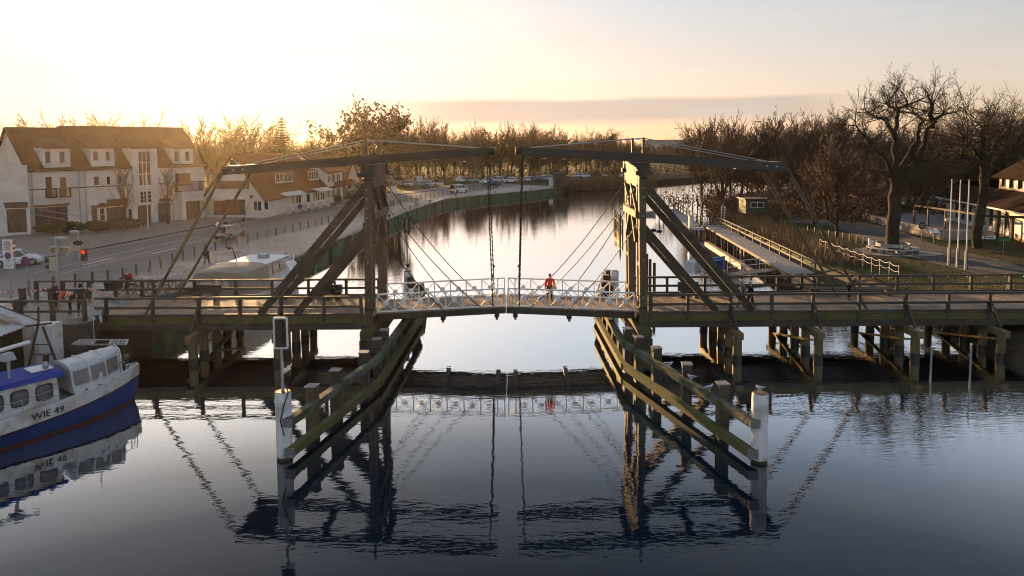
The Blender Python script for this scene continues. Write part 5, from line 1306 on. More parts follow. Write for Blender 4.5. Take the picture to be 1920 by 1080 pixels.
# gallows with two ladder grids
G = thing('gallows', 'steel gallows with flat ladder grids on top behind the tarpaulin', 'gallows', PY(186, 690, 35.))
A0, A1, B0, B1 = PY(134, 646, 34.6), PY(237, 646, 34.6), PY(150, 637, 36.0), PY(240, 637, 36.0)
q = MB()
for a, b_ in ((A0, A1), (B0, B1), (A0, B0), (A1, B1), (A0.lerp(A1, .38), B0.lerp(B1, .30)), (A0.lerp(A1, .68), B0.lerp(B1, .66))): q.beam(a, b_, .06, .06)
for r0, r1 in ((.05, .34), (.70, .97)):
    for i in range(5):
        u = r0+(r1-r0)*i/4; q.beam(A0.lerp(A1, u), B0.lerp(B1, u), .05, .05)
    for v in (.33, .66): q.beam(A0.lerp(B0, v).lerp(A1.lerp(B1, v), r0), A0.lerp(B0, v).lerp(A1.lerp(B1, v), r1), .045, .04)
q.build('ladder_grid', M['gal'], G)
for u in (.03, .48, .93):
    p = A0.lerp(A1, u); MB().tube([p, V((p.x, p.y, .3))], .05, 8).build('leg', M['rust'], G, True)
p = A0.lerp(A1, .42); MB().tube([p, p+V((0, 0, 2.6))], .025, 6).tube([p+V((-.12, 0, 1.6)), p+V((.3, 0, 1.6))], .02, 6).build('flag_staff', M['gal'], G, True)
q = MB(); pp = p+V((.3, 0, 1.55)); q.slab([pp, pp+V((.12, .02, -.06)), pp+V((.16, 0, -.42)), pp+V((.05, 0, -.38))], .015); q.build('pennant', M['awn'], G)
# green hut with white gable and tar roof
HT = thing('boat_hut', 'dark green wooden hut with a white gable at the left quay', 'hut', (-30.5, 34.5, 0))
M['green'] = mat('dark_green_boards', (.012, .03, .018), (.02, .042, .025), .7, 4., (1, 1, 6), .3, 5)
HT.location = (-27, 31, 0)
MB().bx(-29.2, -24.9, 26.5, 35.2, .35, 3.35).build('wall', M['green'], HT)
MB().bx(-24.899, -24.8, 35.05, 35.25, .3, 3.35).build('corner_board', M['rust'], HT)
q = MB(); wr = mat('white_corrugated_roof', (.58, .59, .60), (.42, .41, .39), .7, 2., (.3, 5, 1), c2=(.22, .12, .08), s2=.7)
n = 60; top = []; bot = []
for i in range(n+1):
    y = 26.3+9.1*i/n; w_ = .025*math.cos(i*PI); top.append((y, w_))
for (ya, wa), (yb, wb) in zip(top[:-1], top[1:]): q.slab([(-24.6, ya, 3.38+wa), (-24.6, yb, 3.38+wb), (-27.05, yb, 4.36+wb), (-27.05, ya, 4.36+wa)], .03); q.slab([(-27.05, ya, 4.36+wa), (-27.05, yb, 4.36+wb), (-29.5, yb, 3.38+wb), (-29.5, ya, 3.38+wa)], .03)
q.build('roof', wr, HT)
MB().beam((-24.6, 35.42, 3.36), (-27.05, 35.42, 4.34), .05, .16).beam((-29.5, 35.42, 3.36), (-27.05, 35.42, 4.34), .05, .16).build('verge_board', M['rust'], HT)
MB().add([(-24.9, 35.2, 3.35), (-29.2, 35.2, 3.35), (-27.05, 35.2, 4.2)], [(0, 1, 2)]).build('gable', M['green'], HT, fix=False)
# ------------------------------------------------------------------ canvas covered cabin cruiser behind the bridge
M['canvas'] = mat('tan_canvas', (.36, .31, .255), (.30, .26, .21), .85, 2., bump=.2, bscale=4)
CB = thing('cabin_cruiser', 'white cabin cruiser with tan canvas tent moored behind the bridge', 'cabin cruiser', (PY(432, 590, 52).x, 50.6, 0), rad(-5))
q = MB(); rr = []
for y, w_, z in ((-.6, 2.1, 1.2), (2, 2.2, 1.2), (6, 2.2, 1.25), (9, 2.0, 1.4), (11.5, 1.2, 1.6), (13.2, .12, 1.8)): rr.append([(-w_, y, z), (-w_*.92, y, .1), (-w_*.7, y, -.4), (w_*.7, y, -.4), (w_*.92, y, .1), (w_, y, z)])
q.loft(rr).build('hull', M['hullwhite'], CB, True, world=False)
q = MB(); rr = []
for y, k in ((-.5, .94), (-.3, .98), (1.5, 1.), (3.4, 1.0)):
    w_ = 2.15*k; h = 2.2*k; rr.append([(-w_, y, 1.15), (w_, y, 1.15), (w_*.98, y, 1.15+h*.68), (w_*.92, y, 1.15+h*.88), (w_*.72, y, 1.15+h*.96), (0, y, 1.15+h), (-w_*.72, y, 1.15+h*.96), (-w_*.92, y, 1.15+h*.88), (-w_*.98, y, 1.15+h*.68)])
cv_ = q.loft(rr).build('canvas_tent', M['canvas'], CB, True, world=False)
for x0, x1 in ((-1.35, -.5), (-.1, .15), (.38, .78)): MB().bx(x0, x1, -.54, -.505, 2.0, 2.72).build('film_window', M['awn'], cv_, world=False)
q = MB().hexa([(-1.7, 3.4, 1.15), (1.7, 3.4, 1.15), (1.45, 9.5, 1.2), (-1.45, 9.5, 1.2)], [(-1.55, 3.4, 3.0), (1.55, 3.4, 3.0), (1.15, 8.2, 2.95), (-1.15, 8.2, 2.95)]); cn = q.build('cabin', M['hullwhite'], CB, world=False)
for a, b_ in ((3.8, 5.2), (5.5, 6.8), (7.0, 7.9)): q = MB().slab([(1.66-(a-3.4)*.045, a, 1.95), (1.66-(b_-3.4)*.045, b_, 1.95), (1.61-(b_-3.4)*.06, b_, 2.65), (1.61-(a-3.4)*.06, a, 2.65)], .03); q.build('window', M['glass'], cn, world=False)
MB().bx(-1.75, 1.75, 3.3, 8.3, 3.005, 3.1).build('cabin_roof', M['white'], CB, world=False)
MB().bx(-.1, .6, 6.2, 6.9, 3.105, 3.45).build('roof_hatch', M['gal'], CB, world=False)
MB().tube([(-1.2, 4.8, 3.1), (-1.4, 4.5, 4.3)], .05, 6).tube([(-1.9, 4.6, 3.8), (-.7, 4.6, 3.85)], .035, 6).build('radar_arch', M['rust'], CB, world=False)
q = MB()
for y in (8.4, 10, 11.5, 13): w_ = 2.0-(y-8.4)*.4; q.tube([(w_, y, 1.4), (w_, y, 2.3)], .025, 6); q.tube([(-w_, y, 1.4), (-w_, y, 2.3)], .025, 6)
for s_ in (-1, 1):
    for z in (1.85, 2.3): q.tube([(s_*2.0, 8.4, z-.1), (s_*.16, 13, z+.1)], .025, 6)
q.build('bow_rail', M['white'], CB, True, world=False)
# round lamps on lines strung from the cruiser
q0 = [PY(368, 533, 52), PY(430, 465, 56), PY(454, 438, 60), PY(457, 412, 62), PY(471, 368, 64)]
GL = thing('lamp_garland', 'line of round bulbs rising from the tan canvas boat past the people carrier', 'light garland', q0[0])
MB().tube([q0[0], q0[1], q0[2], q0[3], q0[4]], .018, 5).build('cable', M['iron'], GL)
for p in (q0[1], q0[2], q0[3], q0[4]): MB().ball(p, .17, 10).build('bulb', M['brown'], GL, True)
q1 = [PY(373, 515, 53), PY(390, 480, 58), PY(413, 444, 62), PY(422, 418, 66)]
GL = thing('lamp_garland', 'line of round bulbs rising beside the round sign left of the people carrier', 'light garland', q1[0])
MB().tube(q1, .018, 5).build('cable', M['iron'], GL)
for p in q1[1:]: MB().ball(p, .16, 10).build('bulb', M['brown'], GL, True)
# ------------------------------------------------------------------ small signals on the fender ends
b_ = V((-9.1, 26.75, 2.74)); t = thing('bridge_signal', 'tall black signal with white rounded border facing the camera on the white pile', 'bridge signal', b_)
zt = PY(512, 594, 26.75).z-2.74; zb = PY(512, 654, 26.75).z-2.74
sg(t, 'pole', MB().tube([(0, 0, 0), (0, 0, zb+.1)], [.07, .05], 8), M['gal'])
def rrect(x, z0, z1, r, n=6):
    p = []
    for cx_, cz, a0 in ((x-r, z1-r, 0), (-x+r, z1-r, PI/2), (-x+r, z0+r, PI), (x-r, z0+r, 1.5*PI)):
        p += [(cx_+r*math.cos(a0+PI/2*i/n), cz+r*math.sin(a0+PI/2*i/n)) for i in range(n+1)]
    return p
bo = sg(t, 'board', MB().prism(rrect(.29, zb, zt, .09), 'y', -.06, -.02), M['white']); sg(t, 'black_face', MB().prism(rrect(.215, zb+.08, zt-.08, .04), 'y', -.075, -.061), M['blk'], bo)
for k in range(3):
    z = zt-.32-k*.30; sg(t, 'lens', MB().tube([(0, -.22, z+.02), (0, -.08, z)], [.115, .12], 14), M['iron'], bo)
MB().tube([(.3, .25, 1.0), (.25, .1, .9), (0, 0, .85)], .025, 6).build('flood_arm', M['white'], t, world=False)
q = MB(); q.hexa([(.10, -.1, .72), (.30, -.12, .86), (.33, .06, .86), (.12, .08, .72)], [(.10, -.1, .80), (.22, -.10, 1.02), (.26, .06, 1.02), (.12, .08, .82)]); q.build('flood_lamp', M['white'], t, world=False)
q = MB().tube([(.12, -.12, .35), (.28, -.2, .0), (.12, -.34, -.5), (-.02, -.34, -1.1), (.10, -.30, -1.7)], .025, 6); q.build('cable', M['blk'], t, True, world=False)
b_ = V((-8.05, 52.6, 2.72)); t = thing('bridge_signal', 'small black signal board seen from behind on a thin pole upstream', 'bridge signal', b_)
zt = PY(763, 408, 52.6).z-2.72; zb = PY(763, 438, 52.6).z-2.72
sg(t, 'pole', MB().tube([(0, 0, 0), (0, 0, zt-.1)], [.07, .045], 8), M['gal']); sg(t, 'board', MB().prism(rrect(.26, zb, zt, .05), 'y', .05, .15), M['blk'])
sg(t, 'flood_lamp', MB().ball((.05, -.1, .45), .14, 8), M['rust'])
gP = 'dark timber dolphins upstream of the bridge'
for lb, x, y in (('dark timber dolphin just right of the small signal pile', -7.2, 51.5), ('dark timber dolphin just left of the greyish pile beyond the railing', 7.0, 51.3)):
    t = thing('dolphin', lb, 'dolphin', (x, y, 0), 0, gP)
    for dx, dy in ((0, 0), (.5, .4), (.4, -.4)): MB().tube([(dx*1.4, dy*1.4, -1.5), (dx*.6, dy*.6, 1.9)], [.26, .22], 8).build('pile', M['wood'], t, True, world=False)
# ------------------------------------------------------------------ gulls
M['gullw'] = mat('gull_white', (.72, .73, .74), None, .8); M['gullg'] = mat('gull_grey_wing', (.30, .33, .38), None, .8); M['beak'] = mat('gull_beak', (.5, .25, .05), None, .6)
def gull(lb, p, rz, sc=1.):
    t = thing('gull', lb, 'gull', p, rz, 'gulls on the right fender'); t.scale = (sc,)*3
    body = [[(V((0, .17, .17)), .025), (V((0, .08, .17)), .06), (V((0, -.03, .18)), .075), (V((0, -.11, .22)), .055), (V((0, -.135, .285)), .04), (V((0, -.16, .30)), .036)], [(V((0, -.03, .18)), .075), (V((.03, -.02, .09)), .012), (V((.03, -.03, .01)), .008)], [(V((0, -.03, .18)), .075), (V((-.03, -.02, .09)), .012), (V((-.03, -.03, .01)), .008)]]
    skinned('body', body, M['gullw'], t)
    for s_ in (-1, 1): skinned('wing', [[(V((s_*.055, -.08, .21)), .035), (V((s_*.065, .05, .20)), .04), (V((s_*.03, .20, .18)), .018), (V((s_*.01, .28, .17)), .006)]], M['gullg'], t)
    MB().tube([(0, -.19, .298), (0, -.25, .285)], [.012, .004], 5).build('beak', M['beak'], t, world=False)
gull('gull standing on top of the white round pile', (9.5, 26.1, 2.74), rad(-60), 1.15)
for lb, px, py, rz, in (('grey backed gull farthest along the mossy upper wale', 1239, 690, 40), ('white gull crouched in the middle of the mossy upper wale', 1279, 715, -70), ('small white gull low on the upper wale nearest the white pile', 1310, 735, 100)):
    p = PZ(px, py, 1.78); a, b2 = V((9.26, 25.9, 0)), V((6.01, 36.6, 0)); u = (p.y-a.y)/(b2.y-a.y); gull(lb, (a.x+(b2.x-a.x)*u, p.y, 1.775), rad(rz), 1.15)
# ------------------------------------------------------------------ right bank: jetty, hut, lawn furniture, tavern
JP = [(20.9, 55.2), (24.3, 58.2), (25.9, 91.5)]
JL = thing('jetty', 'long plank jetty with a rail on its landward side', 'jetty', (25.2, 75, 1.2))
a0, a1, b0_, b1_ = PZ(1478, 513, 1.2), PZ(1325, 425, 1.2), PZ(1528, 512, 1.2), PZ(1351, 423, 1.2)
M['jet'] = mat('jetty_planks', (.17, .165, .17), (.23, .22, .22), .55, 2., bump=.3, bscale=10)
q = MB(); n = 150
for i in range(n):
    u, v = i/n, (i+.9)/n; q.slab([a0.lerp(a1, u), b0_.lerp(b1_, u), b0_.lerp(b1_, v), a0.lerp(a1, v)], .06)
q.build('planks', M['jet'], JL)
dn = V((0, 0, .13))
MB().beam(a0-dn, a1-dn, .14, .16).build('edge_beam', M['woodx'], JL); MB().beam(b0_-dn, b1_-dn, .14, .16).build('edge_beam', M['woodx'], JL)
for i in range(12):
    u = i/11
    for A_, B_ in ((a0, a1), (b0_, b1_)):
        p = A_.lerp(B_, u); MB().tube([(p.x, p.y, -1.5), (p.x, p.y, 1.0)], .12, 8).build('pile', M['wood'], JL, True)
    p = b0_.lerp(b1_, u); MB().bx(p.x-.07, p.x+.07, p.y-.07, p.y+.07, 1.0, 2.2).build('railing_post', M['woodx'], JL)
up = V((0, 0, 1))
MB().beam(b0_+up*1.02, b1_+up*1.02, .14, .08).build('handrail', M['woodx'], JL); MB().beam(b0_+up*.5, b1_+up*.5, .08, .14).build('mid_rail', M['woodx'], JL)
JF = thing('jetty', 'farther jetty leg with a string of pale fenders along its edge', 'jetty', (26, 106, 1.2))
c0, c1, d0, d1 = PZ(1294, 427, 1.2), PZ(1249, 394, 1.2), PZ(1313, 421, 1.2), PZ(1266, 390, 1.2)
q = MB()
for i in range(90):
    u, v = i/90, (i+.9)/90; q.slab([c0.lerp(c1, u), d0.lerp(d1, u), d0.lerp(d1, v), c0.lerp(c1, v)], .06)
q.build('planks', M['jet'], JF); MB().beam(c0-dn, c1-dn, .14, .16).build('edge_beam', M['woodx'], JF)
MB().beam(d0+up*1.02, d1+up*1.02, .14, .08).build('handrail', M['woodx'], JF); MB().beam(d0+up*.5, d1+up*.5, .08, .14).build('mid_rail', M['woodx'], JF)
for i in range(9):
    u = i/8; p = d0.lerp(d1, u); MB().bx(p.x-.07, p.x+.07, p.y-.07, p.y+.07, 1.0, 2.2).build('railing_post', M['woodx'], JF)
    for A_, B_ in ((c0, c1), (d0, d1)):
        p = A_.lerp(B_, u); MB().tube([(p.x, p.y, -1.5), (p.x, p.y, 1.0)], .12, 8).build('pile', M['wood'], JF, True)
for i in range(13):
    p = c0.lerp(c1, i/12); MB().ball((p.x-.15, p.y, .7), .2, 8, (1, 1, 1.5)).build('fender', M['gal'], JF, True)
p = c0+V((.1, .2, 0)); t = thing('power_pillar', 'white service pillar at the corner of the far jetty', 'service pillar', p); MB().bx(-.22, .22, -.22, .22, .01, 1.5).build('pillar', M['white'], t, world=False); MB().bx(-.26, .26, -.26, .26, 1.502, 1.58).build('lid', M['gal'], t, world=False)
t = thing('pontoon_step', 'flat white float plate at the foot of the service pillar', 'float', p+V((.9, -.25, 0))); MB().bx(-.75, .75, -.3, .3, -.25, .06).build('float', M['white'], t, world=False); MB().bx(-.75, .75, -.32, -.301, -.1, .0).build('strip', M['gal'], t, world=False)
# cross rail between the legs, ladder frame, floating beam
tube_t = thing('barrier_rail', 'pale horizontal rail crossing between jetty and shore below the green hut', 'rail', PZ(1380, 424, 1.4))
MB().tube([PZ(1315, 424, 1.4), PZ(1448, 424, 1.4)], .09, 8).build('tube', M['gal'], tube_t, True)
for px in (1352, 1400, 1446): p = PZ(px, 424, 1.4); MB().tube([(p.x, p.y, -1), (p.x, p.y, 1.38)], .07, 6).build('post', M['gal'], tube_t)
L0, L1 = PZ(1352, 417, 1.3), PZ(1359, 417, 1.3); t = thing('boat_ladder', 'upright pale ladder with curved top at the jetty head', 'ladder', L0)
q = MB(); hh = 2.2
for P_ in (L0, L1): q.tube([P_, P_+up*hh], .035, 6)
for i in range(8): q.tube([L0+up*(.2+i*.27), L1+up*(.2+i*.27)], .022, 5)
q.tube([L0+up*hh, L0.lerp(L1, .5)+up*(hh+.25), L1+up*hh], .035, 6).build('ladder', M['white'], t, True)
f0, f1 = PZ(1325, 455, .1), PZ(1412, 510, .1); t = thing('floating_boom', 'sunlit floating timber boom alongside the jetty', 'boom', f0)
MB().beam(f0, f1, .5, .32).build('boom', M['deck'], t)
for i in range(4): p = f0.lerp(f1, .1+i*.27)+V((.35, 0, 0)); MB().tube([(p.x, p.y, -1.5), (p.x, p.y, 1.1)], .09, 8).build('pile', M['wood'], t)
g0, g1 = PZ(1372, 514, .7), PZ(1462, 503, .75); t = thing('gangway', 'small pale gangway with white tube rails beside the jetty', 'gangway', g0)
d_ = (g1-g0).normalized(); n_ = V((-d_.y, d_.x, 0)); q = MB().slab([g0-n_*.6, g1-n_*.6, g1+n_*.6, g0+n_*.6], .1); q.build('deck', M['deck'], t)
q = MB()
for k in range(4): p = g0.lerp(g1, k/3)-n_*-.55; q.tube([p, p+up*1.0], .03, 6)
for z in (.5, 1.0): q.tube([g0+n_*.55+up*z, g1+n_*.55+up*z], .03, 6)
q.build('rail', M['white'], t, True)
# slim piles in the water
gS = 'slim mooring stakes beside the far jetty'; st0 = None
pts = [(x, 396-(x-1235)*.17) for x in range(1236, 1332, 9)]
st0 = thing('mooring_stake', 'slim brown mooring stake in the row by the far jetty', 'mooring stake', (0, 0, 0), 0, gS); MB().lathe([(.11, -1.5), (.10, 2.6), (.05, 2.7)], n=6).build('stake', M['brown'], st0, True, world=False)
for i, (px, py) in enumerate(pts):
    o = st0 if i == 0 else dup(st0); p = PZ(px, py+8, 0); o.location = p
gS = 'rusty stakes just behind the golden tower'; st1 = thing('steel_stake', 'rust brown stake standing in the water right of the golden tower', 'mooring stake', (0, 0, 0), 0, gS); MB().lathe([(.13, -1.5), (.12, 2.2)], n=8).build('stake', M['rust'], st1, True, world=False)
for i, (px, ptop, Yd) in enumerate(((1213, 476, 58), (1219, 486, 56), (1227, 493, 54.5), (1190, 440, 66), (1207, 470, 60), (1163, 400, 92))):
    o = st1 if i == 0 else dup(st1); p = PY(px, ptop, Yd); o.location = (p.x, Yd, p.z-2.2)
# thin sensor poles in the foreground on the right
for lb, px, pt, pb in (('thin grey pole standing in the water before the second braced pier', 1745, 652, 701), ('thin dark pole in the water by the pier near the lawn', 1818, 646, 721)):
    p = PZ(px, pb, 0); zt = PY(px, pt, p.y).z; t = thing('water_pole', lb, 'pole', p); MB().tube([(0, 0, -1), (0, 0, zt)], .05, 6).build('pole', M['gal'], t, world=False); MB().tube([(0, 0, zt), (0, 0, zt+.05)], .065, 6).build('tip', M['white'], t, world=False)
# jetty screen on the left of the golden tower
p = PY(1153, 395, 92); q0_, q1_ = PZ(1152, 426, 0), PZ(1167, 441, 0); t = thing('pile_row', 'short slanting row of dark piles left of the golden tower', 'pile row', q0_)
for i in range(7): p = q0_.lerp(q1_, i/6); MB().tube([(p.x, p.y, -1), (p.x, p.y, 2.6-.08*i)], .14, 6).build('pile', M['brown'], t, True)
MB().beam(q0_+up*1.6, q1_+up*1.3, .12, .2).build('waling', M['brown'], t)
# rowing boats
def rowboat(lb, p, rz, m, L_=4.2):
    t = thing('rowing_boat', lb, 'rowing boat', p, rz); q = MB(); rr = []
    for x, w_, z in ((-.5, .55, .55), (-.3, .68, .5), (0, .74, .48), (.3, .6, .55), (.5, .06, .75)): x *= L_; rr.append([(x, -w_, z), (x, -w_*.6, -.1), (x, w_*.6, -.1), (x, w_, z)])
    q.loft(rr, False, False); rr2 = [[(a[0], a[1]*.92, a[2] if abs(a[2]) > .2 else .05) for a in r] for r in rr]; q.loft(rr2, False, False)
    for r in (rr[0],): q.quad(*r)
    q.build('hull', m, t, True, world=False, fix=False)
    MB().bx(-.2, .1, -.66, .66, .32, .37).build('thwart', M['woodx'], t, world=False); MB().tube([(x[3][0], x[3][1], x[3][2]) for x in rr], .04, 6).tube([(x[0][0], x[0][1], x[0][2]) for x in rr], .04, 6).build('gunwale', M['gal'], t, True, world=False)
    return t
rowboat('grey dinghy floating behind the golden tower', PZ(1207, 403, 0), rad(5), M['hullwhite'])
rowboat('bright blue dinghy half hidden by the raking strut', PZ(1338, 495, 0), rad(15), mat('bright_blue', (.02, .10, .42), None, .4), 2.6)
rowboat('small white dinghy with a motor near the raking struts', PZ(1300, 500, 0), rad(60), M['white'], 2.2)
for lb, px, py in (('dark buoy lying left of another on the calm water', 1225, 432), ('dark flat buoy right of its twin on the calm water', 1236, 434)):
    t = thing('buoy', lb, 'buoy', PZ(px, py, 0)); MB().ball((0, 0, .08), .45, 10, (1, .7, .35)).build('float', M['blk'], t, True, world=False); MB().tube([(0, 0, .15), (.1, 0, .7)], .03, 5).build('stick', M['blk'], t, world=False)
# green hut on stilts
a_, b2_ = PZ(1398, 407, 1.6), PZ(1437, 407, 1.6); t = thing('green_hut', 'small green hut on stilts with one wide white window', 'hut', (a_+b2_)/2); w_ = (b2_-a_).length/2; zt = PY(1418, 373, a_.y).z-1.6
M['hutg'] = mat('green_hut_boards', (.04, .085, .05), (.055, .105, .062), .7, 3., (5, 5, .4), .25, 4)
hw = MB().bx(-w_, w_, 0, 3.2, .5, zt-.1).build('wall', M['hutg'], t, world=False)
MB().bx(-w_-.25, w_+.25, -.25, 3.4, zt-.098, zt+.06).build('roof', M['brown'], t, world=False)
wf = MB().bx(-w_*.55, w_*.75, -.06, -.005, zt-1.25, zt-.45).build('window', M['white'], t, world=False); MB().bx(-w_*.5, w_*.06, -.08, -.061, zt-1.18, zt-.52).build('pane', M['glass'], wf, world=False); MB().bx(w_*.14, w_*.70, -.08, -.061, zt-1.18, zt-.52).build('pane', M['glass'], wf, world=False)
for x in (-w_+.15, w_-.15):
    for y in (.15, 3.0): MB().bx(x-.1, x+.1, y-.1, y+.1, -.6, .498).build('stilt', M['brown'], t, world=False)
# path over the lawn
def ribbon(nm, pts, ws, m, dz):
    q = MB(); pp = []
    for i, (x, y) in enumerate(pts):
        j, k = min(i+1, len(pts)-1), max(i-1, 0); d = V((pts[j][0]-pts[k][0], pts[j][1]-pts[k][1], 0)).normalized(); n_ = V((-d.y, d.x, 0))*ws[i]/2
        pp.append((V((x, y, 0))-n_, V((x, y, 0))+n_))
    P2 = []
    for (a, b_), (c, d) in zip(pp[:-1], pp[1:]):
        for k in range(6): P2.append((a.lerp(c, k/6), b_.lerp(d, k/6)))
    P2.append(pp[-1])
    for (a, b_), (c, d) in zip(P2[:-1], P2[1:]):
        for k in range(6):
            f = lambda A, B, u: A.lerp(B, u)
            Q = [f(a, b_, k/6), f(a, b_, (k+1)/6), f(c, d, (k+1)/6), f(c, d, k/6)]
            q.quad(*[(v.x, v.y, zr(v.x, v.y)+dz) for v in Q])
    return setting(q.build(nm, m, fix=False))
pth = [PZ(x, y, 1.6) for x, y in ((1900, 505), (1800, 480), (1700, 455), (1640, 432), (1590, 418), (1530, 412), (1480, 408))]
ribbon('lawn_path', [(p.x, p.y) for p in pth], [6, 7, 6, 6, 5.5, 5, 5], mat('dark_path', (.045, .041, .038), (.07, .063, .058), .85, 1.2, bump=.3, bscale=12), .03)
# oak bench ring
OK_ = PZ(1674, 470, 1.35); OK_.z = zr(OK_.x, OK_.y)
t = thing('tree_bench', 'round grey slatted bench on a paved disc circling the old oak', 'bench', OK_)
def ringq(q, r0, r1, z0, z1, n=28, a0=0., a1=2*PI):
    for i in range(n):
        u, v = a0+(a1-a0)*i/n, a0+(a1-a0)*(i+.94)/n; c = lambda r, a: (r*math.cos(a), r*math.sin(a))
        q.hexa([(*c(r0, u), z0), (*c(r1, u), z0), (*c(r1, v), z0), (*c(r0, v), z0)], [(*c(r0, u), z1), (*c(r1, u), z1), (*c(r1, v), z1), (*c(r0, v), z1)])
    return q
bgrey = mat('bench_grey', (.34, .33, .31), (.26, .25, .24), .7, 3.)
ringq(ringq(MB(), 1.7, 2.02, .44, .50), 2.05, 2.4, .44, .50).build('seat', bgrey, t, world=False)
ringq(MB(), 1.5, 1.58, .62, .95, 20, 0, 2*PI).build('backrest', bgrey, t, world=False)
for i in range(10): a = 2*PI*i/10; MB().box((1.95*math.cos(a), 1.95*math.sin(a), .235), (.14, .7, .40), a+PI/2).build('leg', M['concrete'], t, world=False)
q = MB().prism([(4.6*math.cos(2*PI*i/32)+.5, 3.0*math.sin(2*PI*i/32)) for i in range(32)], 'z', -.2, .06); q.build('paved_disc', mat('disc_paving', (.22, .21, .21), (.16, .155, .155), .75, 4., bump=.4, bscale=6), t, world=False)
p = PZ(1633, 463, 1.4); t = thing('litter_bin', 'white cylindrical litter bin left of the oak bench', 'litter bin', (p.x, p.y, zr(p.x, p.y))); MB().lathe([(.26, 0), (.28, .95)], n=16).build('drum', M['white'], t, True, world=False); MB().lathe([(.30, .952), (.26, 1.06), (.05, 1.12)], n=16).build('lid', M['gal'], t, True, world=False)
# flagpoles
for i, (px, pt, pb, lb) in enumerate(((1781, 336, 492, 'bare white flagpole standing left of two others'), (1797, 337, 495, 'bare white flagpole in the middle of three'), (1813, 337, 500, 'bare white flagpole standing right of two others'))):
    p = PZ(px-2, pb, 1.5); p.z = zr(p.x, p.y); zt = PY(px, pt, p.y).z-p.z
    t = thing('flagpole', lb, 'flagpole', p, 0, 'white flagpoles on the lawn'); MB().tube([(0, 0, .02), (0, 0, zt)], [.055, .04], 8).build('pole', M['white'], t, True, world=False); MB().bx(-.11, -.06, -.08, .08, 0, 1.7).bx(.06, .11, -.08, .08, 0, 1.7).build('socket', mat('grey_socket', (.07, .065, .075), None, .6), t, world=False)
# rope fence
gR = 'rope fence on the lawn'; prs = [(1537, 448, 466), (1548, 452, 471), (1558, 456, 475), (1573, 461, 482), (1588, 466, 488), (1602, 471, 493), (1618, 476, 499), (1634, 483, 507), (1649, 486, 512), (1667, 491, 518), (1685, 498, 525)]
t = thing('rope_fence', 'white sagging rope fence on thin posts beside the pull pole', 'rope fence', PZ(1610, 490, 1.4)); q = MB(); tops = []
for px, pt, pb in prs:
    p = PZ(px, pb, 1.4); zb = zr(p.x, p.y); zt = PY(px, pt, p.y).z; tops.append((V((p.x, p.y, zt)), zb)); MB().tube([(p.x, p.y, zb-.1), (p.x, p.y, zt)], .03, 6).build('post', M['gal'], t, True)
for k, dz in enumerate((0., .45)):
    q = MB()
    for (a, za), (b_, zb) in zip(tops[:-1], tops[1:]): q.tube(chain_pts(a-up*dz, b_-up*dz, .16, 8), .018 if k == 0 else .013, 5)
    q.build('rope', M['white'], t, True)
# signs on the lawn
p = PZ(1728, 451, 1.5); p.z = zr(p.x, p.y); zt = PY(1728, 423, p.y).z-p.z; t = thing('round_sign', 'dark round tavern sign with pale lettering on a thin post', 'sign', p)
MB().tube([(0, .04, 0), (0, .04, zt)], .035, 6).build('post', M['iron'], t, world=False); dsc = disc(MB(), (0, zt), .40, -.02, .02).build('disc', mat('slate_blue', (.035, .045, .07), None, .5), t, world=False)
for z, w_ in ((.10, .24), (-.04, .3), (-.15, .22)): MB().bx(-w_, w_, -.026, -.0205, zt+z-.035, zt+z+.035).build('text_line', M['gal'], dsc, world=False)
p = PZ(1751, 453, 1.5); p.z = zr(p.x, p.y); zt = PY(1751, 434, p.y).z-p.z; t = thing('info_board', 'slanted white information board on a post near the flagpoles', 'information board', p)
MB().tube([(0, 0, 0), (0, 0, zt)], .05, 6).build('post', M['iron'], t, world=False); MB().slab([(-.5, -.3, zt-.12), (.5, -.3, zt-.12), (.5, .3, zt+.16), (-.5, .3, zt+.16)], .05).build('panel', M['white'], t, world=False)
for px, lb in ((1835, 'left white banner board below the leaning bare tree'), (1857, 'right white banner board below the leaning bare tree')):
    p = PZ(px, 462, 1.5); p.z = zr(p.x, p.y); z0, z1 = PY(px, 448.5, p.y).z-p.z, PY(px, 442, p.y).z-p.z
    t = thing('banner_board', lb, 'banner', p, 0, 'white banner boards'); w_ = .52; MB().bx(-w_, w_, -.02, .02, z0, z1).build('panel', M['white'], t, world=False)
    MB().bx(-w_*.8, w_*.5, -.026, -.0205, (z0+z1)/2-.07, (z0+z1)/2+.03).build('text_line', M['blue'], t, world=False)
    for x in (-w_+.05, w_-.05): MB().tube([(x, .04, 0), (x, .04, z1)], .025, 5).build('post', M['iron'], t, world=False)
p = PZ(1883, 470, 1.5); p.z = zr(p.x, p.y); z1 = PY(1883, 446, p.y).z-p.z; t = thing('green_sign', 'narrow green signboard on a dark post near the tavern steps', 'sign', p)
MB().tube([(0, .05, 0), (0, .05, z1+2.4)], .06, 6).build('post', M['iron'], t, world=False); MB().bx(-.62, .62, -.02, .02, z1-.35, z1).build('board', mat('leaf_green', (.05, .20, .04), None, .5), t, world=False)
for px, pt, pb, lb in ((1620, 380, 394, 'small white globe lamp left of the oak beside the terrace wall'), (1693, 382, 398, 'white globe lamp just right of the oak trunk'), (1714, 397, 416, 'white globe lamp at the corner post of the pergola'), (1775, 413, 432, 'white globe lamp between the round sign and the flagpoles'), (1847, 413, 432, 'white globe lamp right of the leaning bare tree')):
    p = PZ(px, pb, 1.7); p.z = zr(p.x, p.y); zt = PY(px, pt, p.y).z-p.z; t = thing('globe_lamp', lb, 'lamp', p, 0, 'globe lamps of the tavern terrace'); MB().tube([(0, 0, 0), (0, 0, zt-.2)], .04, 6).build('post', M['iron'], t, world=False); MB().ball((0, 0, zt), .24, 10).build('globe', M['white'], t, True, world=False)
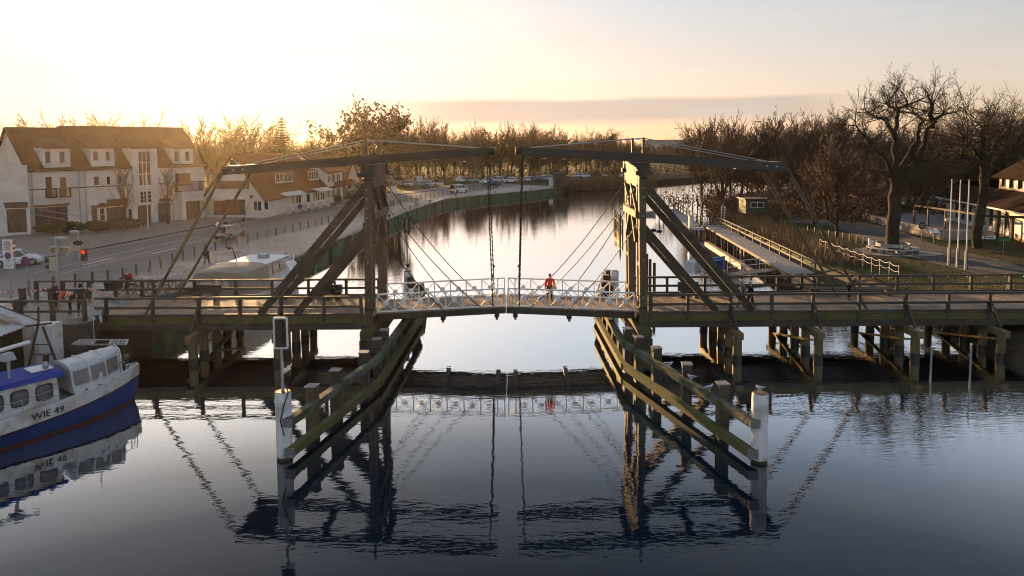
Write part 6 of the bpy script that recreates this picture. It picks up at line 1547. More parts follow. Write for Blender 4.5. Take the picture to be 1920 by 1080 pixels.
for i in range(14):                    # low posts along the path
    px = 1515+i*13.; py = 425+i*2.3+ (i*.45)
    p = PZ(px, py+6, 1.5); o = (thing('path_post', 'low dark post lining the lawn path', 'bollard', p, 0, 'low posts along the lawn path') if i == 0 else dup(pp0)); o.location = (p.x, p.y, zr(p.x, p.y))
    if i == 0: pp0 = o; MB().lathe([(.07, -.1), (.065, .75), (.04, .8)], n=6).build('post', M['brown'], o, True, world=False)
# terrace wall
t = thing('terrace_wall', 'low pale plastered wall around the tavern terrace', 'garden wall', PZ(1700, 425, 1.7)); q = MB()
tw_ = [(1618, 399, 411), (1665, 411, 424), (1700, 418, 434), (1772, 432, 449), (1851, 432, 447)]
pw = [PZ(px, pb, 1.6) for px, pt, pb in tw_]
M['wallp'] = mat('old_garden_wall', (.42, .38, .33), (.30, .27, .24), .9, 1.5, c2=(.24, .22, .19), s2=.8)
for (A_, a), (B_, b_) in zip(zip(pw, tw_), list(zip(pw, tw_))[1:]):
    za, zb = PY(a[0], a[1], A_.y).z, PY(b_[0], b_[1], B_.y).z; d = (B_-A_).normalized(); n_ = V((-d.y, d.x, 0))*.15
    q.hexa([(*(A_-n_).xy, .9), (*(B_-n_).xy, .9), (*(B_+n_).xy, .9), (*(A_+n_).xy, .9)], [(*(A_-n_).xy, za), (*(B_-n_).xy, zb), (*(B_+n_).xy, zb), (*(A_+n_).xy, za)])
q.build('wall', M['wallp'], t)
# paved terrace behind it
tp_ = [pw[3]+V((.3, .4, .05)), pw[4]+V((3, .6, .05)), PZ(1960, 440, 1.6), PZ(1960, 405, 1.6), PZ(1740, 396, 1.6), pw[0]+V((1, .2, .05))]
setting(MB().quad(*[(v.x, v.y, zr(v.x, v.y)+.12) for v in tp_]).build('terrace_paving', mat('mauve_paving', (.20, .17, .17), (.15, .13, .13), .7, 2.), fix=False))
# pergola
t = thing('pergola', 'dark timber pergola with slanting beams over the tavern terrace', 'pergola', PZ(1780, 430, 1.7)); dk = mat('dark_pergola_wood', (.035, .024, .016), (.055, .038, .024), .7, 4.)
F0, F1 = PZ(1714, 420, 1.7), PZ(1832, 440, 1.7); zt = PY(1714, 385, F0.y).z; zt2 = PY(1832, 402, F1.y).z
MB().beam((F0.x, F0.y, zt), (F1.x, F1.y, zt2), .12, .22).build('beam', dk, t)
for u in (0, .24, .52, .98): p = F0.lerp(F1, u); z = zt+(zt2-zt)*u; MB().bx(p.x-.09, p.x+.09, p.y-.09, p.y+.09, 1.2, z-.112).build('post', dk, t)
Bk = V((5.5, 7.5, .9))
for i in range(6):
    u = i/5; p = F0.lerp(F1, u); z = zt+(zt2-zt)*u; MB().beam((p.x, p.y, z+.14), (p.x+Bk.x, p.y+Bk.y, z+Bk.z), .1, .16).build('rafter', dk, t)
MB().beam((F0.x+Bk.x*.7, F0.y+Bk.y*.7, zt+.45), (F1.x+Bk.x*.7, F1.y+Bk.y*.7, zt2+.45), .12, .2).build('beam', dk, t)
H0, H1 = PZ(1840, 446, 1.7), PZ(1960, 452, 1.7); zh = PY(1880, 407, (H0.y+H1.y)/2).z
MB().beam((H0.x, H0.y, zh), (H1.x, H1.y, zh), .14, .26).build('beam', dk, t)
for u in (.25, .48, .72): p = H0.lerp(H1, u); MB().bx(p.x-.15, p.x+.15, p.y-.15, p.y+.15, 1.2, zh-.132).build('post', dk, t)
for px, py in ((1745, 372), (1756, 345)): pass
# tavern
TB = thing('tavern', 'white tavern under a big dark brown roof with a band of shuttered windows', 'tavern', (62, 88, 1.6))
A_, B_ = PZ(1770, 415, 1.7), PZ(1990, 475, 1.7); wT = Wall((A_.x+1.5, A_.y+2), (B_.x+1.5, B_.y+2))
M['roofd'] = mat('dark_brown_roof_tiles', (.016, .009, .007), (.026, .013, .010), .95, 1.5, bump=.4, bscale=8, spec=.05)
eg = wT.px(1870, 385)[1]; e1 = wT.px(1870, 355)[1]; LT = wT.L
gw = []
q = MB(); rs = []
for i in range(9): t0 = 1.0+i*1.9; rs.append((t0, 2.4, t0+1.0, eg-.5))
wT.skin(q, 0, LT, 1.2, eg, rs); q.build('wall', M['plaster'], TB, fix=False)
for r in rs: wT.window(r, TB, 0, 2, 1, 'brown')
q = MB(); wT.box(q, 0, LT, 1.25, 1.75, .003, .04); q.build('plinth', mat('brick_plinth', (.28, .13, .06), None, .85), TB)
# lower roof skirt, upper window band, upper roof
ub = eg+1.75; ut = ub+1.45
q = MB(); q.slab([wT.P(-.6, eg-.15, 1.1), wT.P(LT, eg-.15, 1.1), wT.P(LT, ub, -1.5), wT.P(-.6, ub, -1.5)], .18); q.build('skirt_roof', M['roofd'], TB)
q = MB(); wT.box(q, -.7, LT, eg-.3, eg-.12, 1.0, 1.16); q.build('gutter', M['awn'], TB)
rs = []; tw0 = wT.px(1850, 345)[0]
for i in range(6): t0 = tw0+.25+i*2.0; rs.append((t0, ub+.25, t0+1.1, ut-.1))
q = MB(); wT.skin(q, max(0, tw0-.4), LT, ub-.1, ut, rs, -1.5); up_ = q.build('upper_wall', M['brown'], TB, fix=False)
for r in rs:
    wT.window(r, up_, -1.5, 2, 1, 'brown')
    q = MB(); wT.box(q, r[2]+.05, r[2]+.8, r[1]-.05, r[3]+.05, -1.5, -1.42); q.build('shutter', M['white'], up_)
rz_ = PY(1920, 268, A_.y).z
q = MB()
q.slab([wT.P(tw0-1.2, ut-.05, -.9), wT.P(LT+1, ut-.05, -.9), wT.P(LT+1, ut+4.6, -6.2), wT.P(tw0+3.2, ut+4.6, -6.2)], .2)
q.slab([wT.P(tw0-1.2, ut-.05, -11.5), wT.P(tw0-1.2, ut-.05, -.9), wT.P(tw0+3.2, ut+4.6, -6.2), wT.P(tw0+3.2, ut+4.55, -6.25)], .2)
q.slab([wT.P(LT+1, ut-.05, -11.5), wT.P(tw0-1.2, ut-.05, -11.5), wT.P(tw0+3.2, ut+4.6, -6.2), wT.P(LT+1, ut+4.6, -6.2)], .2); q.build('roof', M['roofd'], TB)
q = MB(); q.slab([wT.P(-.6, eg-.15, 1.1), wT.P(-.6, ub+.2, -1.5), wT.P(tw0-.5, ub+1.2, -4), wT.P(-.6, eg-.1, -8)], .15); q.build('hip_roof', M['roofd'], TB)
for t_ in (0, LT): q = MB(); q.quad(wT.P(t_, 1.2, 0), wT.P(t_, eg, 0), wT.P(t_, eg, -11), wT.P(t_, 1.2, -11)); q.build('side_wall', M['plaster'], TB, fix=False)
# far side details: brown kiosk, boards, lamps, trailer
p = PZ(1049, 352, 1.4); t = thing('kiosk', 'tall dark brown kiosk at the end of the green quay', 'kiosk', p); MB().bx(-1.5, 1.5, 0, 2.4, 0, 3.4).build('wall', M['brown'], t, world=False); MB().bx(-1.65, 1.65, -.15, 2.55, 3.402, 3.6).build('roof', M['iron'], t, world=False); MB().bx(-.9, .2, -.05, -.003, .05, 2.3).build('door', M['iron'], t, world=False)
for px, pb, pt, w_, lb in ((1035, 349, 336, .8, 'white service box left of the brown kiosk'), (1043, 349, 338, .6, 'pale service box touching the brown kiosk')):
    p = PZ(px, pb, 1.4); z = PY(px, pt, p.y).z-1.4; t = thing('service_box', lb, 'service box', p); MB().bx(-w_, w_, 0, .6, 0, z).build('cabinet', M['white'], t, world=False); MB().bx(-w_-.05, w_+.05, -.05, .65, z+.002, z+.1).build('lid', M['grey'], t, world=False)
p = PZ(781, 385, 1.4); t = thing('service_box', 'beige cabinet on the cobbles near the quay bend', 'service box', (p.x, p.y, 1.4)); MB().bx(-.42, .42, -.2, .2, 0, 1.3).build('cabinet', mat('beige_cabinet', (.42, .34, .24), None, .6), t, world=False); MB().bx(-.45, .45, -.23, .23, 1.302, 1.36).build('lid', M['gal'], t, world=False)
p = PZ(738, 362, 1.4); t = thing('service_box', 'white cabinet beside the lawn behind the timber tower', 'service box', (p.x, p.y, 1.4)); MB().bx(-.5, .5, -.25, .25, 0, 1.6).build('cabinet', M['white'], t, world=False); MB().bx(-.53, .53, -.28, .28, 1.602, 1.68).build('lid', M['gal'], t, world=False)
def lamp(lb, px, pb, pt, sx):
    p = PZ(px, pb, 1.4); z = PY(px, pt, p.y).z-1.4; t = thing('street_lamp', lb, 'street lamp', p, 0, 'slim street lamps of the car park'); MB().tube([(0, 0, 0), (0, 0, z)], [.09, .06], 6).build('pole', M['gal'], t, world=False)
    MB().tube([(0, 0, z), (sx*1.1, 0, z+.3)], .05, 5).build('arm', M['gal'], t, world=False); MB().ball((sx*1.4, 0, z+.3), .35, 8, (1.4, .6, .4)).build('lamp_head', M['white'], t, True, world=False)
lamp('slim street lamp behind the delivery van', 861, 352, 305, 1); lamp('slim street lamp above the right parking row facing right', 1012, 340, 299, 1); lamp('slim street lamp between the boards of the car park', 992, 341, 308, -1); lamp('street lamp near the reed bank beyond the kiosk', 1050, 334, 300, 1); lamp('slim lamp over the white estate car', 809, 352, 300, 1)
for px, pb, pt, pw_, lb in ((787, 351, 330, .75, 'tall white notice board left of the parked estate cars'), (861, 347, 331, .6, 'white notice board on the lamp pole behind the van'), (825, 350, 341, .9, 'white trailer board right of the silver car'), (1006, 332, 322, .55, 'white parking sign above the right hand car row'), (1121, 328, 316, .7, 'blue and white parking sign at the far road bend'), (1165, 338, 326, .5, 'white and grey signal pillar near the reeds'), (1134, 331, 327, .9, 'flat white board near the far bend')):
    p = PZ(px, pb, 1.4); z = PY(px, pt, p.y).z-1.4; t = thing('notice_board', lb, 'sign', p); MB().bx(-pw_, pw_, -.04, .04, z*.5, z).build('panel', M['white'], t, world=False)
    MB().tube([(0, .08, 0), (0, .08, z*.9)], .05, 5).build('post', M['gal'], t, world=False)
# ------------------------------------------------------------------ trees
M['bark'] = mat('dark_bark', (.026, .019, .013), (.05, .037, .026), .95, 4., (3, 3, .6), 1., 5, spec=.2, c2=(.055, .05, .03), s2=1.2)
M['twig'] = mat('brown_twigs', (.075, .048, .028), (.11, .070, .042), .9, .8)
M['twigd'] = mat('dark_twigs', (.026, .019, .013), (.05, .035, .022), .9, .8)
M['birch'] = mat('pale_birch_bark', (.34, .31, .27), (.10, .09, .08), .8, 6., (1, 1, 3), lo=.45, hi=.6)
M['leafr'] = mat('rusty_dry_leaves', (.14, .060, .024), (.085, .042, .02), .85, .5)
M['leafd'] = mat('dull_dark_leaves', (.06, .045, .02), (.09, .06, .025), .8, .6)
M['fir'] = mat('fir_needles', (.012, .018, .009), (.02, .026, .012), .85, 1.)
M['reed'] = mat('dry_reeds', (.20, .13, .065), (.13, .085, .045), .9, .6)
M['blade'] = mat('winter_grass_blades', (.034, .045, .012), (.065, .055, .022), .9, .5)
def perp(d, rn):
    a = d.orthogonal().normalized(); return (Matrix.Rotation(rn.uniform(0, 2*PI), 3, d) @ a)
def grow(tq, cq, p, d, L_, r, lev, rn, P, leaf):
    """one limb with its side shoots; tq takes the thick wood, cq the twigs"""
    n = 4 if lev < 2 else 2; pts = [p]; rs = [r]; q = p; dd = d
    up = P.get('up', .15)
    for i in range(n):
        dd = (dd+perp(dd, rn)*P['wig']*(1 if lev else .4)+V((0, 0, up*(1 if lev else .2)))).normalized(); q = q+dd*L_/n; pts.append(q); rs.append(max(P['rmin'], r*(1-.62*(i+1)/n)))
    (tq if lev < 2 else cq).tube(pts, rs, 6 if lev == 0 else 4 if lev == 1 else 3, cap=lev < 2)
    if lev >= P['lev']:
        if leaf is not None and rn.random() < P.get('leafp', 1):
            for k in range(P.get('leafn', 3)):
                c = pts[-1]+V((rn.gauss(0, 1), rn.gauss(0, 1), rn.gauss(0, 1)))*P.get('leafs', .25)*1.2
                a = V((rn.gauss(0, 1), rn.gauss(0, 1), rn.gauss(0, 1))).normalized(); b_ = a.orthogonal().normalized(); e = a.cross(b_); s_ = P.get('leafs', .25)*rn.uniform(.5, 1.2)
                leaf.quad(c+b_*s_, c+e*s_*.6, c-b_*s_, c-e*s_*.6)
        return
    m = P['n'][lev]
    for k in range(m):
        u = (P['t0'][lev]+(1-P['t0'][lev])*(k+rn.random())/m); f = u*n; i = min(n-1, int(f)); c = pts[i].lerp(pts[i+1], f-i)
        base_d = (pts[i+1]-pts[i]).normalized(); an = P['ang'][lev]*rn.uniform(.65, 1.3)
        nd = (Matrix.Rotation(an, 3, perp(base_d, rn)) @ base_d)
        grow(tq, cq, c, nd, L_*P['len'][lev]*rn.uniform(.7, 1.15)*(1.15-.45*u if lev else 1.2-.45*u), max(P['rmin'], rs[i]*(1-.62*(f-i)*.25)*.55), lev+1, rn, P, leaf)
    if lev > 0 or P.get('tip', True):
        grow(tq, cq, pts[-1], dd, L_*P['len'][lev]*.9, rs[-1], lev+1, rn, P, leaf)
KIND = {
 'broad': dict(lev=4, n=(11, 6, 6, 5), t0=(.35, .22, .15, .1), ang=(.72, .7, .7, .7), len=(1.15, .50, .48, .5), wig=.18, up=.02, rmin=.03, tip=False),
 'birch': dict(lev=3, n=(26, 7, 7), t0=(.2, .15, .1), ang=(.62, .65, .7), len=(.36, .5, .55), wig=.12, up=.08, rmin=.028),
 'fan': dict(lev=4, n=(8, 6, 5, 4), t0=(.05, .3, .2, .1), ang=(.55, .5, .6, .6), len=(1.1, .5, .5, .5), wig=.12, up=.12, rmin=.022, tip=False),
 'brown': dict(lev=3, n=(22, 8, 8), t0=(.2, .12, .1), ang=(.72, .75, .75), len=(.75, .48, .5), wig=.18, up=.03, tip=False, rmin=.026, leafn=3, leafs=.12, leafp=.4),
 'wisp': dict(lev=4, n=(10, 6, 5, 4), t0=(.35, .2, .15, .1), ang=(.42, .5, .55, .55), len=(.95, .5, .5, .5), wig=.15, up=.06, rmin=.028, tip=False),
 'leafy': dict(lev=4, n=(13, 6, 5, 3), t0=(.40, .25, .2, .2), ang=(.85, .75, .7, .7), len=(1.0, .5, .5, .45), wig=.16, up=.09, rmin=.03, leafn=4, leafs=.30, leafp=.6, tip=False),
 'street': dict(lev=3, n=(20, 5, 4), t0=(.28, .15, .1), ang=(.6, .6, .6), len=(.36, .45, .45), wig=.08, up=.16, rmin=.018),
}
def proto(kind, seed, H, r, name='tree', label=None, mt='bark', mc='twig', ml=None, group=None, lean=(0, 0)):
    rn = random.Random(seed); P = KIND[kind]; tq, cq = MB(), MB(); lf = MB() if ml else None
    tl = H*({'broad': .42, 'fan': .42, 'leafy': .42, 'wisp': .45, 'brown': .55}.get(kind, .8))
    grow(tq, cq, V((0, 0, -.3)), V((lean[0], lean[1], 1)).normalized(), tl, r, 0, rn, P, lf)
    t = thing(name, label or 'tree', 'tree', (0, 0, 0), 0, group)
    zz = sorted(v[2] for v in cq.v); zs = zz[int(len(zz)*.985)]; k = H/zs
    S = Matrix.Diagonal((k, k, k)).to_3x3()
    for q in (tq, cq, lf):
        if q: q.v = [(a*k, b_*k, c*k) for a, b_, c in q.v]
    tq.build('trunk', M[mt], t, True, world=False, fix=False); cq.build('crown', M[mc], t, world=False, fix=False)
    if lf: lf.build('leaves', M[ml], t, world=False, fix=False)
    t['H'] = H
    return t
def put(src, px, ptop, Yd, label=None, group=None, zb=None, used=set(), sx=1., rz=None):
    """stand a tree at depth Yd below photo column px with its top at row ptop"""
    p = PY(px, ptop, Yd); z0 = (1.35 if zb is None else zb); H = p.z-z0; k = H/src['H']
    o = dup(src, (p.x, Yd, z0), rz if rz is not None else rnT.uniform(0, 6.28), label, group, (k*sx, k*sx, k)) if id(src) in used else src
    if id(src) not in used:
        used.add(id(src)); o.location = (p.x, Yd, z0); o.rotation_euler = (0, 0, rnT.uniform(0, 6.28)); o.scale = (k*sx, k*sx, k)
        if label: o['label'] = label
        if group: o['group'] = group
    return o
rnT = random.Random(77)
B1, B2, B3 = proto('broad', 1, 14, .32), proto('broad', 2, 14, .3), proto('broad', 3, 13, .3, mc='twigd')
I1, I2 = proto('birch', 4, 14, .17, mt='birch'), proto('birch', 5, 14, .16, mt='birch')
W1, W2 = proto('wisp', 6, 13, .2), proto('wisp', 7, 13, .2, mc='twigd')
N1, N2, N3 = proto('brown', 8, 12, .2, ml='leafr'), proto('brown', 9, 12, .2, ml='leafr'), proto('brown', 10, 12, .2, ml='leafd')
F1 = proto('fan', 11, 12, .32)
LF = proto('leafy', 12, 15, .4, mc='twigd', ml='leafd')
S1 = proto('street', 13, 8, .12, mc='twigd')
gT = 'trees behind the town houses'
put(B1, 455, 226, 150, 'broad bare tree glowing in the low sun behind the gabled houses', gT); put(B2, 402, 244, 145, 'round bare tree close to the end of the apartment house', gT); put(W1, 381, 231, 128, 'thin spindly bare tree at the right end of the apartment roof', gT)
put(I1, 498, 236, 160, 'wispy birch between the broad glowing tree and the fir', gT); put(B3, 582, 254, 170, 'low round bare tree right of the fir', gT); put(B2, 602, 254, 175, 'low bushy bare tree above the inn roof', gT); put(W2, 430, 247, 158, 'slim bare tree behind the gabled restaurant', gT)
for x, y, lb in ((106, 229, 'bare tree tip above the left part of the apartment roof'), (152, 227, 'rounded bare crown peeping over the apartment ridge left of the middle'), (236, 226, 'rounded bare crown peeping over the apartment ridge right of the middle')): put(B1, x, y, 135, lb, gT)
gM = 'bare trees of the glowing row behind the inn'
for x, y, Yd, s_ in ((356, 262, 150, B3), (372, 256, 152, N3), (418, 258, 160, N3), (478, 252, 165, B1), (548, 262, 170, W2), (590, 262, 168, N3), (625, 262, 180, B2), (640, 258, 190, W1), (520, 258, 175, B3), (440, 262, 170, N3), (662, 262, 185, N3), (490, 264, 172, N3), (560, 266, 182, N3), (612, 268, 185, N3)):
    put(s_, x, y+9, Yd, 'bare tree glowing in the low sun in the row behind the inn', gM)
put(LF, 697, 207, 172, 'tall tree that still holds dark leaves, behind the left tower', 'tree with leaves by the tower')
# the fir
def fir(p, H, lb):
    rn = random.Random(5); t = thing('fir_tree', lb, 'tree', p); MB().tube([(0, 0, 0), (0, 0, H)], [.22, .02], 8).build('trunk', M['bark'], t, True, world=False); q = MB(); z = H*.12
    while z < H*.985:
        R_ = (H-z)*.31+.2; n = 10
        for k in range(n):
            a = 2*PI*(k+rn.random()*.7)/n; rr = R_*rn.uniform(.75, 1.15); tip = V((math.cos(a)*rr, math.sin(a)*rr, z-rr*.22+rr*.1)); o = V((0, 0, z)); s_ = V((-math.sin(a), math.cos(a), 0))
            for j in range(14):
                u = .15+.85*j/13; c = o.lerp(tip, u)+V((0, 0, -.25*u*(1-u)*rr)); w_ = .34*(1.1-u)*rr+.06
                for sg_ in (-1, 1): e = c+s_*sg_*w_+V((math.cos(a), math.sin(a), 0))*w_*.5-V((0, 0, .12*w_+.05)); q.quad(c-V((0, 0, .07)), c+V((math.cos(a), math.sin(a), 0))*.16, e, e-V((0, 0, .10)))
        z += .26+.16*(H-z)/H
    q.build('crown', M['fir'], t, world=False, fix=False); return t
p = PY(530, 290, 128); fir((p.x, 128, 1.4), PY(530, 217, 128).z-1.4, 'pointed dark fir tree between the bare trees behind the inn')
# tree line beyond the car park
gF = 'tree line beyond the car park'; rn = random.Random(21)
tops = [(745, 243), (762, 236), (782, 227), (800, 240), (815, 233), (832, 237), (850, 250), (868, 246), (884, 239), (903, 243), (920, 249), (938, 240), (958, 236), (975, 239), (992, 238), (1012, 250), (1030, 243), (1046, 247), (1062, 256), (1080, 254), (1100, 252), (1122, 244), (1142, 250), (1162, 262), (1178, 266)]
src = [B1, N1, B2, N3, B3, N2, B1]
for i, (x, y) in enumerate(tops): put(src[i % 7], x, y+2, 215+rn.uniform(-8, 25)+(x-745)*.10, 'bare brown tree in the long tree line beyond the car park', gF, sx=rn.uniform(.75, 1.0))
for i in range(44):
    x = 728+i*10.6+rn.uniform(-4, 4); put(rn.choice([N1, N3, W1, B2, N2, I2]), x, rn.uniform(259, 282), 205+rn.uniform(0, 40)+(x-745)*.08, 'bare brown tree in the long tree line beyond the car park', gF)
for lb, x, y, Yd in (('tall pale birch trunk left among trees behind the white notice board', 741, 262, 182), ('tall pale birch trunk near the lamp behind the van', 892, 262, 196), ('second pale birch trunk near the lamp behind the van', 884, 266, 198)): put(I1, x, y, Yd, lb)
# far hazy wood and hall in the gap
gW = 'far trees in the gap right of the golden tower'
for i in range(16): put(rn.choice([N3, B3, W2, N1]), 1185+i*9+rn.uniform(-3, 3), rn.uniform(268, 277), rn.uniform(330, 430), 'far hazy tree in the gap right of the golden tower', gW)
p0, p1 = PY(1203, 290, 620), PY(1292, 290, 620); t = thing('far_hall', 'far pale flat hall on the horizon right of the golden tower', 'building', ((p0.x+p1.x)/2, 620, 1)); z1 = PY(1250, 264, 620).z
MB().bx(p0.x, p1.x, 620, 650, 0, z1).build('wall', M['plasterg'], t); MB().bx(p0.x-1, p1.x+1, 619, 651, z1, z1+1).build('roof', M['grey'], t)
# right hand wood
gR = 'brown trees of the wood behind the lawn'
put(F1, 1357, 229, 112, 'spreading many stemmed bare tree on the shore left of the green hut', gR, 1.3, rz=.6)
tops = [(1300, 248), (1318, 238), (1335, 232), (1372, 236), (1392, 240), (1412, 256), (1432, 228), (1450, 236), (1466, 226), (1484, 240), (1500, 236), (1516, 232), (1534, 226), (1552, 222), (1568, 226), (1584, 214), (1600, 240), (1618, 246), (1640, 250), (1662, 248), (1690, 250), (1712, 246), (1735, 252), (1758, 244), (1780, 236), (1802, 250), (1898, 206), (1915, 212), (1880, 240), (1760, 262)]
src = [I2, N1, W1, N2, B2, N3, W2]
for i, (x, y) in enumerate(tops):
    nm = {1898: 'bare upright tree behind the tavern roof', 1584: 'tall wispy birch topping the brown wood left of the oak', 1432: 'slim bare tree at the left edge of the brown wood'}.get(x, 'brown winter tree standing close in the wood behind the lawn')
    Yd = 128+rn.uniform(-8, 16)-(8 if x > 1600 else 0)
    if x < 1400: Yd = 130+rn.uniform(0, 25)
    put(I1 if 'birch' in nm else src[i % 7], x, y, Yd, nm, gR, 1.6)
for i in range(62):
    x = 1405+i*8.2+rn.uniform(-6, 6); k = rn.random(); Yd = 104+34*k+(6 if x < 1500 else 0); 
    if x > 1740: Yd += 18
    put(rn.choice([N1, N2, N3, N1, W1, N2]), x, rn.uniform(245, 300)+(1-k)*30, Yd, 'brown winter tree standing close in the wood behind the lawn', gR, 1.6)
for lb, x, y, Yd in (('small dark trunked tree with rusty leaves beside the lawn path', 1574, 262, 80), ('low rusty tree hanging over the path left of the oak', 1530, 290, 92), ('low rusty tree behind the terrace wall', 1640, 300, 96), ('dark tree behind the pergola', 1740, 280, 108)): put(N2, x, y, Yd, lb, None, 1.7)
# old pollarded oak with heavy limbs
def limb_tree(name, lb, base_, limbs, r0, seed, twig, mt='bark', mc='twigd', L0=2.2):
    rn = random.Random(seed); t = thing(name, lb, 'tree', base_); tq, cq = MB(), MB(); B = V(base_)
    for pts, ra, rb, dy in limbs:
        Q = []
        for i, (x, y) in enumerate(pts):
            u = i/(len(pts)-1); Q.append(PY(x, y, B.y+dy*u)-B)
        n = len(Q); rs = [ra+(rb-ra)*i/(n-1) for i in range(n)]
        P2 = [Q[0]]; R2 = [rs[0]]
        for i in range(n-1):
            m = Q[i].lerp(Q[i+1], .5)+V((rn.gauss(0, 1), rn.gauss(0, 1), rn.gauss(0, 1)))*.12; P2 += [m, Q[i+1]]; R2 += [(rs[i]+rs[i+1])/2, rs[i+1]]
        tq.tube(P2, R2, 9)
        if rb > .3: continue
        for k in range(twig):
            u = .55+.45*rn.random() if k > 2 else 1.; f = u*(len(P2)-1); i = min(len(P2)-2, int(f)); c = P2[i].lerp(P2[i+1], f-i)
            d = (P2[i+1]-P2[i]).normalized()*.6+V((rn.gauss(0, .9), rn.gauss(0, .9), rn.gauss(.25, .6)))
            grow(tq, cq, c, d.normalized(), L0*rn.uniform(.5, 1.2), .06, 1, rn, dict(lev=4, n=(0, 4, 4, 2), t0=(0, .2, .15, .1), ang=(0, .75, .75, .75), len=(0, .55, .55, .5), wig=.22, up=.05, rmin=.012), None)
    tq.build('trunk', M[mt], t, True, world=False, fix=False); cq.build('crown', M[mc], t, world=False, fix=False); return t
oy = OK_.y
limb_tree('oak_tree', 'old bare pollarded oak with twisted limbs rising from the round bench', (OK_.x, oy, OK_.z-.2), [
 ([(1674, 474), (1674, 420), (1676, 370), (1678, 330)], .66, .55, 0), ([(1678, 335), (1668, 312), (1655, 290), (1640, 276), (1625, 258), (1605, 235)], .30, .08, -2.0), ([(1677, 332), (1682, 300), (1680, 265), (1682, 235), (1684, 210)], .36, .17, .8),
 ([(1680, 262), (1672, 245), (1662, 228), (1655, 222)], .26, .12, -1.0), ([(1680, 330), (1700, 300), (1712, 275), (1720, 250), (1722, 240), (1732, 228)], .33, .13, 1.6), ([(1684, 335), (1715, 310), (1728, 280), (1735, 255), (1748, 235), (1755, 222), (1770, 212)], .34, .11, -1.2),
 ([(1748, 238), (1743, 215), (1746, 193)], .26, .14, -1.6), ([(1684, 212), (1675, 202), (1665, 195)], .16, .08, 1.), ([(1684, 212), (1695, 200), (1702, 190)], .16, .08, -.5), ([(1732, 228), (1722, 218), (1712, 212)], .13, .07, 1.8), ([(1655, 222), (1640, 220), (1625, 212)], .12, .06, -2.), ([(1672, 330), (1645, 318), (1625, 322)], .25, .08, 2.5), ([(1690, 320), (1720, 300), (1750, 305)], .22, .07, 3.)], .8, 3, 9)
p = PZ(1835, 464, 1.6); p.z = zr(p.x, p.y)-.1
limb_tree('leaning_tree', 'dark leaning bare tree with upswept twigs in front of the tavern', p, [
 ([(1833, 465), (1832, 430), (1838, 395), (1846, 350), (1848, 320)], .48, .42, 0), ([(1847, 325), (1842, 290), (1843, 258), (1846, 240)], .44, .2, 0), ([(1846, 320), (1862, 285), (1872, 262)], .3, .14, 1.4), ([(1844, 300), (1825, 275), (1808, 262)], .28, .12, -1.5), ([(1846, 318), (1880, 300), (1895, 285)], .22, .1, -1.), ([(1842, 310), (1815, 305), (1800, 290)], .2, .08, 2.)], .6, 9, 16, L0=3.6)
# street trees before the apartment house
for lb, x, yb, yt in (('small upright street tree in front of the dark shop sign', 230, 427, 308), ('small upright street tree before the stair bay and porch', 311, 420, 310), ('small dense street tree at the corner shop entrance', 8, 440, 362)):
    p = PZ(x, yb, 1.5); put(S1, x, yt, p.y, lb, 'street trees before the shops', 1.5)
# thickets, reeds, lawn tufts: uncountable growth
def blades(name, spots, n, h, m, lb, seed, w_=.03, lean=.25):
    rn = random.Random(seed); q = MB()
    for _ in range(n):
        x, y, z = spots(rn); H = h*rn.uniform(.55, 1.15); a = rn.uniform(0, 6.28); l = V((rn.gauss(0, lean), rn.gauss(0, lean), 1)).normalized()*H; s_ = V((math.cos(a), math.sin(a), 0))*w_
        b_ = V((x, y, z)); q.quad(b_-s_, b_+s_, b_+l*.6+s_*.7, b_+l); 
    o = q.build(name, m, fix=False); tag(o, lb, 'reeds' if 'reed' in name else 'grass' if 'grass' in name else 'undergrowth'); o['kind'] = 'stuff'; return o
def strip(P_, w0, w1, z0=.0, z1=.0):
    def f(rn):
        i = rn.randrange(len(P_)-1); u = rn.random(); a, b_ = P_[i], P_[i+1]; d = V((b_[0]-a[0], b_[1]-a[1], 0)).normalized(); n_ = V((-d.y, d.x, 0)); o = rn.uniform(w0, w1); v = V((a[0]+(b_[0]-a[0])*u, a[1]+(b_[1]-a[1])*u, rn.uniform(z0, z1)))+n_*o; return v.x, v.y, v.z
    return f
blades('reeds', strip([(14, 178), (20, 181), (28, 187.5), (34, 194), (40, 202)], -3, 9, 0, .8), 9000, 2.6, M['reed'], 'dry brown reeds along the far bank beside the kiosk', 1, .06)
blades('reeds', strip(RB[3:9], 0, -5, .2, 1.2), 9000, 1.5, M['reed'], 'dry reeds and weeds along the near lawn shore', 2, .04)
blades('grass_tufts', lambda rn: (lambda x, y: (x, y, zr(x, y)-.02))(rn.uniform(29.5, 60), 47+(rn.random()**1.5)*30), 26000, .16, M['blade'], 'rough winter grass of the lawn', 3, .022, .6)
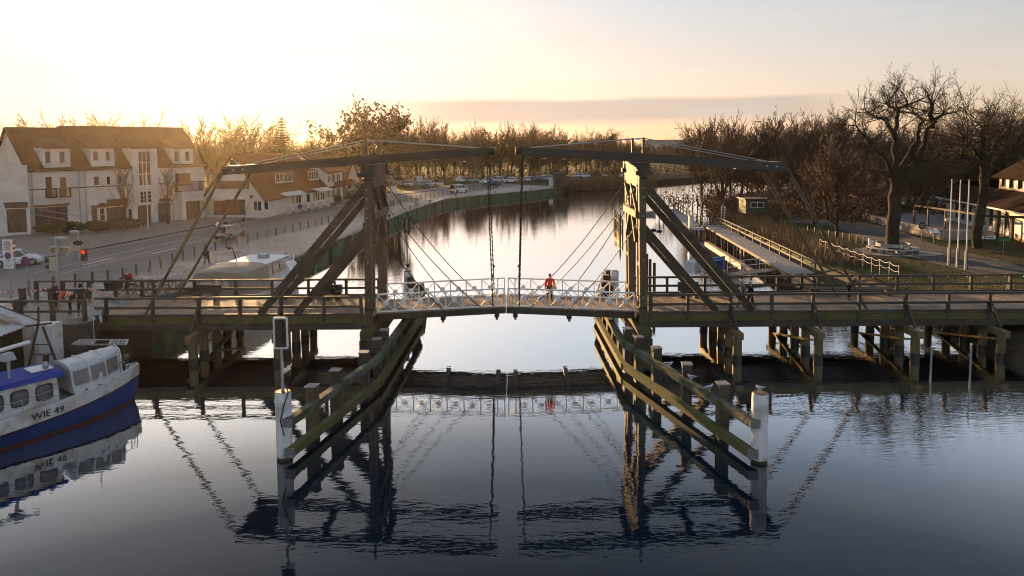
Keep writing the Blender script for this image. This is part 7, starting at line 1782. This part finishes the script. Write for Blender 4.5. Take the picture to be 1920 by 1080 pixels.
def brush(name, lb, spots, n, R_, m, seed, size):
    rn = random.Random(seed); q = MB()
    for _ in range(n):
        c = V(spots(rn)); r = R_*rn.uniform(.6, 1.3)
        for k in range(26):
            d = V((rn.gauss(0, 1), rn.gauss(0, 1), rn.gauss(0, 1))).normalized(); e = c+V((d.x, d.y, abs(d.z)*1.25))*r*rn.random()**.4; a = V((rn.gauss(0, 1), rn.gauss(0, 1), rn.gauss(0, 1))).normalized(); b_ = a.orthogonal().normalized()*size*rn.uniform(.5, 1.2); f = a.cross(b_)*.6
            q.quad(e+b_, e+f, e-b_, e-f)
        for k in range(5): d = V((rn.gauss(0, .4), rn.gauss(0, .4), 1)).normalized(); q.tube([c, c+d*r*1.5], [.035, .012], 3, False)
    o = q.build(name, m, fix=False); tag(o, lb, 'undergrowth'); o['kind'] = 'stuff'
brush('undergrowth', 'dark undergrowth below the tree line beyond the car park', strip([(-40, 200), (-10, 212), (20, 222), (48, 236), (70, 255)], 0, 22, 1.3, 1.4), 260, 3.2, M['leafd'], 31, .30)
brush('undergrowth', 'brown undergrowth of the wood behind the lawn', strip([(38, 128), (48, 112), (58, 104), (70, 106), (90, 112), (110, 118)], -18, 0, 1.5, 1.7), 330, 2.8, M['leafr'], 32, .22)
brush('undergrowth', 'tangled brown scrub on the shore around the green hut', strip([(29.5, 98), (31, 106), (33, 116), (37, 124)], -5, 1.5, 1.0, 1.4), 70, 1.7, M['leafr'], 33, .13)
brush('undergrowth', 'dim shrubs behind the town houses', strip([(-75, 118), (-60, 130), (-48, 146), (-36, 168), (-24, 196)], 0, 12, 1.4, 1.5), 170, 2.8, M['leafd'], 34, .26)
# ------------------------------------------------------------------ haze
m = bpy.data.materials.new('evening_haze'); m.use_nodes = True; nt = m.node_tree; nt.nodes.clear()
out = N(nt, 'ShaderNodeOutputMaterial'); pv = N(nt, 'ShaderNodeVolumePrincipled')
pv.inputs['Color'].default_value = (.97, .84, .62, 1); pv.inputs['Density'].default_value = .00007; pv.inputs['Anisotropy'].default_value = .82
nt.links.new(pv.outputs[0], out.inputs['Volume'])
hz = MB().bx(-1600, 1600, -140, 1900, -1, 27).build('haze', m); hz['kind'] = 'stuff'; tag(hz, 'thin golden evening haze over river and town', 'haze')
